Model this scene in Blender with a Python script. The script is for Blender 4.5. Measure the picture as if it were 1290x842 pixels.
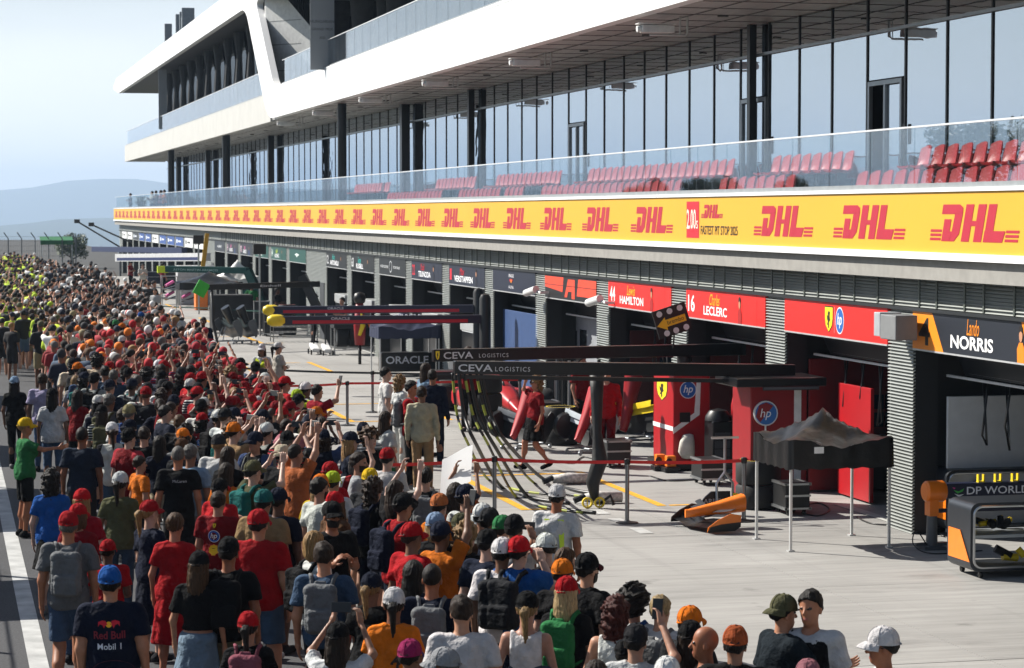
import bpy, bmesh, math, random
import numpy as np
from mathutils import Vector, Matrix
from mathutils.bvhtree import BVHTree
from mathutils.geometry import tessellate_polygon

random.seed(7); np.random.seed(7)
S = bpy.context.scene
for _o in list(bpy.data.objects):
    bpy.data.objects.remove(_o)
COL = S.collection

# ------------------------------------------------------------------ camera, sky, sun, exposure
PW, PH, FPX = 1290.0, 842.0, 3000.0            # photograph size and focal length in its pixels
HC = 4.7                                       # camera height
VPX, VPY = -75.0, 268.0                        # vanishing point of the building's long axis (+Y)
PITCH = math.atan((PH/2 - VPY)/FPX)
YAW = math.atan((PW/2 - VPX)*math.cos(PITCH)/FPX)
CAM_F = Vector((math.sin(YAW)*math.cos(PITCH), math.cos(YAW)*math.cos(PITCH), -math.sin(PITCH)))
CAM_R = Vector((math.cos(YAW), -math.sin(YAW), 0))
CAM_U = CAM_R.cross(CAM_F)
CAM_O = Vector((0, 0, HC))
cd = bpy.data.cameras.new('camera'); cam = bpy.data.objects.new('camera', cd); COL.objects.link(cam)
cd.sensor_width = 36; cd.lens = 36*FPX/PW
cd.clip_start = .5; cd.clip_end = 40000
cam.matrix_world = Matrix(((CAM_R.x, CAM_U.x, -CAM_F.x, 0), (CAM_R.y, CAM_U.y, -CAM_F.y, 0), (CAM_R.z, CAM_U.z, -CAM_F.z, HC), (0, 0, 0, 1)))
cd.dof.use_dof = True; cd.dof.focus_distance = 27; cd.dof.aperture_fstop = 7.1
S.camera = cam

SUN_DIR = Vector((-.76, .65, 0)).normalized()  # horizontal direction towards the sun
SUN_EL = math.radians(38)
w = bpy.data.worlds.new('World'); S.world = w; w.use_nodes = True
wn = w.node_tree.nodes; wl = w.node_tree.links
bg = wn['Background']
sky = wn.new('ShaderNodeTexSky'); sky.sky_type = 'NISHITA'; sky.sun_disc = False
sky.sun_elevation = SUN_EL
sky.sun_rotation = math.atan2(SUN_DIR.x, SUN_DIR.y)
sky.air_density = 1.0; sky.dust_density = 1.0; sky.ozone_density = 1.5
bg.inputs['Strength'].default_value = .05
# thin summer veil: pale haze thickening evenly towards the horizon, faint cirrus
_tc = wn.new('ShaderNodeTexCoord'); _sx = wn.new('ShaderNodeSeparateXYZ'); wl.new(_tc.outputs['Generated'], _sx.inputs['Vector'])
_mr = wn.new('ShaderNodeMapRange'); _mr.inputs['From Min'].default_value = 0; _mr.interpolation_type = 'SMOOTHSTEP'; _mr.inputs['From Max'].default_value = .17; _mr.inputs['To Min'].default_value = .85; _mr.inputs['To Max'].default_value = .0; wl.new(_sx.outputs['Z'], _mr.inputs['Value'])
_mp = wn.new('ShaderNodeMapping'); _mp.inputs['Scale'].default_value = (1.2, 1.2, 7); wl.new(_tc.outputs['Generated'], _mp.inputs['Vector'])
_nz = wn.new('ShaderNodeTexNoise'); _nz.inputs['Scale'].default_value = 3.2; _nz.inputs['Detail'].default_value = 6; wl.new(_mp.outputs['Vector'], _nz.inputs['Vector'])
_m2 = wn.new('ShaderNodeMapRange'); _m2.inputs['From Min'].default_value = .45; _m2.inputs['From Max'].default_value = .75; _m2.inputs['To Min'].default_value = 0; _m2.inputs['To Max'].default_value = .12; wl.new(_nz.outputs['Fac'], _m2.inputs['Value'])
_ad = wn.new('ShaderNodeMath'); _ad.operation = 'ADD'; _ad.use_clamp = True; wl.new(_mr.outputs['Result'], _ad.inputs[0]); wl.new(_m2.outputs['Result'], _ad.inputs[1])
_mx = wn.new('ShaderNodeMix'); _mx.data_type = 'RGBA'; wl.new(_ad.outputs[0], _mx.inputs['Factor']); wl.new(sky.outputs['Color'], _mx.inputs['A']); _mx.inputs['B'].default_value = (15.6, 16.0, 16.4, 1)
wl.new(_mx.outputs['Result'], bg.inputs['Color'])
sl = bpy.data.lights.new('sun', 'SUN'); sun = bpy.data.objects.new('sun', sl); COL.objects.link(sun)
sl.energy = 5.0; sl.angle = math.radians(.53); sl.color = (1.0, .95, .87)
_sd = Vector((SUN_DIR.x*math.cos(SUN_EL), SUN_DIR.y*math.cos(SUN_EL), math.sin(SUN_EL)))
sun.rotation_euler = (-_sd).to_track_quat('-Z', 'Y').to_euler()
sun.location = (0, 0, 60)
S.view_settings.view_transform = 'Standard'; S.view_settings.look = 'None'
S.view_settings.exposure = 0.82; S.view_settings.gamma = 1; S.view_settings.use_curve_mapping = False
S.cycles.use_denoising = True
S.cycles.max_bounces = 6; S.cycles.diffuse_bounces = 1; S.cycles.glossy_bounces = 4; S.cycles.transparent_max_bounces = 12
S.cycles.transmission_bounces = 4; S.cycles.volume_bounces = 0
S.cycles.sample_clamp_indirect = 6

# ------------------------------------------------------------------ pixel -> place helpers
def ray(px, py):
    return (CAM_F + CAM_R*((px - PW/2)/FPX) + CAM_U*((PH/2 - py)/FPX)).normalized()
def gp(px, py, h=0.0):
    d = ray(px, py); t = (h - HC)/d.z; return CAM_O + d*t
def fp(px, py, X):
    d = ray(px, py); t = X/d.x; return CAM_O + d*t
def yp(px, py, Y):
    d = ray(px, py); t = Y/d.y; return CAM_O + d*t
def depth(p): return (Vector(p) - CAM_O).dot(CAM_F)

# ------------------------------------------------------------------ materials
def srgb(h):
    if isinstance(h, (tuple, list)): return tuple(h)[:3]
    h = h.lstrip('#'); c = [int(h[i:i+2], 16)/255 for i in (0, 2, 4)]
    return tuple(x/12.92 if x <= .04045 else ((x + .055)/1.055)**2.4 for x in c)
MATS = {}
def nmat(name):
    m = bpy.data.materials.new(name); m.use_nodes = True
    return m, m.node_tree.nodes, m.node_tree.links, m.node_tree.nodes['Principled BSDF']
def flat(col, rough=.5, metal=0.0, noise=.12, scale=6.0, bump=0.0, spec=.5, coat=0.0):
    """plain painted surface with a little wear: colour varies with object-space noise"""
    c = srgb(col); key = (tuple(round(x, 4) for x in c), rough, metal, noise, scale, bump, spec, coat)
    if key in MATS: return MATS[key]
    m, n, l, b = nmat('paint')
    b.inputs['Roughness'].default_value = rough; b.inputs['Metallic'].default_value = metal
    b.inputs['Specular IOR Level'].default_value = spec; b.inputs['Coat Weight'].default_value = coat
    b.inputs['Base Color'].default_value = (*c, 1)
    if noise > 0:
        tc = n.new('ShaderNodeTexCoord'); nz = n.new('ShaderNodeTexNoise'); nz.inputs['Scale'].default_value = scale
        nz.inputs['Detail'].default_value = 5
        l.new(tc.outputs['Object'], nz.inputs['Vector'])
        mr = n.new('ShaderNodeMapRange'); mr.inputs['From Min'].default_value = .3; mr.inputs['From Max'].default_value = .7
        mr.inputs['To Min'].default_value = 1 - noise; mr.inputs['To Max'].default_value = 1 + noise*.6
        l.new(nz.outputs['Fac'], mr.inputs['Value'])
        mx = n.new('ShaderNodeMix'); mx.data_type = 'RGBA'; mx.blend_type = 'MULTIPLY'; mx.inputs['Factor'].default_value = 1
        mx.inputs['A'].default_value = (*c, 1); l.new(mr.outputs['Result'], mx.inputs['B']); l.new(mx.outputs['Result'], b.inputs['Base Color'])
        if bump > 0:
            bp = n.new('ShaderNodeBump'); bp.inputs['Strength'].default_value = bump; bp.inputs['Distance'].default_value = .02
            l.new(nz.outputs['Fac'], bp.inputs['Height']); l.new(bp.outputs['Normal'], b.inputs['Normal'])
    MATS[key] = m
    return m
def objcol(name, rough, scale, amt, bump=0.0, dist=.01, stretch=(1, 1, 1), sss=0.0, sheen=0.0, spec=.4, pattern=None):
    """material whose colour is the object's own colour (one material, many garments)"""
    m, n, l, b = nmat(name)
    oi = n.new('ShaderNodeObjectInfo'); tc = n.new('ShaderNodeTexCoord'); mp = n.new('ShaderNodeMapping')
    mp.inputs['Scale'].default_value = stretch
    l.new(tc.outputs['Object'], mp.inputs['Vector'])
    nz = n.new('ShaderNodeTexNoise'); nz.inputs['Scale'].default_value = scale; nz.inputs['Detail'].default_value = 4
    l.new(mp.outputs['Vector'], nz.inputs['Vector'])
    mr = n.new('ShaderNodeMapRange'); mr.inputs['From Min'].default_value = .3; mr.inputs['From Max'].default_value = .7
    mr.inputs['To Min'].default_value = 1 - amt; mr.inputs['To Max'].default_value = 1 + amt
    l.new(nz.outputs['Fac'], mr.inputs['Value'])
    mx = n.new('ShaderNodeMix'); mx.data_type = 'RGBA'; mx.blend_type = 'MULTIPLY'; mx.inputs['Factor'].default_value = 1
    l.new(oi.outputs['Color'], mx.inputs['A']); l.new(mr.outputs['Result'], mx.inputs['B'])
    last = mx.outputs['Result']
    if pattern:          # second colour of the garment: yoke and sleeves, stripes or an all-over print
        def math_(op, a, b_=None):
            q = n.new('ShaderNodeMath'); q.operation = op
            for i_, v_ in enumerate((a, b_)):
                if v_ is None: continue
                if isinstance(v_, (int, float)): q.inputs[i_].default_value = v_
                else: l.new(v_, q.inputs[i_])
            return q.outputs[0]
        sp = n.new('ShaderNodeSeparateXYZ'); l.new(tc.outputs['Object'], sp.inputs['Vector'])
        if pattern == 'yoke': fac = math_('GREATER_THAN', math_('ADD', math_('ABSOLUTE', sp.outputs['X']), math_('MULTIPLY', math_('SUBTRACT', sp.outputs['Z'], 1.2), .32)), .225)
        elif pattern == 'stripe': fac = math_('GREATER_THAN', math_('SINE', math_('MULTIPLY', sp.outputs['Z'], 150.0)), .35)
        else:
            vo = n.new('ShaderNodeTexNoise'); vo.inputs['Scale'].default_value = 17; vo.inputs['Detail'].default_value = 2; l.new(tc.outputs['Object'], vo.inputs['Vector']); fac = math_('GREATER_THAN', vo.outputs['Fac'], .56)
        cr = n.new('ShaderNodeValToRGB'); cr.color_ramp.interpolation = 'CONSTANT'; e_ = cr.color_ramp.elements; e_[0].color = (.5, .5, .48, 1); e_[1].position = .3; e_[1].color = (.012, .012, .014, 1)
        for p_, c_ in ((.6, (.30, .02, .03, 1)), (.8, (.03, .05, .12, 1))): q_ = e_.new(p_); q_.color = c_
        l.new(oi.outputs['Random'], cr.inputs['Fac'])
        m2 = n.new('ShaderNodeMix'); m2.data_type = 'RGBA'; l.new(fac, m2.inputs['Factor']); l.new(last, m2.inputs['A']); l.new(cr.outputs['Color'], m2.inputs['B']); last = m2.outputs['Result']
    l.new(last, b.inputs['Base Color'])
    b.inputs['Roughness'].default_value = rough; b.inputs['Specular IOR Level'].default_value = spec
    if sheen: b.inputs['Sheen Weight'].default_value = sheen
    if sss:
        b.inputs['Subsurface Weight'].default_value = sss; b.inputs['Subsurface Radius'].default_value = (.012, .005, .003)
    if bump:
        bp = n.new('ShaderNodeBump'); bp.inputs['Strength'].default_value = bump; bp.inputs['Distance'].default_value = dist
        l.new(nz.outputs['Fac'], bp.inputs['Height']); l.new(bp.outputs['Normal'], b.inputs['Normal'])
    return m
M_CLOTH = objcol('cloth', .9, 10, .17, 1.0, .055, sheen=0, spec=.12)
M_PAT = {k_: objcol('cloth_' + k_, .9, 10, .17, 1.0, .055, spec=.12, pattern=k_) for k_ in ('yoke', 'stripe', 'print')}
M_SKIN = objcol('skin', .5, 22, .12, .15, .004, spec=.3)
M_HAIR = objcol('hair', .6, 46, .5, .8, .012, stretch=(2.2, 2.2, .3), spec=.2)
M_EYE = flat('#1a1512', .2, noise=0); M_LIP = flat('#9c5a4c', .5, noise=0)

def fresnel_glass(name, tint, gain, cmax):
    m, n, l, b = nmat(name); n.remove(b); out = n['Material Output']
    tr = n.new('ShaderNodeBsdfTransparent'); tr.inputs['Color'].default_value = (*tint, 1)
    gl = n.new('ShaderNodeBsdfGlossy'); gl.inputs['Roughness'].default_value = 0; gl.inputs['Color'].default_value = (.95, .97, 1, 1)
    fr = n.new('ShaderNodeFresnel'); fr.inputs['IOR'].default_value = 1.5
    mu = n.new('ShaderNodeMath'); mu.operation = 'MULTIPLY'; mu.inputs[1].default_value = gain; l.new(fr.outputs['Fac'], mu.inputs[0])
    mi_ = n.new('ShaderNodeMath'); mi_.operation = 'MINIMUM'; mi_.inputs[1].default_value = cmax; l.new(mu.outputs[0], mi_.inputs[0])
    mx = n.new('ShaderNodeMixShader'); l.new(mi_.outputs[0], mx.inputs['Fac']); l.new(tr.outputs['BSDF'], mx.inputs[1]); l.new(gl.outputs['BSDF'], mx.inputs[2]); l.new(mx.outputs['Shader'], out.inputs['Surface'])
    return m
def glass(name, tint, refl_min, refl_max, rough=.0, alpha_tint=(1, 1, 1), blend=.5):
    m, n, l, b = nmat(name); n.remove(b)
    out = n['Material Output']
    tr = n.new('ShaderNodeBsdfTransparent'); tr.inputs['Color'].default_value = (*tint, 1)
    gl = n.new('ShaderNodeBsdfGlossy'); gl.inputs['Roughness'].default_value = rough; gl.inputs['Color'].default_value = (*alpha_tint, 1)
    lw = n.new('ShaderNodeLayerWeight'); lw.inputs['Blend'].default_value = blend
    mr = n.new('ShaderNodeMapRange'); mr.inputs['To Min'].default_value = refl_min; mr.inputs['To Max'].default_value = refl_max
    if name == 'lounge_glass':          # panes are never quite flat
        g = n.new('ShaderNodeNewGeometry'); nz = n.new('ShaderNodeTexNoise'); nz.inputs['Scale'].default_value = .9; nz.inputs['Detail'].default_value = 2; l.new(g.outputs['Position'], nz.inputs['Vector'])
        bp = n.new('ShaderNodeBump'); bp.inputs['Strength'].default_value = .25; bp.inputs['Distance'].default_value = .02; l.new(nz.outputs['Fac'], bp.inputs['Height']); l.new(bp.outputs['Normal'], gl.inputs['Normal'])
    l.new(lw.outputs['Facing'], mr.inputs['Value'])
    mx = n.new('ShaderNodeMixShader'); l.new(mr.outputs['Result'], mx.inputs['Fac'])
    l.new(tr.outputs['BSDF'], mx.inputs[1]); l.new(gl.outputs['BSDF'], mx.inputs[2]); l.new(mx.outputs['Shader'], out.inputs['Surface'])
    return m

# ------------------------------------------------------------------ mesh helpers
ORIG = {}
def link(o): COL.objects.link(o); return o
def thing(name, label, cat, loc=(0, 0, 0), group=None):
    o = bpy.data.objects.new(name, None); link(o); o.empty_display_size = .2
    o.location = loc; ORIG[o.name] = Vector(loc)
    o['label'] = label; o['category'] = cat
    if group: o['group'] = group
    return o
def tag(o, label, cat, group=None):
    o['label'] = label; o['category'] = cat
    if group: o['group'] = group
    return o
def struct(o): o['kind'] = 'structure'; return o
def stuff(o): o['kind'] = 'stuff'; return o
def rotm(rz=0, rx=0, ry=0):
    return Matrix.Rotation(rz, 3, 'Z') @ Matrix.Rotation(ry, 3, 'Y') @ Matrix.Rotation(rx, 3, 'X')
class MB:
    def __init__(s): s.v = []; s.f = []; s.m = []
    def add(s, vs, fs, mi=0):
        k = len(s.v); s.v += [tuple(p) for p in vs]; s.f += [tuple(i + k for i in f) for f in fs]; s.m += [mi]*len(fs); return s
    def box(s, c, d, r=None, mi=0):
        c = Vector(c); vs = []
        for i in range(8):
            q = Vector(((i & 1) - .5, ((i >> 1) & 1) - .5, ((i >> 2) & 1) - .5)); q = Vector((q.x*d[0], q.y*d[1], q.z*d[2]))
            vs.append(c + (r @ q if r else q))
        return s.add(vs, [(0, 2, 3, 1), (4, 5, 7, 6), (0, 1, 5, 4), (2, 6, 7, 3), (0, 4, 6, 2), (1, 3, 7, 5)], mi)
    def bx(s, x0, x1, y0, y1, z0, z1, mi=0):
        return s.box(((x0+x1)/2, (y0+y1)/2, (z0+z1)/2), (abs(x1-x0), abs(y1-y0), abs(z1-z0)), None, mi)
    def cyl(s, a, b, r0, r1=None, n=12, mi=0, cap=True):
        a = Vector(a); b = Vector(b); r1 = r0 if r1 is None else r1
        d = (b - a).normalized(); u = d.orthogonal().normalized(); w_ = d.cross(u)
        vs = []
        for p, r in ((a, r0), (b, r1)):
            for i in range(n):
                t = 2*math.pi*i/n; vs.append(p + (u*math.cos(t) + w_*math.sin(t))*r)
        fs = [(i, (i+1) % n, n + (i+1) % n, n + i) for i in range(n)]
        if cap: fs += [tuple(range(n-1, -1, -1)), tuple(range(n, 2*n))]
        return s.add(vs, fs, mi)
    def tube(s, path, r, n=8, mi=0, flat_=None):
        P = [Vector(p) for p in path]; k = len(P); vs = []; up = None
        for i, p in enumerate(P):
            d = (P[min(i+1, k-1)] - P[max(i-1, 0)]).normalized()
            if up is None: up = d.orthogonal().normalized()
            u = (up - d*up.dot(d)).normalized(); up = u; w_ = d.cross(u)
            rr = r[i] if isinstance(r, (list, tuple)) else r
            for j in range(n):
                t = 2*math.pi*j/n; vs.append(p + u*math.cos(t)*rr + w_*math.sin(t)*rr*(flat_ or 1))
        fs = [(i*n + j, i*n + (j+1) % n, (i+1)*n + (j+1) % n, (i+1)*n + j) for i in range(k-1) for j in range(n)]
        fs += [tuple(range(n-1, -1, -1)), tuple(range((k-1)*n, k*n))]
        return s.add(vs, fs, mi)
    def lathe(s, c, prof, n=16, mi=0, axis='Z'):
        c = Vector(c); vs = []
        for r, z in prof:
            for j in range(n):
                t = 2*math.pi*j/n; q = (r*math.cos(t), r*math.sin(t), z)
                if axis == 'X': q = (q[2], q[0], q[1])
                if axis == 'Y': q = (q[0], q[2], q[1])
                vs.append(c + Vector(q))
        fs = [(i*n + j, i*n + (j+1) % n, (i+1)*n + (j+1) % n, (i+1)*n + j) for i in range(len(prof)-1) for j in range(n)]
        return s.add(vs, fs, mi)
    def prism(s, poly, fn, t0, t1, mi=0):
        """poly: 2D outline, fn(u,v,t)->point; side walls plus two caps"""
        n = len(poly); vs = [fn(u, v, t0) for u, v in poly] + [fn(u, v, t1) for u, v in poly]
        fs = [(i, (i+1) % n, n + (i+1) % n, n + i) for i in range(n)]
        tri = tessellate_polygon([[Vector((u, v, 0)) for u, v in poly]])
        fs += [tuple(t) for t in tri] + [tuple(n + i for i in reversed(t)) for t in tri]
        return s.add(vs, fs, mi)
    def build(s, name, mats, parent=None, smooth=False, bevel=0.0, world=True, fix=True):
        me = bpy.data.meshes.new(name)
        off = Vector((0, 0, 0))
        if parent is not None and world:
            p = parent
            while p.parent: p = p.parent
            off = ORIG.get(p.name, Vector((0, 0, 0)))
        me.from_pydata([tuple(Vector(q) - off) for q in s.v], [], s.f)
        if not isinstance(mats, (list, tuple)): mats = [mats]
        for m_ in mats: me.materials.append(m_)
        me.polygons.foreach_set('material_index', s.m)
        bm = bmesh.new(); bm.from_mesh(me)
        if fix: bmesh.ops.recalc_face_normals(bm, faces=bm.faces)
        if bevel:
            es = [e for e in bm.edges if len(e.link_faces) == 2 and e.calc_face_angle(0) > .6]
            bmesh.ops.bevel(bm, geom=es, offset=bevel, segments=2, profile=.5, affect='EDGES', clamp_overlap=True)
        bm.to_mesh(me); bm.free()
        if smooth:
            me.polygons.foreach_set('use_smooth', [True]*len(me.polygons))
            if smooth != 2: me.set_sharp_from_angle(angle=math.radians(40))
        o = bpy.data.objects.new(name, me); link(o)
        if parent is not None: o.parent = parent
        return o
def inst(o, parent, name=None):
    c = o.copy(); COL.objects.link(c); c.parent = parent; return c
def copy_tree(o, parent=None):
    c = o.copy(); COL.objects.link(c); c.parent = parent
    for ch in list(o.children): copy_tree(ch, c)
    return c
# ---- flat print: polygons in (u,v) laid on a surface
FONT = {}
def text_polys(txt, size=1.0, bold=0.0, shear=0.0, squeeze=1.0, spacing=1.0):
    key = (txt, bold, shear, spacing)
    if key not in FONT:
        cu = bpy.data.curves.new('t', 'FONT'); cu.body = txt; cu.offset = bold; cu.shear = shear; cu.space_character = spacing
        cu.resolution_u = 3; cu.fill_mode = 'FRONT'
        o = bpy.data.objects.new('t', cu); COL.objects.link(o)
        dg = bpy.context.evaluated_depsgraph_get(); dg.update()
        me = o.evaluated_get(dg).to_mesh()
        vs = [(v.co.x, v.co.y) for v in me.vertices]; fs = [tuple(p.vertices) for p in me.polygons]
        o.evaluated_get(dg).to_mesh_clear()
        bpy.data.objects.remove(o); bpy.data.curves.remove(cu)
        xs = [v[0] for v in vs] or [0]; 
        FONT[key] = ([(x - min(xs), y) for x, y in vs], fs, max(xs) - min(xs))
    vs, fs, wd = FONT[key]
    return [(x*size*squeeze, y*size) for x, y in vs], fs, wd*size*squeeze
class Decal:
    """layers of flat print; each layer sits a little proud of the one below"""
    def __init__(s): s.L = []
    def poly(s, pts, col, lay=1):
        tri = tessellate_polygon([[Vector((u, v, 0)) for u, v in pts]]); s.L.append((list(pts), [tuple(t) for t in tri], col, lay)); return s
    def rect(s, u0, v0, u1, v1, col, lay=1): return s.poly([(u0, v0), (u1, v0), (u1, v1), (u0, v1)], col, lay)
    def disc(s, u, v, ru, rv, col, lay=1, n=20): return s.poly([(u + ru*math.cos(2*math.pi*i/n), v + rv*math.sin(2*math.pi*i/n)) for i in range(n)], col, lay)
    def text(s, txt, u, v, size, col, lay=1, bold=0.0, shear=0.0, squeeze=1.0, center=False, width=None, spacing=1.0):
        vs, fs, wd = text_polys(txt, size, bold, shear, squeeze, spacing)
        k = 1.0 if not width else width/max(wd, 1e-6)
        if center: u = u - wd*k/2
        s.L.append(([(x*k + u, y + v) for x, y in vs], fs, col, lay)); return s
    def build(s, name, parent, fn, rough=.5, step=.0025, world=True):
        """fn(u, v, offset) -> point"""
        mb = MB(); cols = []
        for vs, fs, col, lay in s.L:
            if col not in cols: cols.append(col)
            mb.add([fn(u, v, lay*step) for u, v in vs], fs, cols.index(col))
        return mb.build(name, [flat(c, rough, noise=.04) for c in cols], parent, world=world, fix=False)
def shield(d, u, v, wd, ht, lay=1, col='#f2d21b'):
    pts = [(-.5, .5), (.5, .5), (.5, .05), (.38, -.25), (0, -.5), (-.38, -.25), (-.5, .05)]
    d.poly([(u + a*wd*1.12, v + b*ht*1.1) for a, b in pts], '#111111', lay); d.poly([(u + a*wd, v + b*ht) for a, b in pts], col, lay+1)
    h = [(-.05, -.38), (.06, -.3), (.02, -.12), (.2, -.02), (.12, .12), (.16, .3), (.02, .36), (-.12, .26), (-.06, .12), (-.24, .2), (-.2, .02), (-.1, -.08), (-.2, -.22), (-.06, -.22)]
    d.poly([(u + a*wd, v + b*ht) for a, b in h], '#16130c', lay+2); return d
def hp_logo(d, u, v, ru, rv=None, lay=1):
    rv = rv or ru
    d.disc(u, v, ru*1.1, rv*1.1, '#e8eaec', lay); d.disc(u, v, ru, rv, '#1f5fb0', lay+1)
    d.text('hp', u, v - rv*.32, rv*1.35, '#eef2f6', lay+2, bold=.01, shear=.25, center=True, width=ru*1.25); return d
def shell_logo(d, u, v, r, lay=1):
    pts = []
    for i in range(13):
        t = math.pi*(1.12 - i*1.24/12); k = 1 + .06*math.cos(i*math.pi)
        pts.append((u + r*k*math.cos(t), v + r*k*math.sin(t)))
    pts += [(u + r*.45, v - r*.75), (u + r*.35, v - r), (u - r*.35, v - r), (u - r*.45, v - r*.75)]
    d.poly([(u + (a-u)*1.15, v + (b-v)*1.15) for a, b in pts], '#c8321e', lay); d.poly(pts, '#f0c419', lay+1); return d
# ------------------------------------------------------------------ the setting: ground
def pos_noise_mat(name, c0, c1, scale, stretch, rough, bump=.2, c2=None, fine=None, spec=.3):
    m, n, l, b = nmat(name)
    g = n.new('ShaderNodeNewGeometry'); mp = n.new('ShaderNodeMapping'); mp.inputs['Scale'].default_value = stretch
    l.new(g.outputs['Position'], mp.inputs['Vector'])
    nz = n.new('ShaderNodeTexNoise'); nz.inputs['Scale'].default_value = scale; nz.inputs['Detail'].default_value = 8; nz.inputs['Roughness'].default_value = .65
    l.new(mp.outputs['Vector'], nz.inputs['Vector'])
    cr = n.new('ShaderNodeValToRGB'); e = cr.color_ramp.elements
    e[0].position = .32; e[0].color = (*c0, 1); e[1].position = .68; e[1].color = (*c1, 1)
    l.new(nz.outputs['Fac'], cr.inputs['Fac'])
    nz2 = n.new('ShaderNodeTexNoise'); nz2.inputs['Scale'].default_value = .35; nz2.inputs['Detail'].default_value = 6
    l.new(g.outputs['Position'], nz2.inputs['Vector'])
    mr = n.new('ShaderNodeMapRange'); mr.inputs['From Min'].default_value = .35; mr.inputs['From Max'].default_value = .65; mr.inputs['To Min'].default_value = .86; mr.inputs['To Max'].default_value = 1.08
    l.new(nz2.outputs['Fac'], mr.inputs['Value'])
    mx = n.new('ShaderNodeMix'); mx.data_type = 'RGBA'; mx.blend_type = 'MULTIPLY'; mx.inputs['Factor'].default_value = 1
    l.new(cr.outputs['Color'], mx.inputs['A']); l.new(mr.outputs['Result'], mx.inputs['B'])
    last = mx.outputs['Result']
    if fine:      # rubber smears and spots
        mp3 = n.new('ShaderNodeMapping'); mp3.inputs['Scale'].default_value = fine; l.new(g.outputs['Position'], mp3.inputs['Vector'])
        nz3 = n.new('ShaderNodeTexNoise'); nz3.inputs['Scale'].default_value = 1; nz3.inputs['Detail'].default_value = 6; nz3.inputs['Roughness'].default_value = .7
        l.new(mp3.outputs['Vector'], nz3.inputs['Vector'])
        mr3 = n.new('ShaderNodeMapRange'); mr3.inputs['From Min'].default_value = .56; mr3.inputs['From Max'].default_value = .74; mr3.inputs['To Min'].default_value = 1; mr3.inputs['To Max'].default_value = .62
        l.new(nz3.outputs['Fac'], mr3.inputs['Value'])
        mx3 = n.new('ShaderNodeMix'); mx3.data_type = 'RGBA'; mx3.blend_type = 'MULTIPLY'; mx3.inputs['Factor'].default_value = 1
        l.new(last, mx3.inputs['A']); l.new(mr3.outputs['Result'], mx3.inputs['B']); last = mx3.outputs['Result']
    if name == 'brushed_concrete':      # tyre tracks along the lane, oil spots
        for sc_, lo_, hi_, dk in (((2.2, .035, 1), .57, .70, .78), ((1.3, 1.3, 1), .66, .72, .70)):
            mp4 = n.new('ShaderNodeMapping'); mp4.inputs['Scale'].default_value = sc_; l.new(g.outputs['Position'], mp4.inputs['Vector'])
            nz4 = n.new('ShaderNodeTexNoise'); nz4.inputs['Scale'].default_value = 1; nz4.inputs['Detail'].default_value = 5; l.new(mp4.outputs['Vector'], nz4.inputs['Vector'])
            mr4 = n.new('ShaderNodeMapRange'); mr4.inputs['From Min'].default_value = lo_; mr4.inputs['From Max'].default_value = hi_; mr4.inputs['To Min'].default_value = 1; mr4.inputs['To Max'].default_value = dk; l.new(nz4.outputs['Fac'], mr4.inputs['Value'])
            mx4 = n.new('ShaderNodeMix'); mx4.data_type = 'RGBA'; mx4.blend_type = 'MULTIPLY'; mx4.inputs['Factor'].default_value = 1; l.new(last, mx4.inputs['A']); l.new(mr4.outputs['Result'], mx4.inputs['B']); last = mx4.outputs['Result']
    l.new(last, b.inputs['Base Color'])
    b.inputs['Roughness'].default_value = rough; b.inputs['Specular IOR Level'].default_value = spec
    bp = n.new('ShaderNodeBump'); bp.inputs['Strength'].default_value = bump; bp.inputs['Distance'].default_value = .01
    l.new(nz.outputs['Fac'], bp.inputs['Height']); l.new(bp.outputs['Normal'], b.inputs['Normal'])
    return m
M_CONC = pos_noise_mat('brushed_concrete', (.265, .260, .248), (.36, .354, .338), 1.0, (.4, 6, 1), .75, .3, fine=(.35, 1.5, 1))
M_ASPH = pos_noise_mat('asphalt', (.040, .041, .044), (.085, .086, .090), 40, (1, 1, 1), .85, .3, fine=(.6, .25, 1))
M_GROUND = pos_noise_mat('dry_grass', (.06, .075, .03), (.13, .12, .05), .6, (1, 1, 1), .9)
M_WHITE_LINE = flat('#b2b3b1', .7, noise=.3, scale=3); M_YELLOW_LINE = flat('#dba21c', .7, noise=.25, scale=9)
M_HILL = pos_noise_mat('wooded_hill', (.018, .03, .018), (.05, .07, .035), .004, (1, 1, 1), .95, 0)

# the track lies on a rise: beyond its end the land drops into a wide valley
gy = [(-3000, -.08), (255, -.08), (330, -5), (480, -22), (900, -70), (1600, -88), (12000, -92)]
mb = MB(); mb.add([(x, y, z) for y, z in gy for x in (-9000, 9000)], [(2*i, 2*i+1, 2*i+3, 2*i+2) for i in range(len(gy)-1)])
struct(mb.build('ground', M_GROUND))
X_AP, Y_NEAR, Y_FAR = 4.2, 8.0, 230.0
mb = MB(); mb.bx(-9, X_AP, -20, 420, -.06, -.004)
lane = struct(mb.build('pit_lane', M_ASPH))
mb = MB(); mb.add([(.84, 5, 0), (1.04, 5, 0), (1.04, 300, 0), (.84, 300, 0)], [(0, 1, 2, 3)]); mb.build('painted_line', M_WHITE_LINE, lane)
mb = MB(); mb.bx(X_AP, 20.4, -20, 420, -.06, -.02)
apron = struct(mb.build('pit_apron', flat('#3a3936', .9)))
SLX, SLY = (20.4 - X_AP)/5, 5.0
mb = MB(); mb.bx(0, SLX - .012, 0, SLY - .012, -.045, -.003)
sl0 = mb.build('concrete_slab', M_CONC, None); first = True
for j in range(int((180 - Y_NEAR)/SLY)):
    for i in range(5):
        o = sl0 if first else sl0.copy()
        if not first: COL.objects.link(o)
        first = False; o.parent = apron; o.location = (X_AP + i*SLX + .006, Y_NEAR + j*SLY + .006, random.uniform(-.002, .002))
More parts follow.
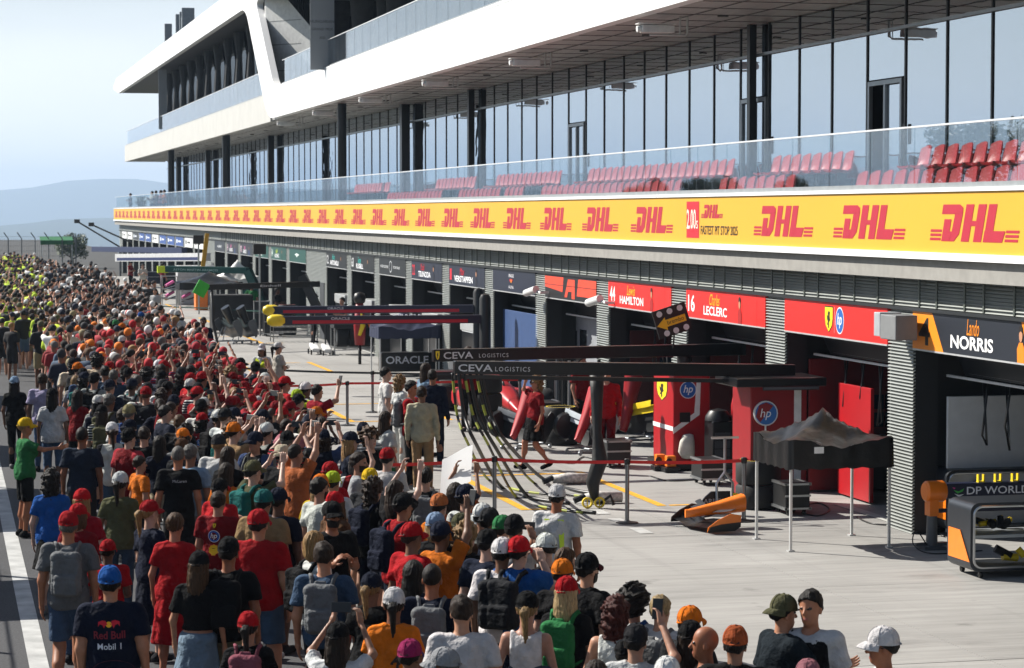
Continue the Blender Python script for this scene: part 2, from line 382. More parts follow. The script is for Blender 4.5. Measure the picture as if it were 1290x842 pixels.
def ground_quad(name, pts, mat, parent=apron, z=.004):
    mb = MB(); mb.add([(p[0], p[1], z) for p in pts], [tuple(range(len(pts)))]); return mb.build(name, mat, parent)
def line_y(x, y0, y1, w_, mat, name='painted_line'): return ground_quad(name, [(x - w_/2, y0), (x + w_/2, y0), (x + w_/2, y1), (x - w_/2, y1)], mat)
# pit box outlines in yellow; inner lane edge in dashed white
for k in range(7):
    yb = 36.4 + k*16.3
    for x in (8.95, 11.2): line_y(x, yb, yb + 5.2, .15, M_YELLOW_LINE)
    for x in (9.35, 11.65): ground_quad('painted_line', [(x - .32, yb - .02), (x + .32, yb - .02), (x + .32, yb + .1), (x - .32, yb + .1)], M_YELLOW_LINE)
    ground_quad('painted_line', [(9.2, yb + 4.9), (10.9, yb + 4.9), (10.9, yb + 5.02), (9.2, yb + 5.02)], M_YELLOW_LINE)
for k in range(4): line_y(10.02, 33.3 + k*1.15, 33.3 + k*1.15 + .62, .2, M_WHITE_LINE)
for k in range(14):
    yb = 14 + k*9.0
    ground_quad('painted_strip', [(13.95, yb), (14.15, yb), (14.15, yb + 4), (13.95, yb + 4)], flat('#b9b9b4', .8))

# hazy wooded hills beyond the track
def hill(name, dist, prof, wd, mat):
    vs, fs = [], []
    n = 90
    for j in range(5):
        for i in range(n):
            a = -wd + 2*wd*i/(n-1); t = j/4
            h = np.interp(a, [p[0] for p in prof], [p[1] for p in prof])
            h = -95 + (h + 95)*(math.sin(t*math.pi*.5)) + 5*math.sin(a*.006 + j)*t + 2.5*math.sin(a*.021 + j*2)*t
            vs.append((a, dist + 1400*t + 80*math.sin(a*.003 + j), h))
    for j in range(4):
        for i in range(n-1): fs.append((j*n + i, j*n + i + 1, (j+1)*n + i + 1, (j+1)*n + i))
    mb = MB(); mb.add(vs, fs); return struct(mb.build(name, mat, smooth=2))
hill('hills', 9400, [(-7000, 100), (-1700, 108), (0, 112), (165, 101), (350, 109), (550, 140), (775, 158), (960, 146), (1290, 116), (2200, 122), (7000, 110)], 7000, M_HILL)
hill('hills', 4600, [(-4000, -30), (0, -28), (150, -20), (300, -10), (500, -6), (900, -14), (4000, -20)], 3600, M_HILL)

# ------------------------------------------------------------------ the pit building
XF, XB, XG, XR = 13.8, 13.35, 16.5, 13.3      # pillar face, banner face, lounge glass, roof ribbon
Y0, Y1 = 12.0, 191.0
M_CLAD = flat('#8d918d', .42, .3, .12, 2.5); M_DARKCLAD = flat('#191b1e', .6); M_WHITE = flat('#f3f4f4', .35, 0, .03, .5)
M_GREYPANEL = flat('#bdbdb9', .6, 0, .06, 1.2); M_BLACKMETAL = flat('#101216', .35, .3); M_SOFFIT = pos_noise_mat('perforated_soffit', (.28, .275, .27), (.46, .45, .44), 3.0, (5, .25, 1), .35, .4, spec=.6)
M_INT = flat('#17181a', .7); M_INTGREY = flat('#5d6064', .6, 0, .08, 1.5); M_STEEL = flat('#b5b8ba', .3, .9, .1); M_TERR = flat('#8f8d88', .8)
bld = thing('pit_building', 'long modern pit building with white folded roof ribbon, lounge glazing and open garages', 'building', (XF, 60, 0))
def louvre(mb, x, y0, y1, z0, z1, pitch=.05, dep=.045):
    n = max(1, int(round((z1 - z0)/pitch))); p = (z1 - z0)/n; vs = []; fs = []
    for i in range(n):
        z = z0 + i*p
        for dx, dz in ((0, 0), (-dep, .12*p), (-dep*.8, .42*p), (0, .62*p)):
            vs += [(x + dx, y0, z + dz), (x + dx, y1, z + dz)]
    vs += [(x, y0, z1), (x, y1, z1)]
    for i in range(len(vs)//2 - 1): fs.append((2*i, 2*i+1, 2*i+3, 2*i+2))
    return mb.add(vs, fs)
# garage bays: left (far) edge of each opening along the wall
YL0 = fp(1154, 415, XF).y
BAYP = 5.43
edges = [YL0 + BAYP*n for n in range(-3, 11)]           # bays -3..10
bays = [(edges[i] - BAYP + .95, edges[i], i - 3) for i in range(len(edges))]
yq = edges[-1] + .95 + 4.1                              # solid grey section after bay 10
wall_secs = [(edges[-1], yq)]
ycur = yq
nb = 11
while ycur + BAYP < Y1 - 1:
    if nb in (17,): wall_secs.append((ycur, ycur + 4.6)); ycur += 4.6; nb += 1; continue
    bays.append((ycur + .0, ycur + BAYP - .95, nb)); ycur += BAYP; nb += 1
bays.sort()
Z_SB, Z_ST, Z_BAND0, Z_BAND1 = 2.73, 3.27, 3.33, 4.03
pil0 = None; piers = []
for i, (ya, yb, n) in enumerate(bays):
    nxt = bays[i+1][0] if i+1 < len(bays) else Y1
    piers.append((yb, nxt))
for (ya, yb) in piers:
    mb = MB(); louvre(mb, XF, ya, yb, 0.0, Z_BAND0 - .02)
    k_ = len(mb.f); mb.bx(XF + .001, XF + .35, ya, yb, 0, Z_BAND0 - .02, 1)
    mb.build('wall' if yb - ya > 2 else 'pillar', [M_CLAD, M_DARKCLAD], bld)
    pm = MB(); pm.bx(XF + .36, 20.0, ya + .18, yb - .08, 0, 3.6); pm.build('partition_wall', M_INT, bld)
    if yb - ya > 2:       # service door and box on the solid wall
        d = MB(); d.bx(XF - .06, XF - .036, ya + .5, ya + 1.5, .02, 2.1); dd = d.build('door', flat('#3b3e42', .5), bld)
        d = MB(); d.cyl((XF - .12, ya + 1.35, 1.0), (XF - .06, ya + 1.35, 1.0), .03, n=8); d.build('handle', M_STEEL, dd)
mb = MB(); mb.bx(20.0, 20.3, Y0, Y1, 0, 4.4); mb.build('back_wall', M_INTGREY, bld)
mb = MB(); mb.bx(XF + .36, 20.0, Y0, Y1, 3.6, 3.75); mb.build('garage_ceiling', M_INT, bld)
mb = MB(); mb.bx(XF + .02, XF + .3, Y0, Y1, Z_BAND0 - .06, Z_BAND1); louvre(mb, XF - .02, Y0, Y1, Z_BAND0, Z_BAND1); mb.build('cladding_band', M_CLAD, bld)
mb = MB(); y = 22.0; k = 0
while y < 120:
    mb.bx(XF - .075, XF - .052, y, y + .045, Z_BAND0 + .01, Z_BAND1); y += .62 if k % 2 == 0 else .95; k += 1
stuff(mb.build('batten', flat('#5f655f', .5, .4), bld))
mb = MB(); mb.bx(XF - .09, XF + .02, Y0, Y1, Z_BAND0 - .055, Z_BAND0 - .005); mb.build('gutter', flat('#2a2d2f', .5, .3), bld)
for (ya, yb, n) in bays:
    if ya > 130: continue
    mb = MB(); mb.box((XF + .62, (ya+yb)/2, 2.62), (.08, yb - ya - .3, .62), rotm(0, 0, -.45)); h = mb.build('shutter_hood', flat('#23272d', .45, .2), bld)
    mb = MB(); mb.box((XF + .44, (ya+yb)/2, 2.33), (.05, yb - ya - .3, .035)); mb.build('hood_edge', flat('#c9cbcc', .4, .3), h)
    mb = MB(); mb.bx(19.9, 19.96, ya + .7, yb - .6, 0.05, 2.5)
    for q in range(16): mb.bx(19.86, 19.9, ya + .7, yb - .6, .08 + q*.152, .2 + q*.152)
    mb.build('roller_shutter', flat('#8a8d90', .5, .2), bld)
# balcony slab and terraces
mb = MB(); mb.bx(XB + .06, XG + 4, Y0, Y1, 3.76, 4.40); mb.bx(XB + .06, XF - .1, Y0, Y1, 4.04, 4.10); mb.build('terrace_floor', M_TERR, bld)
mb = MB(); mb.bx(13.95, 14.75, Y0, 150, 4.401, 4.56); mb.bx(14.75, XG, Y0, 150, 4.40, 4.96); mb.build('terrace_step', M_TERR, bld)
mb = MB(); mb.bx(XB - .05, XB + .3, Y0, Y1, 4.05, 4.15); mb.build('ledge', M_WHITE, bld)
mb = MB(); mb.bx(XB - .03, XB + .3, Y0, Y1, 4.985, 5.04); mb.build('coping', M_WHITE, bld)
# lounge glazing
M_LGLASS = glass('lounge_glass', (.18, .2, .22), .45, .84, .0, (.70, .77, .84))
Z_S = 8.57; Z_T = 7.95
mb = MB(); mb.bx(XG + 2.2, XG + 2.4, Y0, Y1 - 12, 4.4, Z_S); mb.build('lounge_wall', flat('#2b2d30', .8), bld)
mb = MB(); mb.bx(XG + .05, XG + 2.2, Y0, Y1 - 12, 4.41, 4.8); mb.build('lounge_floor', flat('#4a4743', .7), bld)
PAN = 1.775; pan0 = fp(1194, 100, XG).y; pan_y = sorted([pan0 + PAN*k for k in range(-9, 30)])
doors = {}
for px in (1113, 956, 724): 
    yy = fp(px, 140, XG).y; k = min(range(len(pan_y)), key=lambda i: abs(pan_y[i] + PAN/2 - yy)); doors[k] = px
pane_lo = MB(); pane_lo.bx(-.008, .008, .03, PAN - .03, 4.85, Z_T - .03); pane_lo = pane_lo.build('pane', M_LGLASS, bld, world=False); pane_lo.location = (XG - XF, -900, 0)
pane_hi = MB(); pane_hi.bx(-.008, .008, .03, PAN - .03, Z_T + .03, Z_S - .02); pane_hi = pane_hi.build('pane', M_LGLASS, bld, world=False)
mul0 = MB(); mul0.bx(-.03, .02, -.026, .026, 4.6, Z_S - .001); mul0 = mul0.build('mullion', M_BLACKMETAL, bld, world=False)
used = [False]*3
def put(proto, i, y):
    o = proto if not used[i] else proto.copy()
    if used[i]: COL.objects.link(o); o.parent = bld
    used[i] = True; o.location = (XG - XF, y - 60, 0); return o
for k, y in enumerate(pan_y):
    put(mul0, 2, y); put(pane_hi, 1, y)
    if k in doors:
        zt = 7.05
        g = MB(); g.bx(XG - .008, XG + .008, y + .03, y + PAN - .03, zt + .05, Z_T - .03); g.build('pane', M_LGLASS, bld)
        f = MB()
        f.bx(XG - .05, XG + .02, y + .1, y + PAN - .1, zt - .06, zt + .02)
        for yy in (y + .1, y + PAN/2 - .04, y + PAN - .18): f.bx(XG - .05, XG + .02, yy, yy + .08, 4.6, zt - .06)
        df = f.build('door_frame', flat('#8d949a', .35, .6), bld)
        g = MB(); g.bx(XG - .006, XG + .006, y + .2, y + PAN/2 - .06, 4.7, zt - .08); g.build('door_leaf', M_LGLASS, df)
        if doors[k] != 1113:
            g = MB(); g.bx(XG - .006, XG + .006, y + PAN/2 + .06, y + PAN - .2, 4.7, zt - .08); g.build('door_leaf', M_LGLASS, df)
        g = MB(); g.bx(XG - .07, XG - .045, y - .12, y - .02, 5.9, 6.25); g.build('door_sign', flat('#23262a', .4), df)
    else: put(pane_lo, 0, y)
ye = pan_y[-1] + PAN
g = MB(); g.bx(XG - .008, XG + .008, ye, Y1 - 12, 4.85, Z_T - .03); g.bx(XG - .008, XG + .008, ye, Y1 - 12, Z_T + .03, Z_S - .02); stuff(g.build('pane_strip', M_LGLASS, bld))
g = MB(); y = ye
while y < Y1 - 12: g.bx(XG - .03, XG + .02, y - .026, y + .026, 4.6, Z_S - .001); y += PAN
stuff(g.build('mullion_strip', M_BLACKMETAL, bld))
mb = MB(); mb.bx(XG - .07, XG + .03, Y0, Y1 - 12, Z_T - .027, Z_T + .027); mb.build('transom', flat('#9aa1a6', .35, .6), bld)
# columns
for px, X, r in ((431, 13.95, .16), (285, 13.95, .2), (215.5, 13.95, .2)):
    y = fp(px, 180, X).y; m_ = MB(); m_.cyl((X, y, 4.4), (X, y, Z_S), r, n=16); m_.build('column', M_BLACKMETAL, bld, smooth=True)
for px, cw in ((942, .09), (591, .12), (510, .2), (341, .2), (262, .2), (225, .2)):
    y = fp(px, 180, XG - .25).y; m_ = MB(); m_.bx(XG - .12 - cw*1.4, XG - .1, y - cw, y + cw, 4.4, Z_S); m_.build('column', M_BLACKMETAL, bld)
# soffit, roof ribbon
mb = MB(); mb.bx(XR + .28, XG + 2.5, Y0, 181, Z_S, Z_S + .1); mb.build('soffit', M_SOFFIT, bld)
mb = MB()
for k in range(110): y = 20 + k*1.45; mb.bx(XR + .3, XG, y, y + .015, Z_S - .012, Z_S - .001)
for x in (14.35, 15.4): mb.bx(x, x + .03, Y0, 180, Z_S - .014, Z_S - .002)
stuff(mb.build('soffit_joint', flat('#5a5a5a', .5), bld))
mb = MB()
for k in range(26): y = 24 + k*5.2; mb.cyl((15.0, y, Z_S - .03), (15.0, y, Z_S - .002), .11, n=10)
stuff(mb.build('downlight', flat('#3a3b3d', .3), bld))
def yz(px, py): p = fp(px, py, XR); return (p.y, p.z)
ybk = fp(337, 148, XR).y; ytk = fp(309, 14, XR).y; yrt = fp(322, 0, XR).y; yrb = fp(345, 108, XR).y; yend = fp(143, 107, XR).y
ZB, ZT, ZRB, ZRT = Z_S, 9.83, 13.8, 15.0
def arc(p0, c, p1, n=5): 
    return [((1-t)**2*p0[0] + 2*t*(1-t)*c[0] + t*t*p1[0], (1-t)**2*p0[1] + 2*t*(1-t)*c[1] + t*t*p1[1]) for t in [i/n for i in range(n+1)]]
dl = lambda t: (ybk + (ytk - ybk)*t, ZB + (ZRB - ZB)*t)
dr = lambda t: (yrb + (yrt - yrb)*t, ZT + (ZRB - ZT)*t)
poly = [(Y0, ZB)] + arc((ybk - 1.5, ZB), (ybk, ZB), dl(.22)) + arc(dl(.88), dl(1.0), (ytk + 1.6, ZRB)) + [(yend - 5, ZRB), (yend, ZRB + .55), (yend, ZRB + .75), (yend - 3, ZRT)] \
     + [(Y0, ZRT), (Y0, ZRB)] + arc((yrt - 1.2, ZRB), dr(1.0), dr(.9)) + arc(dr(.1), dr(0.0), (yrb - 1.2, ZT)) + [(Y0, ZT)]
mb = MB(); mb.prism(poly, lambda u, v, t: (t, u, v), XR, XR + .28); mb.build('roof_ribbon', M_WHITE, bld, bevel=.03)
mb = MB()
for k in range(22):
    y = 20 + k*4.1
    if y < yrb - 2: mb.bx(XR - .004, XR + .01, y, y + .02, ZB + .05, ZT - .05)
mb.bx(XR - .005, XR + .01, Y0, yrb - 1.4, ZT - .09, ZT - .06); mb.build('panel_joint', flat('#c2c5c6', .5), bld)
mb = MB(); mb.bx(XR + .28, 24, Y0, yend - .5, ZRB + .3, ZRT - .2); mb.build('roof', flat('#6a6c6e', .7), bld)
mb = MB(); mb.bx(XR + .28, 24, Y0, yend - 5.2, ZRB, ZRB + .3); mb.build('roof_soffit', flat('#1c1d1f', .5, 0, .3, 1), bld)
mb = MB(); mb.bx(XR + .2, XR + .4, ybk + .6, 181, Z_S - .06, 9.70)
mb.bx(XR + .4, XG, 180.8, 181, Z_S - .06, 9.7); mb.build('balcony_fascia', M_GREYPANEL, bld)
mb = MB(); mb.bx(XR + .4, 22, Y0, 180, Z_S + .11, 9.66); mb.build('upper_floor', flat('#77777a', .7), bld)
# upper storey: dark glazing, curtain columns, white wing wall
M_UGLASS = glass('upper_glass', (.06, .07, .08), .10, .55, .02, (.8, .85, .9))
mb = MB(); mb.bx(17.6, 17.64, Y0, 172, 9.66, ZRB); mb.build('upper_glazing', M_UGLASS, bld)
mb = MB(); mb.bx(18.2, 18.4, Y0, 160, 9.66, ZRB); mb.build('upper_back_wall', flat('#1d1e20', .8), bld)
for k in range(24):
    y = 66 + k*4.3 + (k % 3)*.8; m_ = MB(); r = .34 + .14*(k % 2)
    m_.tube([(16.9, y, 9.66), (16.9 + .1*math.sin(k), y + .15, 11), (16.9, y, 12.4), (16.9, y - .1, ZRB)], [r, r*.8, r*.9, r*1.2], n=10); m_.build('curtain', flat('#2c2e31', .8, 0, .3, 4), bld, smooth=True)
y = ybk + .9
mb = MB(); mb.prism([(XR + .28, 9.7), (17.2, 9.7), (16.6, 12.4), (14.9, 13.8), (XR + .28, 13.8)], lambda u, v, t: (u*.55 + 6.1, t - (u - XR)*.75, v), yrt - .9, yrt - .7); ww = mb.build('wing_wall', flat('#d9dad8', .5), bld)
mb = MB()
for z in (10.7, 11.8, 12.8): mb.prism([(XR + .29, z), (15.9, z), (15.9, z + .03), (XR + .29, z + .03)], lambda u, v, t: (u*.55 + 6.1, t - (u - XR)*.75, v), yrt - .91, yrt - .899)
mb.build('panel_joint', flat('#8e908f', .6), ww)
yl_ = fp(207, 120, 15.0).y
mb = MB(); mb.bx(15.0, 15.04, ybk + 1.2, yl_, 9.7, ZRB - .001); mb.build('upper_glazing', glass('dark_glass', (.02, .02, .025), .04, .30, .03, (.6, .65, .7)), bld)
mb = MB(); mb.bx(15.6, 15.7, ybk + 1.2, yl_, 9.7, ZRB - .001); mb.build('upper_back_wall', flat('#0f1011', .9), bld)
for k in range(14):
    y = ybk + 2.5 + k*(yl_ - ybk - 4)/13; m_ = MB(); m_.tube([(14.75, y, 9.7), (14.75, y + .2, 11.2), (14.75, y - .1, 12.6), (14.75, y, ZRB)], [.16, .22, .14, .3], n=8); m_.build('curtain', flat('#34363a', .8, 0, .3, 4), bld, smooth=True)
# glass balustrades: panes with posts, lower (terrace) and upper (balcony)
M_BGLASS = fresnel_glass('balustrade_glass', (.88, .91, .91), .36, .5); M_BGLASS2 = fresnel_glass('balcony_glass', (.80, .85, .87), 1.0, .7)
def balustrade(label, X, y0, y1, z0, z1, pitch, ylim, M_BGLASS=M_BGLASS):
    t = thing('glass_balustrade', label, 'railing', (X, y0, z0))
    p = MB(); p.bx(-.009, .009, .012, pitch - .012, 0, z1 - z0); p0 = p.build('pane', M_BGLASS, t, world=False)
    n = int((y1 - y0)/pitch); k2 = min(n, int((ylim - y0)/pitch))
    for i in range(1, k2):
        c = p0.copy(); COL.objects.link(c); c.parent = t; c.location = (0, i*pitch, 0)
    if k2 < n:
        g = MB(); 
        for i in range(k2, n): g.bx(X - .009, X + .009, y0 + i*pitch + .012, y0 + (i+1)*pitch - .012, z0, z1)
        stuff(g.build('pane_strip', M_BGLASS, t))
    r = MB(); r.bx(X - .02, X + .02, y0, y1, z1, z1 + .025); r.build('handrail', flat('#e7e9ea', .3, .3), t)
    s = MB(); s.bx(X - .03, X + .03, y0, y1, z0 - .02, z0 + .05); s.build('channel', flat('#a4a8aa', .4, .5), t)
    return t
balustrade('long clear glass balustrade along the seating terrace above the yellow banner', XB + .1, 20, 190.5, 5.06, 5.9, 1.66, 110)
balustrade('pale glass balustrade on the white ribbon of the upper balcony', XR + .14, 20, yrb - 1.6, ZT + .03, 10.8, 1.5, 95, M_BGLASS2)
balustrade('pale glass balustrade above the grey balcony at the far end', XR + .3, ybk + 2.2, 180.5, 9.73, 10.75, 1.5, 100, M_BGLASS2)
# red terrace seats
def seat_mesh():
    mb = MB(); n = 7
    prof = [(-.20, .42), (-.21, .45), (-.08, .425), (.10, .40), (.17, .43), (.21, .56), (.245, .74), (.25, .80), (.235, .80), (.20, .60), (.14, .46), (.08, .42), (-.08, .445)]
    vs = []
    for k in range(n):
        t = k/(n-1)*2 - 1; cur = .05*t*t; wd = .215
        for (a, z) in prof: vs.append((a - cur*(1 if z > .5 else .2), t*wd*(1 - .12*max(0, (z-.55)/.25)**2), z + .03*t*t*(1 if z < .5 else 0) - (.05*t*t if z > .7 else 0)))
    m = len(prof); fs = []
    for k in range(n-1):
        for i in range(m): fs.append((k*m + i, k*m + (i+1) % m, (k+1)*m + (i+1) % m, (k+1)*m + i))
    fs += [tuple(range(m)), tuple(range((n-1)*m, n*m))[::-1]]
    mb.add(vs, fs, 0); mb.bx(-.03, .12, -.05, .05, 0, .42, 1); return mb
ME_SEAT = None
M_SEAT = flat('#a8262c', .42, 0, .16, 5)
def yrange(a, b, X, py): return sorted((fp(a, py, X).y, fp(b, py, X).y))
seat_n = 0
for row, X, zf, rngs in ((1, 14.25, 4.57, [(1057, 1345), (897, 990), (672, 848), (628, 651), (571, 622), (480, 549)]), (2, 15.05, 4.97, [(1132, 1375), (963, 1064), (727, 915), (617, 699), (542, 592), (439, 485)])):
    for bi, (a, b) in enumerate(rngs):
        ya, yb = yrange(a, b, X, 215); y = ya
        blk = ('beside the open lounge door', 'between the two stair gaps', 'behind the fastest pit stop panel', 'past the second column', 'before the tall dark column', 'at the far end of the terrace')[bi]
        while y < yb - .4:
            if ME_SEAT is None:
                o = seat_mesh().build('stadium_seat', [M_SEAT, M_BLACKMETAL], smooth=True); ME_SEAT = o.data
            else: o = bpy.data.objects.new('stadium_seat', ME_SEAT); link(o)
            o.location = (X, y + .25, zf); o.rotation_euler = (0, 0, random.uniform(-.02, .02)); seat_n += 1
            tag(o, 'red plastic terrace seat in the %s row, block %s' % ('front' if row == 1 else 'rear', blk), 'seat', 'red seats on the terrace, %s row, %s' % ('front' if row == 1 else 'rear', blk))
            y += .52
print('seats', seat_n)
# hanging cameras under the soffit
for px, py in ((828, 40), (663, 82), (550, 108), (468, 129), (408, 145), (362, 158)):
    p = fp(px, py, 13.75); zb = p.z
    t = thing('surveillance_camera', 'white surveillance camera on a bent pipe under the soffit', 'camera', (13.75, p.y, zb), 'cameras hanging in a row under the soffit')
    m_ = MB(); X_ = 13.75; m_.tube([(X_ + .62, p.y, Z_S), (X_ + .62, p.y, zb - .02), (X_ + .58, p.y, zb - .07), (X_ - .15, p.y, zb - .07)], .022, n=6); m_.tube([(X_ + .50, p.y + .1, Z_S), (X_ + .50, p.y + .1, zb - .05)], .018, n=6); m_.build('bracket', flat('#c9cbc9', .4, .1), t)
    m_ = MB(); m_.box((X_, p.y, zb + .05), (.66, .20, .15)); m_.box((X_ - .03, p.y, zb + .145), (.78, .26, .02)); m_.cyl((X_ - .33, p.y, zb + .05), (X_ - .42, p.y, zb + .04), .065); m_.build('camera_body', flat('#e6e7e5', .4), t, bevel=.015)
# posters hung on the upper balcony
def poster(px0, px1, py0, py1, Y, lines, label):
    a = yp(px0, py1, Y); b = yp(px1, py0, Y); W = b.x - a.x; H = b.z - a.z
    t = thing('poster', label, 'poster', (a.x, Y, a.z))
    m_ = MB(); m_.bx(a.x, b.x, Y, Y + .03, a.z, b.z); m_.build('panel', flat('#8e9398', .6, 0, .1, .6), t)
    d = Decal(); 
    for txt, v, sz, col in lines: d.text(txt, W/2, v*H, sz*W, col, 1, bold=.01, center=True)
    if d.L: d.build('lettering', t, lambda u, v, o: (a.x + u, Y - o, a.z + v))
poster(391, 421, -30, 88, 84, [('GP', .80, .5, '#a33a3a'), ('HUNGARIAN', .50, .17, '#4c5054'), ('GRAND PRIX', .42, .15, '#4c5054'), ('2025', .33, .13, '#4c5054')], 'grey race poster hanging on the upper balcony beside the white diagonal strut')
poster(200, 210, 88, 163, 152, [], 'narrow grey poster hanging at the far upper balcony')
# antennas on the roof
for k, (px, py0, py1, wd) in enumerate(((212, 47, 30, .5), (224, 40, 18, .28), (229, 37, 15, .28), (237, 33, 10, .8), (231, 38, 22, .25))):
    a = fp(px, py0 + 6, 15.5); b = fp(px, py1, 15.5)
    t = thing('antenna', ['boxy grey antenna panel on the far roof edge', 'slim grey antenna rod on the roof', 'slim grey antenna rod on the roof', 'broad grey antenna panel beside the slim rods on the roof', 'short grey antenna rod below the broad panel'][k], 'antenna', (15.5, a.y, 14.8), 'slim antenna rods on the roof' if k in (1, 2) else None)
    m_ = MB(); m_.cyl((15.5, a.y, 14.6), (15.5, a.y, b.z), .06, n=6); m_.build('mast', M_STEEL, t)
    m_ = MB(); m_.bx(15.5 - wd/2, 15.5 + wd/2, a.y - .15, a.y + .15, b.z - (b.z - 14.8)*.7, b.z); m_.build('panel', flat('#6f767c', .5), t, bevel=.03)
# ------------------------------------------------------------------ yellow banner with courier logos
ban = thing('advertising_banner', 'long yellow advertising banner with red slanted logos along the terrace edge', 'banner', (XB, 60, 4.15))
mb = MB(); mb.bx(XB, XB + .05, Y0, Y1, 4.152, 4.983); mb.build('panel', flat('#dca62e', .5, 0, .05, .4), ban)
def dhl(d, u0, v0, h, wd, col='#b01f36', lay=1):
    """slanted block letters between triple stripes; wd is the whole width"""
    s = wd/6.0; sl_ = .36*h/s            # unit width s, slant in units per height
    P = lambda pts: d.poly([(u0 + (x + sl_*y)*s, v0 + y*h) for x, y in pts], col, lay)
    # D
    P([(.55, .74), (.55, 1), (1.75, 1), (2.0, .92), (2.05, .78), (1.5, .74)]); P([(1.5, .75), (2.05, .79), (2.0, .2), (1.7, .0), (1.35, .0), (1.45, .26)])
    P([(.80, 0), (1.4, 0), (1.45, .27), (1.3, .27), (1.3, .60), (.80, .60)])
    # H
    P([(2.2, 0), (2.75, 0), (2.75, .42), (2.2, .42)]); P([(2.2, .56), (2.75, .56), (2.75, 1), (2.2, 1)]); P([(2.2, .421), (3.049, .421), (3.049, .559), (2.2, .559)])
    P([(3.05, 0), (3.6, 0), (3.6, 1), (3.05, 1)])
    # L
    P([(3.75, .301), (4.3, .301), (4.3, 1), (3.75, 1)]); P([(3.72, 0), (5.0, 0), (5.1, .3), (3.72, .3)])
    for k in range(3):
        y = .02 + k*.115; P([(-.05 - .02*k, y), (.72, y), (.72, y + .07), (-.05 - .02*k, y + .07)]); P([(5.15, y), (6.0, y), (6.0, y + .07), (5.15, y + .07)])
    return d
yc0 = fp(1093, 281, XB).y; LP = 3.69; LW, LH = 2.75, .50
lg0 = dhl(Decal(), 0, 0, LH, LW).build('logo', ban, lambda u, v, o: (XB - o - .002, yc0 + LW/2 - u, 4.31 + v))
for k in range(-5, 60):
    y = yc0 + k*LP
    if k in (0, 2) or y > Y1 - 2 or y < Y0 + 2: continue
    c = lg0.copy(); COL.objects.link(c); c.parent = ban; c.location = (0, k*LP, 0)
y = yc0 + 2*LP
d = Decal(); d.rect(0, 0, .74, .66, '#c31a2c'); d.text('2.00', .02, .17, .5, '#f3e3d0', 2, bold=.01, width=.54); d.text('s', .58, .17, .32, '#f3e3d0', 2)
dhl(d, .86, .36, .24, 1.2); d.text('FASTEST PIT STOP 2025', .84, .07, .22, '#2a1d14', 1, bold=.012, width=2.05)
d.build('pit_stop_panel', ban, lambda u, v, o: (XB - o - .002, y + 1.42 - u, 4.24 + v))

# ------------------------------------------------------------------ signs over the garages
def person_print(d, u, v, h, suit, lay=3):
    d.poly([(u - .2*h, v), (u + .2*h, v), (u + .22*h, v + .35*h), (u + .1*h, v + .52*h), (u - .1*h, v + .52*h), (u - .22*h, v + .35*h)], suit, lay)
    d.disc(u, v + .70*h, .1*h, .17*h, '#b98566', lay+1, 14); d.poly([(u - .11*h, v + .76*h), (u - .09*h, v + .92*h), (u, v + .97*h), (u + .09*h, v + .92*h), (u + .11*h, v + .76*h), (u, v + .82*h)], '#1d1512', lay+2)
bay = {n: (ya, yb) for ya, yb, n in bays}
H = Z_ST - Z_SB
def sign(n, base, label, fn=None):
    ya, yb = bay[n]; W = yb - ya
    t = thing('garage_sign', label, 'sign', (XF - .05, (ya+yb)/2, Z_SB))
    m_ = MB(); m_.bx(XF - .05, XF + .25, ya + .01, yb - .01, Z_SB, Z_ST); m_.build('panel', flat(base, .45, 0, .05, .7), t)
    m_ = MB(); m_.bx(XF - .056, XF - .03, ya + .01, yb - .01, Z_SB - .025, Z_SB - .001); m_.build('trim', flat('#c8cacb', .4, .4), t)
    if fn:
        d = Decal(); fn(d, W); d.build('lettering', t, lambda u, v, o: (XF - .05 - o, yb - u, Z_SB + v))
    return t
def drv(num, script, name, colr, numc, scc, namec, suit, nx=.03, sx=.32, tx=.24, tw=.30, px=.74):
    def fn(d, W):
        d.text(num, W*nx, H*.22, H*.80, numc, 1, bold=.015, width=W*(.055 if len(num) == 1 else .09))
        d.text(script, W*sx, H*.50, H*.55, scc, 2, shear=.35, width=W*.13)
        d.text(name, W*tx, H*.16, H*.42, namec, 1, bold=.02, width=W*tw)
        person_print(d, W*px, 0, H*.92, suit)
        d.rect(W*.90, 0, W*.903, H, '#00000a' if colr == 'n' else '#8d1715', 1)
    return fn
def s_norris(d, W):
    d.poly([(0, 0), (W*.245, 0), (W*.155, H), (0, H)], '#f08c14', 1); d.poly([(W*.86, 0), (W, 0), (W, H), (W*.80, H)], '#f08c14', 1)
    d.text('4', W*.05, H*.14, H*1.0, '#17191d', 2, bold=.02, width=W*.09); d.text('Lando', W*.42, H*.52, H*.6, '#f08c14', 2, shear=.3, width=W*.09)
    d.text('NORRIS', W*.30, H*.16, H*.46, '#f2f2f2', 2, bold=.025, width=W*.31); person_print(d, W*.80, 0, H*.95, '#e8820f')
sign(0, '#1c212b', 'orange and navy garage sign with big number 4 and driver portrait', s_norris)
def s_fer(d, W):
    shield(d, W*.46, H*.5, W*.075, H*.72); d.rect(W*.513, H*.12, W*.515, H*.88, '#f0b0a8'); hp_logo(d, W*.565, H*.5, W*.036, H*.36)
sign(1, '#e0231d', 'red garage sign with yellow shield and blue round logo at its centre', s_fer)
sign(2, '#e0231d', 'red garage sign with white number 16 between two other red signs', drv('16', 'Charles', 'LECLERC', 'r', '#f4efef', '#f0b81e', '#f4efef', '#a5120f', px=.70))
sign(3, '#e0231d', 'red garage sign with white number 44 beside the broken orange band', drv('44', 'Lewis', 'HAMILTON', 'r', '#f4efef', '#f0b81e', '#f4efef', '#a5120f', tx=.20, tw=.38, px=.71))
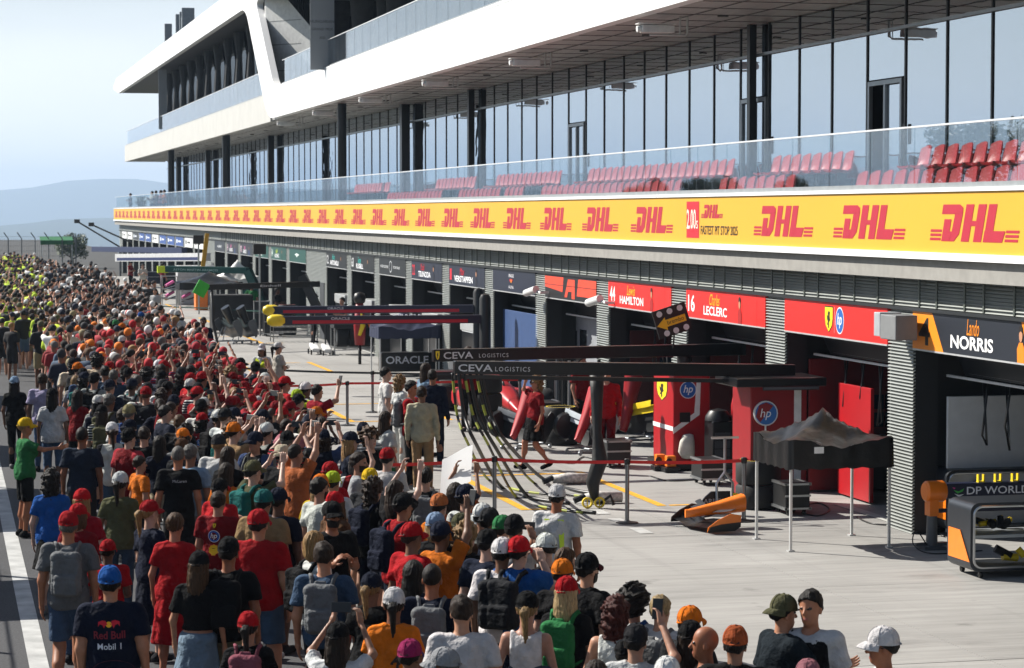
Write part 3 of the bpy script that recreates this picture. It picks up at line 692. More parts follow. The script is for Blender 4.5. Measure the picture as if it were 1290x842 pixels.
def s_f1(d, W):
    d.poly([(0, H*.46), (W*.36, H*.30), (W*.38, H*.92), (0, H*.92)], '#e5472b', 1)
    d.poly([(W*.40, H*.10), (W*.47, H*.86), (W*.60, H*.86), (W*.60, H*.06), (W*.54, H*.06), (W*.54, H*.35), (W*.47, H*.35), (W*.45, H*.10)], '#e5472b', 1)
    d.poly([(W*.64, H*.2), (W, H*.2), (W, H*.90), (W*.67, H*.90)], '#e5472b', 1); d.rect(0, H*.56, W, H*.585, '#15171a', 2)
sign(4, '#15171a', 'black garage sign with broken orange red band and letter emblem', s_f1)
def bull(d, u, v, h, lay=1):
    d.disc(u, v + h*.5, h*.28, h*.28, '#f5b81c', lay)
    for s in (-1, 1): d.poly([(u + s*h*.12, v + h*.5), (u + s*h*.3, v + h*.85), (u + s*h*.62, v + h*.9), (u + s*h*1.0, v + h*.75), (u + s*h*1.02, v + h*.3), (u + s*h*.85, v + h*.55), (u + s*h*.6, v + h*.45), (u + s*h*.45, v + h*.15), (u + s*h*.35, v + h*.4)], '#c8192f', lay+1)
    return d
def s_rb(d, W): d.text('ORACLE', W*.45, H*.68, H*.2, '#e8e8ee', 1, bold=.01, center=True, width=W*.12); bull(d, W*.45, H*.36, H*.28); d.text('RACING', W*.45, H*.16, H*.18, '#e8e8ee', 1, center=True, width=W*.11)
sign(5, '#161d31', 'navy garage sign with a small red and yellow emblem', s_rb)
sign(6, '#161d31', 'navy garage sign with one red digit beside the small emblem sign', drv('1', 'Max', 'VERSTAPPEN', 'n', '#c8192f', '#c8192f', '#eef0f4', '#0e1424', tx=.16, tw=.52, px=.78))
sign(7, '#161d31', 'navy garage sign with double red digits beside the black ring sign', drv('22', 'Yuki', 'TSUNODA', 'n', '#c8192f', '#c8192f', '#eef0f4', '#0e1424', tx=.24, tw=.40, px=.74))
def s_mer(d, W): d.disc(W*.45, H*.5, W*.05, H*.34, '#c9cdd2'); d.disc(W*.45, H*.5, W*.042, H*.29, '#14181c', 2); d.text('PETRONAS', W*.55, H*.4, H*.22, '#cfd3d6', 1, width=W*.25); d.text('MERCEDES', W*.06, H*.4, H*.22, '#cfd3d6', 1, width=W*.3)
sign(8, '#14181c', 'black garage sign with a silver ring emblem and pale lettering', s_mer)
sign(9, '#14181c', 'black garage sign with driver portrait beside the ring emblem', drv('63', 'George', 'RUSSELL', 'n', '#d5d8da', '#35b8b0', '#eef0f4', '#202428'))
sign(10, '#14181c', 'black garage sign with driver portrait beside the blank grey wall', drv('12', 'Kimi', 'ANTONELLI', 'n', '#d5d8da', '#35b8b0', '#eef0f4', '#202428', tx=.2, tw=.42))
for n, num, nm in ((11, '', ''), (12, '14', 'ALONSO'), (13, '18', 'STROLL')):
    sign(n, '#0f4a43', ['teal garage sign with small wings emblem', 'teal garage sign with pale digits between its two neighbours', 'teal garage sign with pale digits beside the dark slate signs'][n-11],
         (lambda d, W: (d.rect(W*.35, H*.5, W*.6, H*.6, '#d9e6e2'), d.disc(W*.475, H*.52, W*.04, H*.16, '#d9e6e2', 2))) if n == 11 else drv(num, 'signed', nm, 'n', '#d9e6e2', '#c9dc30', '#eef0f4', '#0a3a34'))
for n, num, nm in ((14, '10', 'GASLY'), (15, '43', 'COLAPINTO'), (16, '', 'ALPINE')):
    sign(n, '#1d2430', ['dark slate garage sign with pink script beside the teal signs', 'dark slate garage sign with pink script between two others', 'dark slate garage sign with one pale word'][n-14], drv(num, 'signed', nm, 'n', '#e6c6d6', '#e07ab0', '#eef0f4', '#2a4a8a') if num else (lambda d, W: d.text('ALPINE', W*.3, H*.35, H*.35, '#e9eef2', 1, width=W*.4)))
far_cols = ['#e9eaea', '#e9eaea', '#2c4f93', '#2c4f93', '#2c4f93', '#e4e5e6', '#2a4b8c', '#2a4b8c', '#30343a']
fi = 0
for n in sorted(k for k in bay if k > 17):
    c = far_cols[fi % len(far_cols)]
    lab = {'#e9eaea': 'white garage sign with dark lettering far along the wall', '#e4e5e6': 'pale grey garage sign between blue ones far along the wall', '#2c4f93': 'blue garage sign with white lettering far along the wall', '#2a4b8c': 'deep blue garage sign near the end of the wall', '#30343a': 'charcoal garage sign at the end of the wall'}[c]
    t = sign(n, c, lab, lambda d, W: (d.rect(W*.1, H*.3, W*.25, H*.7, '#20242a' if c[1] == 'e' else '#dfe6f2'), d.rect(W*.35, H*.4, W*.7, H*.58, '#20242a' if c[1] == 'e' else '#dfe6f2')))
    t['group'] = 'far garage signs ' + c.strip('#'); fi += 1
for n in (-1, -2, -3): sign(n, '#1c212b' if n > -3 else '#f08c14', ['navy garage sign beside the one numbered 4', 'navy garage sign with an orange end', 'plain orange garage sign'][-n-1], (lambda d, W: d.poly([(W*.8, 0), (W, 0), (W, H), (W*.74, H)], '#f08c14', 1)) if n > -3 else None)

# ------------------------------------------------------------------ fittings on the pillars
p = fp(1122, 411, XF - .4); yb_ = bay[1][0] - .3
t = thing('wall_loudspeaker', 'grey boxy loudspeaker on the ribbed pillar beside the orange sign', 'loudspeaker', (XF - .2, p.y, p.z - .2))
m_ = MB(); m_.bx(XF - .50, XF - .16, p.y - .42, p.y + .16, p.z - .19, p.z + .17); m_.build('housing', flat('#7b7d7e', .5), t, bevel=.015)
m_ = MB(); m_.bx(XF - .50, XF - .16, p.y + .17, p.y + .40, p.z - .16, p.z + .19); m_.build('backplate', flat('#b9bcc0', .4, .3), t, bevel=.01)
m_ = MB(); m_.bx(XF - .16, XF + .0, p.y - .1, p.y + .1, p.z - .05, p.z + .05); m_.build('bracket', M_STEEL, t)
for px, py, n, lab in ((671, 366, 5, 'white camera on a bracket on the pillar beside the navy emblem sign'), (751, 378, 4, 'white camera on a bracket on the pillar beside the broken orange band sign')):
    p = fp(px, py, XF - .35)
    t = thing('surveillance_camera', lab, 'camera', (XF - .05, p.y, p.z))
    m_ = MB(); m_.tube([(XF + .0, p.y - .35, p.z - .05), (XF - .25, p.y - .35, p.z - .05), (XF - .3, p.y - .1, p.z)], .03, n=6); m_.build('bracket', flat('#cfd1d0', .4), t)
    m_ = MB(); m_.cyl((XF - .32, p.y - .2, p.z + .03), (XF - .40, p.y + .45, p.z - .08), .085, n=12); m_.cyl((XF - .40, p.y + .45, p.z - .08), (XF - .405, p.y + .5, p.z - .09), .06, n=12, mi=1); m_.build('camera_body', [flat('#d7d9d8', .4), M_BLACKMETAL], t, smooth=True)

# ------------------------------------------------------------------ front equipment: generic builders
M_BLK = flat('#0d0e10', .45, 0, .2); M_RUB = flat('#141414', .75, 0, .2); M_CARB = flat('#16181b', .28, .2, .15); M_RED = flat('#a80c17', .42, 0, .08, 2); M_DRED = flat('#8e0a14', .4, 0, .08)
M_ORG = flat('#f07c12', .38, 0, .06, coat=.2); M_NAVY = flat('#141a33', .4, 0, .08); M_YEL = flat('#e6c81e', .45); M_WHT = flat('#e8e8e6', .5); M_GRY = flat('#53575c', .4, .3); M_TEAL = flat('#0d4b46', .4); M_PINK = flat('#c6498f', .4); M_LIME = flat('#c3dc1f', .45); M_GRN = flat('#2fae2c', .45)
def caster(mb, x, y, mi=0, r=.05): mb.cyl((x - .02, y, r), (x + .02, y, r), r, n=10, mi=mi); mb.bx(x - .025, x + .025, y - .02, y + .02, r, r*2.4, mi)
def place(t, x, y, rz=0.0, z=0.0): t.location = (x, y, z); t.rotation_euler = (0, 0, rz); return t

def post(x, y, label, h=.98, group=None):
    t = thing('barrier_post', label, 'barrier post', (x, y, 0), group)
    m_ = MB(); m_.lathe((x, y, 0), [(0, .0), (.17, .0), (.17, .012), (.05, .03), (.03, .05), (0, .05)], 18); m_.build('base', flat('#3c3d3f', .5, .4), t, smooth=True)
    m_ = MB(); m_.cyl((x, y, .04), (x, y, h - .08), .032, n=12); m_.build('tube', flat('#7d8084', .3, .85), t, smooth=True)
    m_ = MB(); m_.lathe((x, y, 0), [(.0, h - .09), (.046, h - .09), (.046, h - .01), (.035, h), (0, h)], 12); m_.build('belt_head', M_BLK, t, smooth=True)
    return Vector((x, y, h - .05))
def belt(a, b, mat, label, wd=.05, sag=.02):
    m_ = MB(); n = 10; vs = []
    for i in range(n+1):
        q = a.lerp(b, i/n); z = q.z - sag*4*(i/n)*(1 - i/n)
        vs += [(q.x, q.y, z - wd/2), (q.x, q.y, z + wd/2)]
    k = len(vs); nv = Vector((b.y - a.y, a.x - b.x, 0)).normalized()*.002
    vs2 = [(v[0] + nv.x, v[1] + nv.y, v[2]) for v in vs]
    fs = [(2*i, 2*i+1, 2*i+3, 2*i+2) for i in range(n)] + [(k + 2*i, k + 2*i+2, k + 2*i+3, k + 2*i+1) for i in range(n)]
    m_.add(vs + vs2, fs)
    return tag(m_.build('barrier_belt', mat, fix=False), label, 'barrier belt')
M_RBELT = flat('#d01f1a', .6); M_BBELT = flat('#1b2224', .6); M_GBELT = flat('#15433c', .6)
g1 = gp(790, 659); g2 = gp(937, 657); g0 = gp(623, 655)
a0 = post(g0.x, g0.y, 'chrome barrier post with red belt beside the raised white sheet'); a1 = post(g1.x, g1.y, 'chrome barrier post with red belt standing beside the dashed white line'); a2 = post(g2.x, g2.y, 'chrome barrier post beside the orange front wing and black tent')
belt(a0, a1, M_RBELT, 'red barrier belt crossing the apron in front of the black hose trunk'); belt(a1, a2, M_RBELT, 'red barrier belt running to the post beside the orange wing')
ex = gp(470, 664); a_1 = post(ex.x, ex.y, 'chrome barrier post hidden among the front row of fans'); belt(a_1, a0, M_RBELT, 'red barrier belt running behind the raised white sheet into the crowd')
h1 = gp(437.6, 536); h2 = gp(469.4, 519.7)
b1 = post(h1.x, h1.y, 'chrome barrier post with red belt near the fans in red caps'); b2 = post(h2.x, h2.y, 'chrome barrier post with black belt before the yellow line')
bl = gp(352, 540); br = gp(655, 530)
b0 = post(bl.x, bl.y, 'chrome barrier post at the end of the far red belt'); b3 = post(br.x, br.y, 'chrome barrier post between the mechanic and the red racing car')
belt(b0, b1, M_RBELT, 'red barrier belt above the yellow line beside the red caps'); belt(b1, b3, M_RBELT, 'red barrier belt passing behind the group of guests')
c0 = gp(300, 512); c3 = gp(700, 522); cc = post(c0.x, c0.y, 'dark barrier post beside the women in yellow vests'); cd_ = post(c3.x, c3.y, 'chrome barrier post behind the walking woman')
belt(cc, b2, M_BBELT, 'black barrier belt beyond the red one near the vests'); belt(b2, cd_, M_BBELT, 'black barrier belt running towards the grey garage door')
e0 = gp(194, 414); e1 = gp(265, 418); e2 = gp(335, 423)
q0 = post(e0.x, e0.y, 'slim barrier post with dark green belt near the pink wings'); q1 = post(e1.x, e1.y, 'slim barrier post with dark green belt by the green flap'); q2 = post(e2.x, e2.y, 'slim barrier post with dark green belt by the slanted wings')
belt(q0, q1, M_GBELT, 'dark green barrier belt before the pink wing racks'); belt(q1, q2, M_GBELT, 'dark green barrier belt before the slanted black wings')

def canopy_tent(name, label, c, sx, sy, h_eave, h_skirt, h_top, mat, legmat, rz=0.0, droop=.10, logo=None):
    t = thing(name, label, 'tent', (c[0], c[1], 0))
    R = rotm(rz); C = Vector((c[0], c[1], 0)); W = lambda x, y, z: C + R @ Vector((x, y, z))
    n = 21; vs, fs = [], []
    idx = {}
    for i in range(n):
        for j in range(n):
            u, v = i/(n-1)*2 - 1, j/(n-1)*2 - 1; m = max(abs(u), abs(v)); lo = min(abs(u), abs(v))
            z = h_skirt + (h_top - h_skirt)*(1 - m)**1.15
            z -= droop*m*(1 - m)*2.4                                        # sagging cloth
            z -= .06*m*m*(math.cos(lo/m*math.pi*1.0) if m > 0 else 0)
            z += .018*math.sin(9*u + 5*v)*math.sin(7*v - 3*u) + .012*math.sin(17*u - 11*v)
            idx[i, j] = len(vs); vs.append(W(u*sx/2, v*sy/2, z))
    for i in range(n-1):
        for j in range(n-1): fs.append((idx[i, j], idx[i+1, j], idx[i+1, j+1], idx[i, j+1]))
    m_ = MB(); m_.add(vs, fs); cano = m_.build('canopy', mat, t, smooth=2, fix=False)
    per = [(i, 0) for i in range(n)] + [(n-1, j) for j in range(1, n)] + [(i, n-1) for i in range(n-2, -1, -1)] + [(0, j) for j in range(n-2, 0, -1)]
    vs2, fs2 = [], []
    for k, ij in enumerate(per):
        p_ = vs[idx[ij]]; o = (p_ - C); o.z = 0; o = o.normalized()
        vs2 += [p_ + o*.012, Vector((p_.x, p_.y, 0)) + Vector((0, 0, h_eave + .012*math.sin(k*1.9))) + o*(.015 + .012*math.sin(k*1.3))]
    L = len(per)
    for k in range(L): fs2.append((2*k, 2*k+1, 2*((k+1) % L)+1, 2*((k+1) % L)))
    m_ = MB(); m_.add(vs2, fs2); m_.build('valance', mat, t, smooth=2, fix=False)
    for a in (-1, 1):
        for b in (-1, 1):
            m_ = MB(); q = W(a*(sx/2 - .03), b*(sy/2 - .03), 0); m_.box((q.x, q.y, h_skirt/2), (.035, .035, h_skirt), R); m_.box((q.x, q.y, .01), (.09, .09, .02), R); m_.build('leg', legmat, t)
    m_ = MB()
    for a, b, a2_, b2_ in ((-1, -1, 1, -1), (1, -1, 1, 1), (1, 1, -1, 1), (-1, 1, -1, -1)):
        k = .48; m_.tube([W(a*sx*k, b*sy*k, h_eave + .02), W(a2_*sx*k, b2_*sy*k, h_skirt - .03)], .012, n=5); m_.tube([W(a*sx*k, b*sy*k, h_skirt - .03), W(a2_*sx*k, b2_*sy*k, h_eave + .02)], .012, n=5)
    m_.build('truss', legmat, t)
    if logo: logo(t, W)
    return t
cs = [gp(954, 679), gp(1009, 694), gp(1118, 689), gp(1061, 677)]; cx = sum(p.x for p in cs)/4; cy = sum(p.y for p in cs)/4
M_TARP = flat('#0c0d0f', .34, 0, .25, 5, .6); M_LEG = flat('#d0d2d2', .35, .5)
tent = canopy_tent('canopy_tent', 'small black canopy tent on white legs in front of the red garage', (cx, cy), 1.54, 1.36, 1.14, 1.50, 1.94, M_TARP, M_LEG, rz=math.atan2(cs[2].y - cs[1].y, cs[2].x - cs[1].x)*.5)
m_ = MB(); q = cs[1]; m_.bx(q.x + .16, q.x + .30, q.y - .075, q.y - .07, 1.36, 1.45); m_.build('label_patch', M_WHT, tent)

# front wing with nose, on a wheeled stand; nose along +y, span along x
def wing_part(name, label, loc, rz, tilt, nose_m, wing_m, plate_m, flap_m, sc=1.0, stand=True, group=None, lift=.0, covers=False, txt=None):
    t = thing(name, label, 'front wing', loc, group); t.rotation_euler = (0, 0, rz); t.scale = (sc,)*3
    T = Matrix.Translation((0, 0, lift)) @ Matrix.Rotation(tilt, 4, 'X')
    X_ = lambda p_: T @ Vector(p_)
    def B(mb, nm, mat, **k): mb.v = [tuple(X_(v)) for v in mb.v]; return mb.build(nm, mat, t, world=False, **k)
    mb = MB(); n = 14; vs = []; rings = [(0, .03, .09, .30), (.06, .08, .085, .30), (.3, .11, .10, .33), (.7, .15, .13, .38), (1.1, .19, .17, .44), (1.3, .20, .19, .47)]
    for y, rx, rz_, zc in rings:
        for j in range(n): a = 2*math.pi*j/n; vs.append((rx*math.copysign(abs(math.cos(a))**.7, math.cos(a)), y, zc + rz_*math.copysign(abs(math.sin(a))**.7, math.sin(a))))
    fs = [(i*n + j, i*n + (j+1) % n, (i+1)*n + (j+1) % n, (i+1)*n + j) for i in range(len(rings)-1) for j in range(n)] + [tuple(range(n)), tuple(range((len(rings)-1)*n, len(rings)*n))]
    mb.add(vs, fs); B(mb, 'nose', nose_m, smooth=True)
    for k, (y, ch, z, mt) in enumerate(((.02, .32, .07, wing_m), (.26, .20, .15, wing_m), (.40, .16, .24, flap_m), (.50, .13, .33, flap_m))):
        mb = MB(); vs = []; m = 13
        for i in range(m):
            s_ = i/(m-1)*2 - 1; dz = .10*abs(s_)**2*(k+1)/4 - (.05 if k else .03)*math.exp(-(s_*5)**2); sw = .12*abs(s_)
            for a, b in ((0, 0), (ch*.5, .03), (ch, .015 + ch*.25), (ch*.5, .012)): vs.append((s_*.88, y + a + sw, z + b + dz))
        fs = [(i*4 + j, i*4 + (j+1) % 4, (i+1)*4 + (j+1) % 4, (i+1)*4 + j) for i in range(m-1) for j in range(4)]
        mb.add(vs, fs); B(mb, 'wing_element', mt, smooth=True)
    for s_ in (-1, 1):
        mb = MB(); mb.prism([(.0, .02), (.62, .02), (.74, .10), (.74, .34), (.50, .38), (.22, .26), (.02, .12)], lambda u, v, q: (q + s_*.05*(v/.4), u + .08, v), s_*.89, s_*.905); pm_ = plate_m if not isinstance(plate_m, tuple) else plate_m[0 if s_ < 0 else 1]; e = B(mb, 'endplate', pm_)
        if isinstance(plate_m, tuple) and s_ > 0: mb = MB(); mb.prism([(.0, .02), (.62, .02), (.74, .10), (.74, .20), (.30, .17), (.06, .12)], lambda u, v, q: (q + s_*.05*(v/.4), u + .08, v), s_*.906, s_*.912); B(mb, 'endplate_foot', M_BLK)
        if covers: mb = MB(); mb.lathe((s_*.8, .35, .3), [(0, -.08), (.3, -.08), (.34, 0), (.3, .08), (0, .08)], 16, axis='X'); B(mb, 'cover', M_BLK, smooth=True)
    if stand:
        mb = MB()
        for s_ in (-1, 1):
            mb.tube([(s_*.28, -.35, .12), (s_*.28, .75, .12)], .022, n=6); caster(mb, s_*.28, -.35); caster(mb, s_*.28, .75)
            mb.tube([(s_*.28, .55, .12), (s_*.12, .35, .5 + lift)], .02, n=6)
        mb.tube([(-.28, 0, .12), (.28, 0, .12)], .022, n=6); mb.tube([(-.28, .6, .12), (.28, .6, .12)], .022, n=6)
        mb.build('stand', flat('#8b9096', .35, .7), t, world=False)
    return t
# ------------------------------------------------------------------ gantries
def hose(pts, r, label, stripes=False, mat=None):
    P = [Vector(p_) for p_ in pts]; path = []
    for i in range(len(P)-1):                    # Catmull-Rom
        a, b, c, d_ = P[max(i-1, 0)], P[i], P[i+1], P[min(i+2, len(P)-1)]
        for k in range(8):
            t = k/8; path.append(.5*((2*b) + (c - a)*t + (2*a - 5*b + 4*c - d_)*t*t + (3*b - a - 3*c + d_)*t**3))
    path.append(P[-1])
    m_ = MB(); m_.tube(path, r, n=7)
    if stripes:
        n = 7
        for i in range(len(path)-1):
            if (i//2) % 2: 
                for j in range(n): m_.m[i*n + j] = 1
    return tag(m_.build('air_hose', [mat or M_BLK, flat('#98a03a', .6)], smooth=2), label, 'hose')
def beam(mb, a, b, w_, h, mi=0):
    a = Vector(a); b = Vector(b); d = b - a; L = d.length; rz = math.atan2(d.y, d.x); ry = -math.asin(d.z/L)
    mb.box((a + b)/2, (L, w_, h), Matrix.Rotation(rz, 3, 'Z') @ Matrix.Rotation(ry, 3, 'Y'), mi); return mb
def beam_decal(t, a, b, w_, fn, h):
    """print on the face of a beam turned to the camera; u runs from a to b"""
    a = Vector(a); b = Vector(b); e = (b - a).normalized(); nrm = Vector((e.y, -e.x, 0)).normalized()
    d = Decal(); fn(d, (b - a).length)
    upv = e.cross(nrm).normalized()
    if upv.z < 0: upv = -upv
    return d.build('lettering', t, lambda u, v, o: a + e*u + upv*(v - h/2) + nrm*(w_/2 + o))
# red team: near gantry
YA = 36.15
tipA = yp(572, 463, YA); rootA = yp(1000, 467, YA)
gA = thing('pit_gantry', 'long black overhead pit gantry boom with white lettering from the red cabinet', 'gantry', (12.9, YA, 0))
m_ = MB(); beam(m_, tipA, rootA, .16, .20); m_.build('boom', M_CARB, gA, bevel=.012)
m_ = MB(); beam(m_, tipA + Vector((0, 0, -.145)), rootA + Vector((-1.2, 0, -.145)), .10, .06); m_.build('lower_rail', M_BLK, gA)
beam_decal(gA, tipA, rootA, .16, lambda d, L: (d.text('CEVA', .05, .045, .155, '#c9ccd2', 1, bold=.012, width=.55), d.text('LOGISTICS', .64, .05, .10, '#c9ccd2', 1, width=.56, spacing=1.3)), .20)
c1 = gp(945, 640); X0, X1_ = c1.x, c1.x + .95
m_ = MB(); m_.bx(X0, X1_, c1.y, c1.y + .9, .12, 1.95); cab = m_.build('cabinet', flat('#8e0a14', .45, 0, .08), gA, bevel=.02)
m_ = MB(); m_.bx(X0 + .05, X1_ - .05, c1.y + .05, c1.y + .85, 0, .12); m_.build('plinth', M_BLK, gA)
m_ = MB(); m_.bx(X1_ - .22, X1_ - .10, c1.y - .006, c1.y + .002, .3, 1.93); m_.build('stripe', M_WHT, cab)
m_ = MB(); m_.box((X0 + .4, c1.y + .2, 2.02), (1.5, 1.1, .14)); m_.box((X0 + .55, c1.y - .35, 1.93), (.95, .03, .07), mi=1); m_.build('head_cover', [M_CARB, M_GRY], gA, bevel=.03)
q = yp(965, 521, c1.y - .05); d = Decal(); d.disc(q.x, q.z, .20, .20, '#d9dde2', 1); d.disc(q.x, q.z, .18, .18, '#2f6fb8', 2); d.poly([(q.x - .17, q.z - .05), (q.x - .1, q.z - .14), (q.x + .12, q.z + .12), (q.x, q.z + .175), (q.x - .12, q.z + .13)], '#8a1a22', 3); d.text('hp', q.x - .1, q.z - .06, .2, '#eef2f6', 4, shear=.2, width=.18)
d.build('round_logo', gA, lambda u, v, o: (u, c1.y - .05 - o, v)); m_ = MB(); m_.cyl((q.x, c1.y - .05, q.z), (q.x, c1.y, q.z), .2, n=24); m_.cyl((q.x, c1.y - .03, q.z - .2), (q.x, c1.y - .03, q.z - .55), .015, n=6); m_.build('logo_disc', M_WHT, gA)
# red team: far gantry and cabinet with shield
c2 = gp(848, 593); X0, X1_ = c2.x, c2.x + .70
gB = thing('pit_gantry', 'black gantry boom with small yellow shield above the red shield cabinet', 'gantry', (c2.x, c2.y, 0))
tipB = yp(545, 448, c2.y + .2); rootB = yp(938, 440, c2.y + .6)
m_ = MB(); beam(m_, tipB, rootB, .16, .22); m_.build('boom', M_CARB, gB, bevel=.012)
beam_decal(gB, tipB, rootB, .16, lambda d, L: (shield(d, .07, .11, .07, .16), d.text('CEVA', .18, .05, .17, '#c9ccd2', 1, bold=.012, width=.55), d.text('LOGISTICS', .84, .06, .10, '#c9ccd2', 1, width=.55, spacing=1.3)), .22)
m_ = MB(); m_.bx(X0, X1_, c2.y, c2.y + 1.25, .14, 1.78); cab = m_.build('cabinet', M_RED, gB, bevel=.02)
m_ = MB(); m_.bx(X0 - .1, X1_ + .05, c2.y - .1, c2.y + 1.3, .03, .13); m_.build('plinth', M_BLK, gB)
m_ = MB(); m_.bx(X0 - .007, X0 + .002, c2.y, c2.y + 1.25, .72, .80); m_.prism([(0, .72), (.40, 1.0), (.44, 1.55), (.52, 1.55), (.50, .96), (0, .62)], lambda u, v, t: (X0 + u, t, v + .05), c2.y - .007, c2.y + .002); m_.build('stripe', M_WHT, cab)
d = Decal(); hp_logo(d, .26, 1.50, .145); d.build('round_logo', cab, lambda u, v, o: (X0 + u + .02, c2.y - o, v - .03))
d = Decal(); shield(d, .55, 1.42, .62, .36); d.build('shield', cab, lambda u, v, o: (X0 - o, c2.y + 1.25 - u, v))
m_ = MB(); m_.bx(X0 + .12, X0 + .32, c2.y - .012, c2.y, .88, 1.06); m_.build('socket_panel', M_BLK, cab)
m_ = MB(); m_.cyl((X0 + .4, c2.y + .6, 1.78), (X0 + .4, c2.y + .6, 2.2), .14, n=14); m_.build('mast', M_BLK, gB, smooth=True)
# white bag hanging on it, orange fans at its foot
m_ = MB(); qb = yp(866, 562, c2.y - .1); m_.lathe((qb.x, qb.y, qb.z), [(0, -.24), (.12, -.22), (.16, -.1), (.14, .08), (.1, .2), (.03, .22), (0, .22)], 12); m_.v = [(x + .02*math.sin(z*30), y*1.0 + (y - qb.y)*-.35, z) for x, y, z in m_.v]
tag(m_.build('cloth_bag', flat('#cfccc2', .8, 0, .15, 12, .5), smooth=2), 'white cloth bag hanging on the red cabinet with the shield', 'bag')
for px, py, lab in ((829, 592, 'small orange fan unit at the corner of the red shield cabinet'), (842, 594, 'orange fan unit standing in front of the red shield cabinet')):
    q = gp(px, py); t = thing('cooling_fan', lab, 'fan', (q.x, q.y - .1, 0)); m_ = MB(); m_.bx(q.x - .09, q.x + .09, q.y - .2, q.y - .05, .10, .30); m_.build('housing', M_ORG, t, bevel=.02)
    m_ = MB(); m_.bx(q.x - .14, q.x + .14, q.y - .26, q.y, .02, .09); m_.cyl((q.x - .05, q.y - .2, .2), (q.x - .05, q.y - .215, .2), .06, n=12); m_.build('foot', M_BLK, t)
# stop board on a stick
q = yp(846, 404, c2.y - .3); t = thing('signal_board', 'tilted black square signal board with yellow arrow and round holes', 'sign', (q.x, q.y, q.z - .3))
ang = .30; ca, sa = math.cos(ang), math.sin(ang); RB_ = lambda u, v, o: (q.x + ca*u - sa*v, q.y - o, q.z + sa*u + ca*v)
m_ = MB(); m_.prism([(-.32, -.26), (.32, -.26), (.32, .26), (-.32, .26)], RB_, 0, .04); m_.build('board', M_BLK, t)
d = Decal(); d.poly([(-.30, -.02), (-.12, .10), (-.12, .05), (.26, .05), (.26, -.08), (-.12, -.08), (-.12, -.14)], '#e8b61c', 17)
d.text('brembo', -.10, -.045, .11, '#1b1710', 18, width=.32)
for u, v in ((-.2, .18), (0, .18), (.2, .18), (-.16, -.19), (.02, -.19), (.22, -.19)): d.disc(u, v, .055, .055, '#cfd2d6', 17)
d.build('markings', t, RB_); m_ = MB(); m_.tube([RB_(0, -.2, -.02), (q.x + .05, q.y + .05, tipB.z + .1)], .015, n=6); m_.build('stick', M_BLK, t)
# hanging and lying hoses
for k, (px0, pxm, px1, py1, st) in enumerate(((578, 600, 672, 628, False), (585, 615, 690, 640, True), (592, 622, 705, 640, False), (600, 632, 712, 622, True), (606, 640, 725, 618, False), (570, 590, 655, 618, True))):
    a = yp(px0, 470, YA - .08 + k*.03); mid = yp(pxm, 560, YA + .1*k - .2); e = gp(px1 - 40, py1 - 14, .03); f = gp(px1, py1, .03)
    hose([a, a.lerp(mid, .5) + Vector((-.05, 0, -.1)), mid, e, f, gp(px1 + 45, py1 + 6, .03)], .030 if not st else .022, ['thick black hose hanging from the near gantry tip', 'yellow striped hose beside the thick black one on the near gantry', 'black hose ending by the striped covers on the ground', 'yellow striped hose curving towards the yellow line', 'black hose lying farthest towards the walking woman', 'yellow striped hose nearest the raised white sheet'][k], st)
gt = gp(748, 640); t = thing('hose_trunk', 'upright padded black hose trunk on small yellow wheels', 'hose', (gt.x, gt.y, 0))
top = yp(752, 470, gt.y + .1); m_ = MB(); m_.tube([(gt.x + .02, gt.y, .12), (gt.x - .02, gt.y, .4), (gt.x + .1, gt.y, .75), (gt.x + .06, gt.y + .02, 1.2), top + Vector((0, 0, -.35)), top], [.06, .11, .13, .07, .10, .12], n=12); m_.build('padded_sleeve', flat('#121315', .6, 0, .3, 7, .6), t, smooth=2)
m_ = MB()
for s_ in (-.12, .08): m_.lathe((gt.x + s_, gt.y - .05, .09), [(.06, -.02), (.09, -.02), (.09, .02), (.06, .02), (.06, -.02)], 16, axis='Y'); m_.tube([(gt.x + s_, gt.y - .05, .03), (gt.x + s_, gt.y - .05, .15)], .01, n=5)
m_.build('wheel', M_YEL, t, smooth=True); m_ = MB(); m_.tube([(gt.x + .1, gt.y, .06), (gt.x + .25, gt.y - .1, .2), (gt.x + .3, gt.y - .1, .05)], .03, n=6); m_.build('foot', M_BLK, t)
for px, py, L, lab in ((723, 610, .75, 'white printed cover roll lying beyond the hose trunk'), (760, 634, .62, 'white printed cover roll lying beside the yellow wheels')):
    q = gp(px, py); t = thing('cover_roll', lab, 'roll', (q.x, q.y, 0)); m_ = MB(); m_.tube([(q.x - L/2, q.y, .09), (q.x - .1, q.y + .02, .1), (q.x + L/2, q.y - .02, .09)], [.07, .1, .08], n=10); m_.build('roll', flat('#c9c5c0', .7, 0, .5, 16), t, smooth=2)
    m_ = MB(); m_.tube([(q.x - L/2 - .18, q.y, .05), (q.x - L/2, q.y, .12)], .05, n=8); m_.build('end_cap', M_BLK, t)
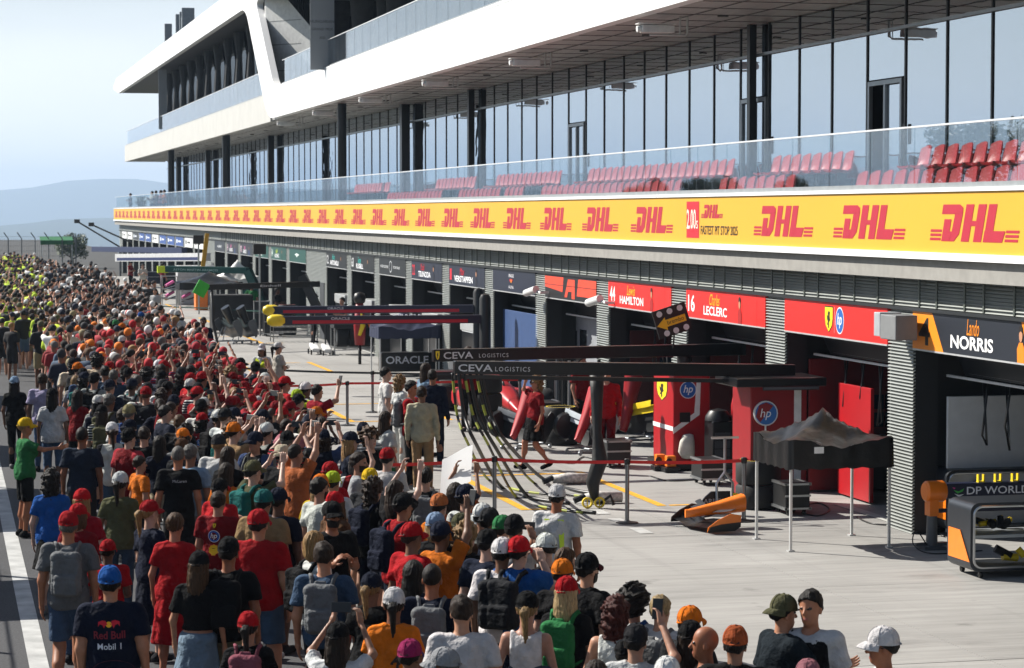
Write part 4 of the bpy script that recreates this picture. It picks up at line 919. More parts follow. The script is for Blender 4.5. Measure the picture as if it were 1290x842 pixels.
# tool cart between the cabinets
q = gp(918, 600); t = thing('tool_cart', 'black tool cart with helmet-like top gear between the red cabinets', 'cart', (q.x, q.y, 0))
m_ = MB(); m_.bx(q.x - .3, q.x + .36, q.y, q.y + .5, .12, .98); m_.build('body', M_CARB, t, bevel=.02)
m_ = MB(); [m_.bx(q.x - .26, q.x + .02, q.y - .01, q.y, .2 + .15*k, .33 + .15*k) for k in range(4)]; m_.build('drawers', flat('#3c4046', .4, .3), t)
m_ = MB(); m_.lathe((q.x - .12, q.y + .25, .98), [(.24, 0), (.23, .08), (.16, .18), (0, .22)], 14); m_.build('gear_cover', M_BLK, t, smooth=True)
d = Decal(); shield(d, .24, .55, .12, .16); d.build('shield', t, lambda u, v, o: (q.x + u, q.y - o, v)); m_ = MB(); [caster(m_, q.x + a, q.y + b) for a in (-.25, .3) for b in (.05, .45)]; m_.build('caster', M_BLK, t)
m_ = MB(); m_.tube([(q.x + .2, q.y + .2, .98), (q.x + .22, q.y + .2, 1.25), (q.x + .2, q.y + .2, 1.5)], [.09, .11, .04], n=10); m_.build('race_suit_stand', M_RED, t, smooth=2)
# front wings of the red team
wing_part('front_wing', 'red nose with yellow badge and black covered front wing, leaning on a trolley', tuple(gp(738, 572)), -1.25, 1.0, M_RED, M_BLK, flat('#8f979e', .4, .4), flat('#b9c2c8', .4), .82, True, lift=.15, covers=True)
wing_part('front_wing', 'slim red nose leaning on a trolley behind the walking woman', tuple(gp(655, 566)), -1.1, .95, M_RED, M_BLK, M_BLK, M_GRY, .8, True, lift=.12, covers=True)
wing_part('front_wing', 'dark red nose standing upright beside the shield cabinet', tuple(gp(797, 560)), -1.2, 1.2, M_DRED, M_BLK, M_BLK, M_YEL, .9, True, lift=.2)
# orange front wing by the tent
q = gp(868, 670); t = wing_part('front_wing', 'orange and black front wing lying beside the tent leg', (q.x + .02, q.y + .25, 0), -1.45, 0.0, M_ORG, M_CARB, (M_CARB, M_ORG), flat('#2c2f33', .4), .72, False, lift=.03)
m_ = MB(); fw = gp(912, 655)
m_.prism([(-.42, .05), (-.2, .34), (-.1, .42), (.2, .42), (.22, .06)], lambda u, v, k: (fw.x + u - .05, fw.y + k, v), .15, .19); e = m_.build('endplate', M_BLK, None)
m_ = MB()
for s_ in (-.13, .13): m_.tube([(fw.x + .05 + s_, fw.y + .1, .1), (fw.x + .05 + s_, fw.y + .12, .55), (fw.x + .05, fw.y + .12, .72), (fw.x + .05, fw.y + .12, 1.25)], .022, n=7)
m_.tube([(fw.x - .17, fw.y + .12, 1.25), (fw.x + .27, fw.y + .12, 1.25)], .02, n=6); ln = thing('lifting_handle', 'steel lifting handle and lettered black plate standing behind the orange wing', 'handle', (fw.x, fw.y, 0)); h_ = m_.build('fork', M_STEEL, ln, smooth=True)
e.parent = ln; e.location = (-fw.x, -fw.y, 0); d = Decal(); d.text('ARROW', -.34, .24, .10, '#b9bcc0', 1, width=.42); d.build('lettering', ln, lambda u, v, o: (fw.x + u + .06, fw.y + .15 - o - .002, v)); m_ = MB(); m_.cyl((fw.x + .2, fw.y + .05, .22), (fw.x + .2, fw.y + .05, .4), .04, n=8); m_.build('clip', M_YEL, ln)
# orange team carts and low boom
def rounded_cart(label, c, wx, dy, h, panel, z0=.09):
    t = thing('equipment_cart', label, 'cart', (c.x, c.y, 0)); r = .12; n = 5
    pr = []
    for (cx_, cz, a0) in ((wx - r, h - r, 0), (r, h - r, 90), (r, z0 + r, 180), (wx - r, z0 + r, 270)):
        for k in range(n+1): a = math.radians(a0 + 90*k/n); pr.append((cx_ + r*math.cos(a), cz + r*math.sin(a)))
    inn = [(wx/2 + (u - wx/2)*(1 - .10/wx), (h+z0)/2 + (v - (h+z0)/2)*(1 - .10/(h - z0))) for u, v in pr]
    m_ = MB(); k = len(pr); vs = []
    for P_, y in ((pr, c.y), (pr, c.y + dy), (inn, c.y + dy), (inn, c.y)): vs += [(c.x + u, y, v) for u, v in P_]
    fs = [(a*k + i, a*k + (i+1) % k, ((a+1) % 4)*k + (i+1) % k, ((a+1) % 4)*k + i) for a in range(4) for i in range(k)]
    m_.add(vs, fs); m_.build('shell', flat('#33373d', .35, .5, .08), t, smooth=True)
    m_ = MB(); m_.tube([(c.x + u, c.y - .004, v) for u, v in inn] + [(c.x + inn[0][0], c.y - .004, inn[0][1])], .018, n=6); m_.build('rim', M_STEEL, t, smooth=True)
    m_ = MB(); m_.prism(panel, lambda u, v, k: (c.x - k, c.y + u, v), .004, .012); m_.build('side_panel', M_ORG, t)
    m_ = MB(); m_.bx(c.x + .06, c.x + wx - .06, c.y + .04, c.y + dy - .04, (h+z0)/2 - .02, (h+z0)/2 + .02); m_.build('shelf', flat('#9aa0a5', .4, .4), t)
    m_ = MB(); rnd = random.Random(3)
    for _ in range(14): 
        x = c.x + rnd.uniform(.15, wx - .15); y = c.y + rnd.uniform(.1, dy - .1); z = rnd.choice((z0 + .14, (h+z0)/2 + .12)); a = rnd.uniform(0, 3); L = rnd.uniform(.1, .28)
        m_.tube([(x, y, z), (x + L*math.cos(a), y + .4*L*math.sin(a), z + rnd.uniform(-.03, .12))], rnd.uniform(.03, .06), n=7, mi=rnd.choice((0, 0, 1, 2)))
    stuff(m_.build('gear', [M_BLK, M_YEL, M_CARB], t))
    m_ = MB(); [caster(m_, c.x + a, c.y + b, r=.045) for a in (.18, wx - .18) for b in (.08, dy - .08)]; m_.build('caster', M_BLK, t)
    return t
c3 = gp(1222, 730); rounded_cart('dark rounded cart of yellow gear with orange corner panel, in front', c3, 1.35, .72, .98, [(0, .22), (.66, .22), (.66, .60), (.3, .60)])
c4 = gp(1212, 676); rounded_cart('dark rounded cart with orange side inside the orange team garage', Vector((c4.x - .25, c4.y, 0)), 1.5, .75, .97, [(0, .25), (.7, .25), (.7, .62), (0, .62)])
cb = gp(1172, 692); zb = yp(1180, 619, cb.y).z
t = thing('low_gantry', 'low navy boom with orange drum end and white lettering', 'gantry', (cb.x, cb.y, 0))
m_ = MB(); m_.lathe((cb.x - .10, cb.y, zb), [(0, 0), (.12, 0), (.15, .03), (.15, .27), (.13, .30), (0, .30)], 20, axis='X'); m_.bx(cb.x - .05, cb.x + .08, cb.y - .09, cb.y + .09, zb - .34, zb - .1); m_.build('drum', M_ORG, t, smooth=True)
m_ = MB(); m_.bx(cb.x + .2, cb.x + 2.6, cb.y - .09, cb.y + .09, zb - .10, zb + .11); m_.bx(cb.x + .1, cb.x + 2.6, cb.y - .05, cb.y + .05, zb - .30, zb - .25); m_.build('boom', M_NAVY, t, bevel=.01)
d = Decal(); d.text('DP WORLD', .50, -.045, .15, '#e8eaf0', 1, bold=.012, width=.95); d.poly([(.30, .02), (.36, -.03), (.44, .0), (.46, .04), (.38, .0)], '#3fae49', 1); d.poly([(.31, -.03), (.38, -.08), (.46, -.04), (.38, -.05)], '#d7dadf', 1); d.poly([(.28, .06), (.33, .05), (.31, .03)], '#d23a8c', 1); d.build('lettering', t, lambda u, v, o: (cb.x + u, cb.y - .09 - o, zb + v))
m_ = MB(); m_.cyl((cb.x + .02, cb.y, .05), (cb.x + .02, cb.y, zb - .3), .085, .07, n=12); m_.bx(cb.x - .14, cb.x + .18, cb.y - .14, cb.y + .14, .0, .05); m_.bx(cb.x - .22, cb.x + .26, cb.y - .03, cb.y + .03, .05, .09); m_.build('leg', M_GRY, t, smooth=True)
m_ = MB()
for k in range(6): x = cb.x + .7 + k*.26; m_.bx(x, x + .10, cb.y - .04, cb.y + .04, zb + .11, zb + .125); m_.bx(x, x + .018, cb.y - .03, cb.y + .03, zb + .125, zb + .22); m_.bx(x + .082, x + .10, cb.y - .03, cb.y + .03, zb + .125, zb + .22)
m_.build('hook', M_YEL, t)
hose([(cb.x - .1, cb.y - .1, .08), (cb.x - .3, cb.y - .2, .30), (cb.x - .38, cb.y - .3, .12), (cb.x - .2, cb.y - .5, .015), (cb.x + .6, cb.y - .4, .015)], .009, 'thin black cable looping from the low navy boom foot')
# racing car in front of the grey garage door
q = gp(650, 533); t = thing('racing_car', 'red open-wheel racing car facing the lane beside the grey garage', 'car', (q.x, q.y, 0)); cx, cyy = q.x, q.y + .6
def ring_body(rings, n=16): 
    mb = MB(); vs = []
    for y, rx, rz_, zc in rings:
        for j in range(n): a = 2*math.pi*j/n; vs.append((cx + rx*math.copysign(abs(math.cos(a))**.75, math.cos(a)), cyy + y, zc + rz_*math.copysign(abs(math.sin(a))**.75, math.sin(a))))
    mb.add(vs, [(i*n + j, i*n + (j+1) % n, (i+1)*n + (j+1) % n, (i+1)*n + j) for i in range(len(rings)-1) for j in range(n)] + [tuple(range(n)), tuple(range((len(rings)-1)*n, len(rings)*n))]); return mb
ring_body([(-.9, .06, .06, .28), (-.6, .13, .11, .36), (0, .22, .19, .46), (.7, .32, .26, .52), (1.3, .36, .30, .55), (2.2, .30, .34, .62), (3.2, .16, .22, .5)]).build('body', M_RED, t, smooth=True)
for s_ in (-1, 1):
    m_ = MB(); m_.box((cx + s_*.55, cyy + 1.9, .38), (.5, 1.6, .42)); m_.build('sidepod', M_RED, t, bevel=.12, smooth=True)
    for yy, wd in ((0, .32), (3.2, .42)):
        m_ = MB(); m_.lathe((cx + s_*(.97 - wd/2 + .0), cyy + yy, .36), [(.22, -wd/2), (.33, -wd/2), (.36, -wd/2 + .04), (.36, wd/2 - .04), (.33, wd/2), (.22, wd/2)], 24, axis='X'); wh = m_.build('tyre', M_RUB, t, smooth=True)
        m_ = MB(); m_.cyl((cx + s_*.97 - wd/2*s_ - wd*.4, cyy + yy, .36), (cx + s_*.97 - wd/2*s_ + wd*.4, cyy + yy, .36), .225, n=18); m_.build('rim', M_GRY, wh)
    m_ = MB(); [m_.tube([(cx + s_*.2, cyy + .1*k, .42 + .06*k), (cx + s_*.8, cyy, .36 + .05*k)], .014, n=5) for k in (-1, 1)]; m_.build('suspension', M_BLK, t)
m_ = MB(); m_.tube([(cx - .33, cyy + 1.6, .75), (cx - .25, cyy + 1.1, .92), (cx, cyy + .8, .95), (cx + .25, cyy + 1.1, .92), (cx + .33, cyy + 1.6, .75)], .035, n=8); m_.tube([(cx, cyy + .8, .95), (cx, cyy + .5, .68)], .03, n=8); m_.build('halo', M_BLK, t, smooth=2)
# navy team: double boom, padded posts, tent, carts
def twin_boom(label, tip, root, mats, w_=.15, h=.2, tipm=None, txt=None, txtc='#c9ccd2', stripe=None, name='pit_gantry'):
    t = thing(name, label, 'gantry', (root.x, root.y, 0)); m_ = MB(); beam(m_, tip, root, w_, h); m_.build('boom', mats, t, bevel=.012)
    if stripe:
        def fs(d, L): d.rect(.3, h*.12, L*.93, h*.5, stripe)
        beam_decal(t, tip, root, w_, fs, h).name = 'stripe'
    if txt: beam_decal(t, tip, root, w_, lambda d, L: d.text(txt[0], txt[1]*L, h*.55 if stripe else h*.3, h*txt[2], txtc, 3, bold=.01, width=txt[3]), h)
    if tipm: 
        e = (tip - root).normalized(); m_ = MB(); m_.lathe((0, 0, 0), [(0, -.22), (.09, -.2), (.14, -.1), (.14, .1), (.1, .2), (0, .22)], 12, axis='X'); m_.v = [tuple(Vector(v) + tip + e*.08) for v in m_.v]; m_.build('bumper', tipm, t, smooth=2)
    return t
zc = 2.16
def on_h(px, py, z): return gp(px, py, z)
ta, ra = on_h(345, 391, zc), fp(598, 389, 13.1); gR = twin_boom('navy and red striped boom behind its lower twin, yellow round bumper', ta, ra, M_NAVY, tipm=M_YEL, stripe='#b01028', txt=('ORACLE', .28, .42, .45))
tb, rb = on_h(352, 404, zc), fp(606, 402, 12.6); gR2 = twin_boom('lower navy and red striped boom with yellow bumper and padded post', tb, rb, M_NAVY, tipm=M_YEL, stripe='#b01028', txt=('ORACLE', .25, .42, .45))
for g_, r_, py in ((gR, ra, 363), (gR2, rb, 369)):
    m_ = MB(); zt = fp(600, py, r_.x).z; m_.lathe((r_.x + .1, r_.y, 0), [(0, 0), (.2, 0), (.2, .05), (.14, .06), (.14, zt - .12), (.10, zt - .03), (0, zt)], 16); m_.build('padded_post', M_BLK, g_, smooth=True)
def rb_logo(t, W):
    d = Decal(); d.text('ORACLE', -.4, .22, .13, '#d5d9e4', 1, bold=.012, width=.8); bull(d, .1, .06, .12); d.text('RACING', -.35, -.02, .07, '#b9bfce', 1, width=.7)
    d.build('lettering', t, lambda u, v, o: W(u, -.48 - .2 + v*1.0, 1.62 + v*.55 + .03 + o))
ct = gp(516, 478); canopy_tent('canopy_tent', 'small navy canopy tent with white lettering and bull emblem', (ct.x, ct.y + .7), 1.75, 1.45, 1.15, 1.45, 1.95, flat('#1a2340', .5, 0, .12, 4, .2), M_LEG, logo=rb_logo)
q = gp(518, 474); t = thing('lettered_barrier', 'dark barrier panel with big white lettering under the navy tent', 'barrier', (q.x, q.y, 0)); m_ = MB(); m_.bx(q.x - .85, q.x + .75, q.y + .1, q.y + .6, .12, .68); m_.build('panel', M_CARB, t, bevel=.03)
d = Decal(); d.text('ORACLE', -.72, .36, .30, '#d5d9e4', 1, bold=.015, width=1.25); d.build('lettering', t, lambda u, v, o: (q.x + u, q.y + .1 - o, v)); m_ = MB(); [caster(m_, q.x + a, q.y + .3) for a in (-.7, .6)]; m_.build('caster', M_BLK, t)
M_TYRE = M_RUB
def tyre(x, y, z, label, group, axis='X', r=.36, wd=.38):
    t = thing('racing_tyre', label, 'tyre', (x, y, z), group)
    m_ = MB(); m_.lathe((x, y, z + r), [(.22, -wd/2), (r*.93, -wd/2), (r, -wd/2 + .05), (r, wd/2 - .05), (r*.93, wd/2), (.22, wd/2)], 20, axis=axis); m_.build('tread', M_TYRE, t, smooth=True)
    m_ = MB(); m_.lathe((x, y, z + r), [(0, -wd*.38), (.225, -wd*.45), (.225, wd*.45), (0, wd*.38)], 14, axis=axis); m_.build('rim', M_GRY, t, smooth=True)
def tyre_cart(label, q, n, covcol, extra=None, tl=''):
    t = thing('tyre_cart', label, 'cart', (q.x, q.y, 0)); W_ = n*.42 + .2
    m_ = MB(); 
    for a in (-W_/2, W_/2):
        for b in (0, .75): m_.bx(q.x + a - .02, q.x + a + .02, q.y + b - .02, q.y + b + .02, .1, 1.05); caster(m_, q.x + a, q.y + b)
        m_.bx(q.x + a - .018, q.x + a + .018, q.y, q.y + .75, .24, .27)
    for b in (0, .75): m_.bx(q.x - W_/2, q.x + W_/2, q.y + b - .018, q.y + b + .018, .2, .24)
    m_.build('frame', M_STEEL, t)
    m_ = MB(); m_.bx(q.x - W_/2 - .03, q.x + W_/2 + .03, q.y - .03, q.y + .78, .86, 1.14); m_.build('cover', flat(covcol, .6, 0, .2, 5, .3), t, bevel=.04)
    for k in range(n): tyre(q.x - W_/2 + .3 + k*.42, q.y + .37, .24, 'black racing tyre stored upright %s' % tl, 'tyres %s' % tl, 'X')
    return t
q = gp(449, 447); t = tyre_cart('tyre cart under a black cover beside the navy tent', q, 3, '#14171c', tl='on the cart beside the navy tent'); m_ = MB(); m_.prism([(-.3, .16), (-.2, -.12), (0, -.22), (.22, -.1), (.3, .16), (0, .2)], lambda u, v, k: (q.x + .62 + u, q.y - .05 - k, 1.02 + v), .0, .03); m_.build('badge', M_ORG, t)
# wire trolleys and small wheeled jacks
def trolley(label, q, w_, d_, h, mat, rows=3, group=None):
    t = thing('wire_trolley', label, 'trolley', (q.x, q.y, 0), group); m_ = MB()
    for a in (-w_/2, w_/2):
        for b in (0, d_): m_.tube([(q.x + a, q.y + b, .1), (q.x + a, q.y + b, h)], .018, n=5); caster(m_, q.x + a, q.y + b)
    for k in range(rows+1):
        z = .15 + (h - .15)*k/rows
        for b in (0, d_): m_.tube([(q.x - w_/2, q.y + b, z), (q.x + w_/2, q.y + b, z)], .014, n=5)
        for j in range(9): x = q.x - w_/2 + w_*j/8; m_.tube([(x, q.y, z), (x, q.y + d_, z)], .008, n=4)
    m_.build('wire_frame', mat, t); return t
trolley('long chrome wire trolley beyond the yellow bumpers', gp(372, 431), 1.6, .8, .75, M_STEEL); trolley('short chrome wire trolley next to the tyre cart', gp(408, 426), 1.0, .7, .75, M_STEEL)
for px, py, lab in ((398, 447, 'wheeled white jack standing before the wire trolley'), (413, 448, 'wheeled white jack with red light next to the tyre cart')):
    q = gp(px, py); t = thing('trolley_jack', lab, 'jack', (q.x, q.y, 0)); m_ = MB(); m_.box((q.x, q.y + .3, .22), (.26, .7, .14), rotm(0, .25)); m_.build('body', M_WHT, t, bevel=.04)
    m_ = MB(); [caster(m_, q.x + a, q.y + b, r=.07) for a in (-.16, .16) for b in (-.05, .6)]; m_.tube([(q.x, q.y + .5, .25), (q.x + .02, q.y + .55, 1.0)], .025, n=6); m_.build('handle', M_BLK, t)
# black team: boom with green flap, two slanted wings, covered crate
ta = on_h(263, 362, zc); ra = fp(402, 358, 12.9); gM = twin_boom('black gantry boom with green flap end and small white lettering', ta, ra, M_BLK, txt=('Einhell', .45, .5, .8))
m_ = MB(); m_.box(ta + Vector((-.25, 0, -.05)), (.42, .1, .5), rotm(0, 0, .5)); m_.build('end_flap', M_GRN, gM); m_ = MB(); beam(m_, ra + Vector((-.6, 0, .3)), Vector((ra.x + .5, ra.y - .4, 0)), .25, .3); m_.build('tower', M_BLK, gM)
m_ = MB(); m_.tube([ta + Vector((.1, 0, -.1)), ta + Vector((.15, 0, -1.2)), ta + Vector((.3, -.2, -2.1))], .05, n=7); m_.build('hanging_hose', M_BLK, gM, smooth=2)
for k, px in enumerate((292, 311)): wing_part('front_wing', ['black front wing propped up steeply by the dark green belt', 'black front wing propped up beside the lime cover'][k], tuple(gp(px, 433)), 1.9, 1.0, M_CARB, M_CARB, M_GRY, flat('#4d5a5c', .4, .4), .85, True, lift=.2)
q = gp(296, 421); t = thing('covered_crate', 'big crate under a black cover beside the teal tower', 'crate', (q.x, q.y + .6, 0)); m_ = MB(); m_.bx(q.x - .8, q.x + .8, q.y + .6, q.y + 1.6, .1, 1.5); m_.build('cover', flat('#15171a', .7, 0, .3, 5, .5), t, bevel=.06); m_ = MB(); [caster(m_, q.x + a, q.y + b) for a in (-.7, .7) for b in (.7, 1.5)]; m_.build('caster', M_BLK, t)
# teal team: boom with lime end and A-frame tower
ta = on_h(208, 339, zc); ra = fp(312, 341, 13.2); gT = twin_boom('teal gantry boom with lime end over the wing racks', ta, ra, M_TEAL, h=.28, w_=.25, txt=('ASTON MARTIN ARAMCO', .12, .45, 2.4), txtc='#9fc0bb')
m_ = MB(); beam(m_, ta + Vector((-.35, 0, -.02)), ta + Vector((.12, 0, -.02)), .3, .3); m_.build('lime_end', M_LIME, gT)
m_ = MB(); beam(m_, ra, Vector((ra.x + .9, ra.y - .6, 0)), .3, .35); beam(m_, Vector((ra.x - .1, ra.y - .3, 1.3)), Vector((ra.x + .2, ra.y - .5, 0)), .3, .3); m_.build('tower', M_TEAL, gT)
for k, (px, py) in enumerate(((222, 384), (243, 386), (262, 372))):
    q = gp(px, py); t = thing('wing_rack', ['steel rack of pink and black wings left of the green flap', 'steel rack of pink wings just behind the green flap', 'low steel rack of pink wing parts near the grey cabinet'][k], 'rack', (q.x, q.y, 0)); m_ = MB()
    for a in (-.7, .7):
        for b in (0, .8): m_.tube([(q.x + a, q.y + b, 0), (q.x + a, q.y + b, 1.5)], .025, n=5)
    for z in (.3, .8, 1.45): [m_.tube([(q.x - .7, q.y + b, z), (q.x + .7, q.y + b, z)], .02, n=5) for b in (0, .8)]
    m_.build('frame', M_STEEL, t)
    for z in (.42, .95):
        m_ = MB(); m_.box((q.x + .05, q.y + .4, z), (1.25, .6, .06), rotm(0, 0, -.3)); m_.box((q.x - .3, q.y + .3, z + .12), (.5, .25, .12), rotm(.3, 0, -.5), 1); m_.build('wing_element', [M_CARB, M_PINK], t, bevel=.02)
ct = gp(299, 372); canopy_tent('canopy_tent', 'small white canopy tent by the dark slate garages', (12.9, fp(299, 345, 12.9).y), 1.8, 1.6, 1.5, 1.8, 2.6, flat('#e6e6e4', .6), M_LEG)
canopy_tent('canopy_tent', 'wide black canopy tent between the black and teal booms', (10.9, yp(270, 362, 100).y), 2.6, 2.0, 1.5, 1.75, 2.25, M_TARP, M_LEG)
# white and blue team and beyond
ta = on_h(148, 325, zc); ra = fp(262, 324, 13.3); gW = twin_boom('white gantry boom with dark blue stripe far along the lane', ta, ra, flat('#c9cbcd', .5), h=.42, w_=.3, stripe='#1f2c5c')
m_ = MB(); m_.bx(ra.x - 1.6, ra.x + .3, ra.y - .4, ra.y + .4, 0, 2.0); m_.build('cabinet', flat('#c4c5c6', .5), gW, bevel=.05)
ta = on_h(118, 314, zc + .1); ra = fp(232, 316, 13.2); twin_boom('dark blue gantry boom at the far end of the lane', ta, ra, flat('#16244d', .45), h=.34, w_=.3)
q = fp(258, 306, 12.4); t = thing('crane_arm', 'slanted yellow crane arm in front of the pale grey wall', 'crane', (q.x, q.y, 0)); m_ = MB(); beam(m_, Vector((q.x - .12, q.y, 1.9)), Vector((q.x + .12, q.y, 3.7)), .12, .2); m_.build('arm', flat('#b08a14', .5), t); m_ = MB(); m_.bx(q.x - .5, q.x + .1, q.y - .4, q.y + .4, 0, 1.3); m_.build('base', M_ORG, t, bevel=.05)
for px, py, X, lab in ((250, 302, 11.6, 'dark square lamp box on a tall pole near the yellow arm'), (327, 314, 11.8, 'dark square lamp box on a tall pole beside the teal signs')):
    q = fp(px, py, X); t = thing('signal_lamp', lab, 'lamp', (q.x, q.y, 0)); m_ = MB(); m_.cyl((q.x, q.y, 0), (q.x, q.y, q.z), .04, n=8); m_.build('pole', M_STEEL, t); m_ = MB(); m_.bx(q.x - .24, q.x + .24, q.y - .1, q.y + .1, q.z - .2, q.z + .2); m_.build('lamp_box', M_BLK, t, bevel=.02)
q = fp(453, 362, 12.6); t = thing('flag_stand', 'tall stand wrapped in red and yellow cloth with round black top', 'stand', (q.x, q.y, 0)); m_ = MB(); m_.tube([(q.x, q.y, .6), (q.x, q.y, 1.2), (q.x, q.y, 1.9)], [.16, .2, .12], n=10); m_.build('wrap', M_DRED, t, smooth=2)
m_ = MB(); m_.tube([(q.x - .04, q.y - .16, .9), (q.x + .06, q.y - .19, 1.2), (q.x + .02, q.y - .15, 1.7)], [.05, .08, .02], n=8); m_.build('yellow_cloth', M_YEL, t, smooth=2); m_ = MB(); m_.lathe((q.x, q.y, 2.05), [(0, -.2), (.16, -.14), (.2, 0), (.16, .14), (0, .2)], 14); m_.cyl((q.x, q.y, 0), (q.x, q.y, .6), .05, n=8); m_.build('top', M_BLK, t, smooth=2)
# garage fittings: red walls in the red bays, grey shutters, blue panel, bicycles
def bay_panel(n, x0, x1, f0, f1, z0, z1, mat, label, name='partition_panel', cat='panel'):
    ya, yb = bay[n]; m_ = MB(); m_.bx(x0, x1, ya + (yb-ya)*f0, ya + (yb-ya)*f1, z0, z1); o = m_.build(name, mat, bevel=.01); return tag(o, label, cat)
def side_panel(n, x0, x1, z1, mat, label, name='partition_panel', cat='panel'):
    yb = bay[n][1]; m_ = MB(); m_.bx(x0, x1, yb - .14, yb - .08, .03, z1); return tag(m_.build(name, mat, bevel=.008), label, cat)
def front_panel(px0, px1, pyt, X, mat, label, name='partition_panel', cat='panel'):
    a = fp(px0, pyt, X); b = fp(px1, pyt, X); m_ = MB(); m_.bx(X, X + .06, b.y, a.y, .03, (a.z + b.z)/2); return tag(m_.build(name, mat, bevel=.008), label, cat)
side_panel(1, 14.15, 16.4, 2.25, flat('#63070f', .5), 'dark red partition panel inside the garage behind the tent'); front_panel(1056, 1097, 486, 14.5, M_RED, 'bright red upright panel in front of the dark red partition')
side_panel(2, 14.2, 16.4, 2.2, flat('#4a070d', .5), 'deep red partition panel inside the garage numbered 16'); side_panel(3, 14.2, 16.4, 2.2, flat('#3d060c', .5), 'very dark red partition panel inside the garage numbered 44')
side_panel(0, 14.25, 16.6, 2.02, flat('#d2d5d7', .45, 0, .06), 'grey roller door closing the orange team garage', 'roller_door', 'door')
rd = front_panel(712, 752, 400, 14.55, flat('#9a9ea3', .5, .1), 'pale grey partition door inside the garage with orange band', 'roller_door', 'door')
for a_, b_ in ((716, 726), (730, 738)):
    q0, q1 = fp(a_, 415, 14.53), fp(b_, 450, 14.53); m_ = MB(); m_.bx(14.535, 14.56, q1.y, q0.y, q1.z, q0.z); w_ = m_.build('window', flat('#22262b', .2), rd, world=False)
front_panel(626, 684, 393, 14.02, flat('#2a4673', .55), 'blue partition panel closing the garage with the emblem sign')
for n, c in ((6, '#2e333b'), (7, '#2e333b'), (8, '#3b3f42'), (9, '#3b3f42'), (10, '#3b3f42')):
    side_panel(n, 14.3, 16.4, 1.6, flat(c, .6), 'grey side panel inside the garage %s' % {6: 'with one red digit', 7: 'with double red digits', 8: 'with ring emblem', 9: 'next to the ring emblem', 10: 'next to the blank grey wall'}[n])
    m_ = MB(); yb = bay[n][1]; m_.bx(14.0, 14.5, yb - 2.6, yb - .3, 1.45, 1.75); m_.bx(14.0, 14.4, yb - 2.4, yb - .5, 0, 1.45, 1)
    tag(m_.build('tool_cabinet', [flat('#b4b7b8', .4, .3), M_CARB], bevel=.02), 'dark tool cabinet with pale top inside the garage %s' % {6: 'with one red digit', 7: 'with double red digits', 8: 'with ring emblem', 9: 'next to the ring emblem', 10: 'next to the blank grey wall'}[n], 'cabinet')
def bicycle(q, label, rz=0.0):
    t = thing('bicycle', label, 'bicycle', (q.x, q.y, q.z)); t.rotation_euler = (0, 0, rz); r = .33
    for x in (-.5, .5):
        m_ = MB(); m_.lathe((x, 0, r), [(r - .025, -.018), (r, -.01), (r, .01), (r - .025, .018), (r - .025, -.018)], 22, axis='Y'); w_ = m_.build('wheel', M_RUB, t, smooth=True, world=False)
        m_ = MB(); [m_.tube([(x, 0, r), (x + r*.95*math.cos(a*.785), 0, r + r*.95*math.sin(a*.785))], .004, n=4) for a in range(8)]; m_.build('spokes', M_STEEL, w_, world=False)
    m_ = MB()
    for a, b in (((-.5, 0, r), (-.15, 0, .85)), ((-.5, 0, r), (-.05, 0, .28)), ((-.15, 0, .85), (-.05, 0, .28)), ((-.15, 0, .8), (.38, 0, .85)), ((-.05, 0, .28), (.38, 0, .82)), ((.38, 0, .95), (.5, 0, r))): m_.tube([a, b], .02, n=6)
    m_.build('frame', M_BLK, t, world=False); m_ = MB(); m_.box((-.17, 0, .92), (.25, .12, .05)); m_.build('saddle', M_BLK, t, world=False, bevel=.02); m_ = MB(); m_.tube([(.36, -.24, 1.0), (.38, 0, .97), (.36, .24, 1.0)], .015, n=6); m_.build('handlebar', M_BLK, t, world=False)
bicycle(Vector((13.1, fp(640, 440, 13.1).y, 0)), 'black bicycle leaning before the blue partition panel', 1.5); bicycle(Vector((13.35, fp(652, 440, 13.35).y, 0)), 'black bicycle parked closest to the blue panel edge', 1.45)
# row of poles stored upright before the grey garage
for k in range(8):
    px = 702 + k*7.5; x = 13.2 + .05*(k % 3); y = fp(px, 520, x).y; t = thing('storage_pole', 'upright dark pole stored in a row before the grey garage door', 'pole', (x, y, 0), 'poles stored in a row before the grey garage')
    m_ = MB(); m_.cyl((x, y, .02), (x, y, 1.55 + .1*math.sin(k*2)), .035, n=8); m_.build('shaft', [M_GRY, M_BLK, M_STEEL][k % 3], t); m_ = MB(); m_.cyl((x, y, 0), (x, y, .03), .12, n=10); m_.build('foot', M_BLK, t)

# ------------------------------------------------------------------ more pit clutter: tyre stacks, flight cases, tool chests
clut = random.Random(21)
def flight_case(q, w_, d_, h, mat, label):
    t = thing('flight_case', label, 'case', (q.x, q.y, 0)); m_ = MB(); m_.bx(q.x - w_/2, q.x + w_/2, q.y, q.y + d_, .1, h); m_.build('body', mat, t, bevel=.015)
    m_ = MB()
    for a in (-w_/2, w_/2):
        for z in (.11, h - .01): m_.bx(q.x + a - .02, q.x + a + .02, q.y - .012, q.y + d_ + .012, z - .02, z + .02)
    for z in (.11, h*.62, h - .01): m_.bx(q.x - w_/2 - .012, q.x + w_/2 + .012, q.y - .012, q.y + .0, z - .015, z + .015)
    m_.build('edging', M_STEEL, t); m_ = MB(); [caster(m_, q.x + a, q.y + b, r=.04) for a in (-w_/2 + .07, w_/2 - .07) for b in (.08, d_ - .08)]; m_.build('caster', M_BLK, t)
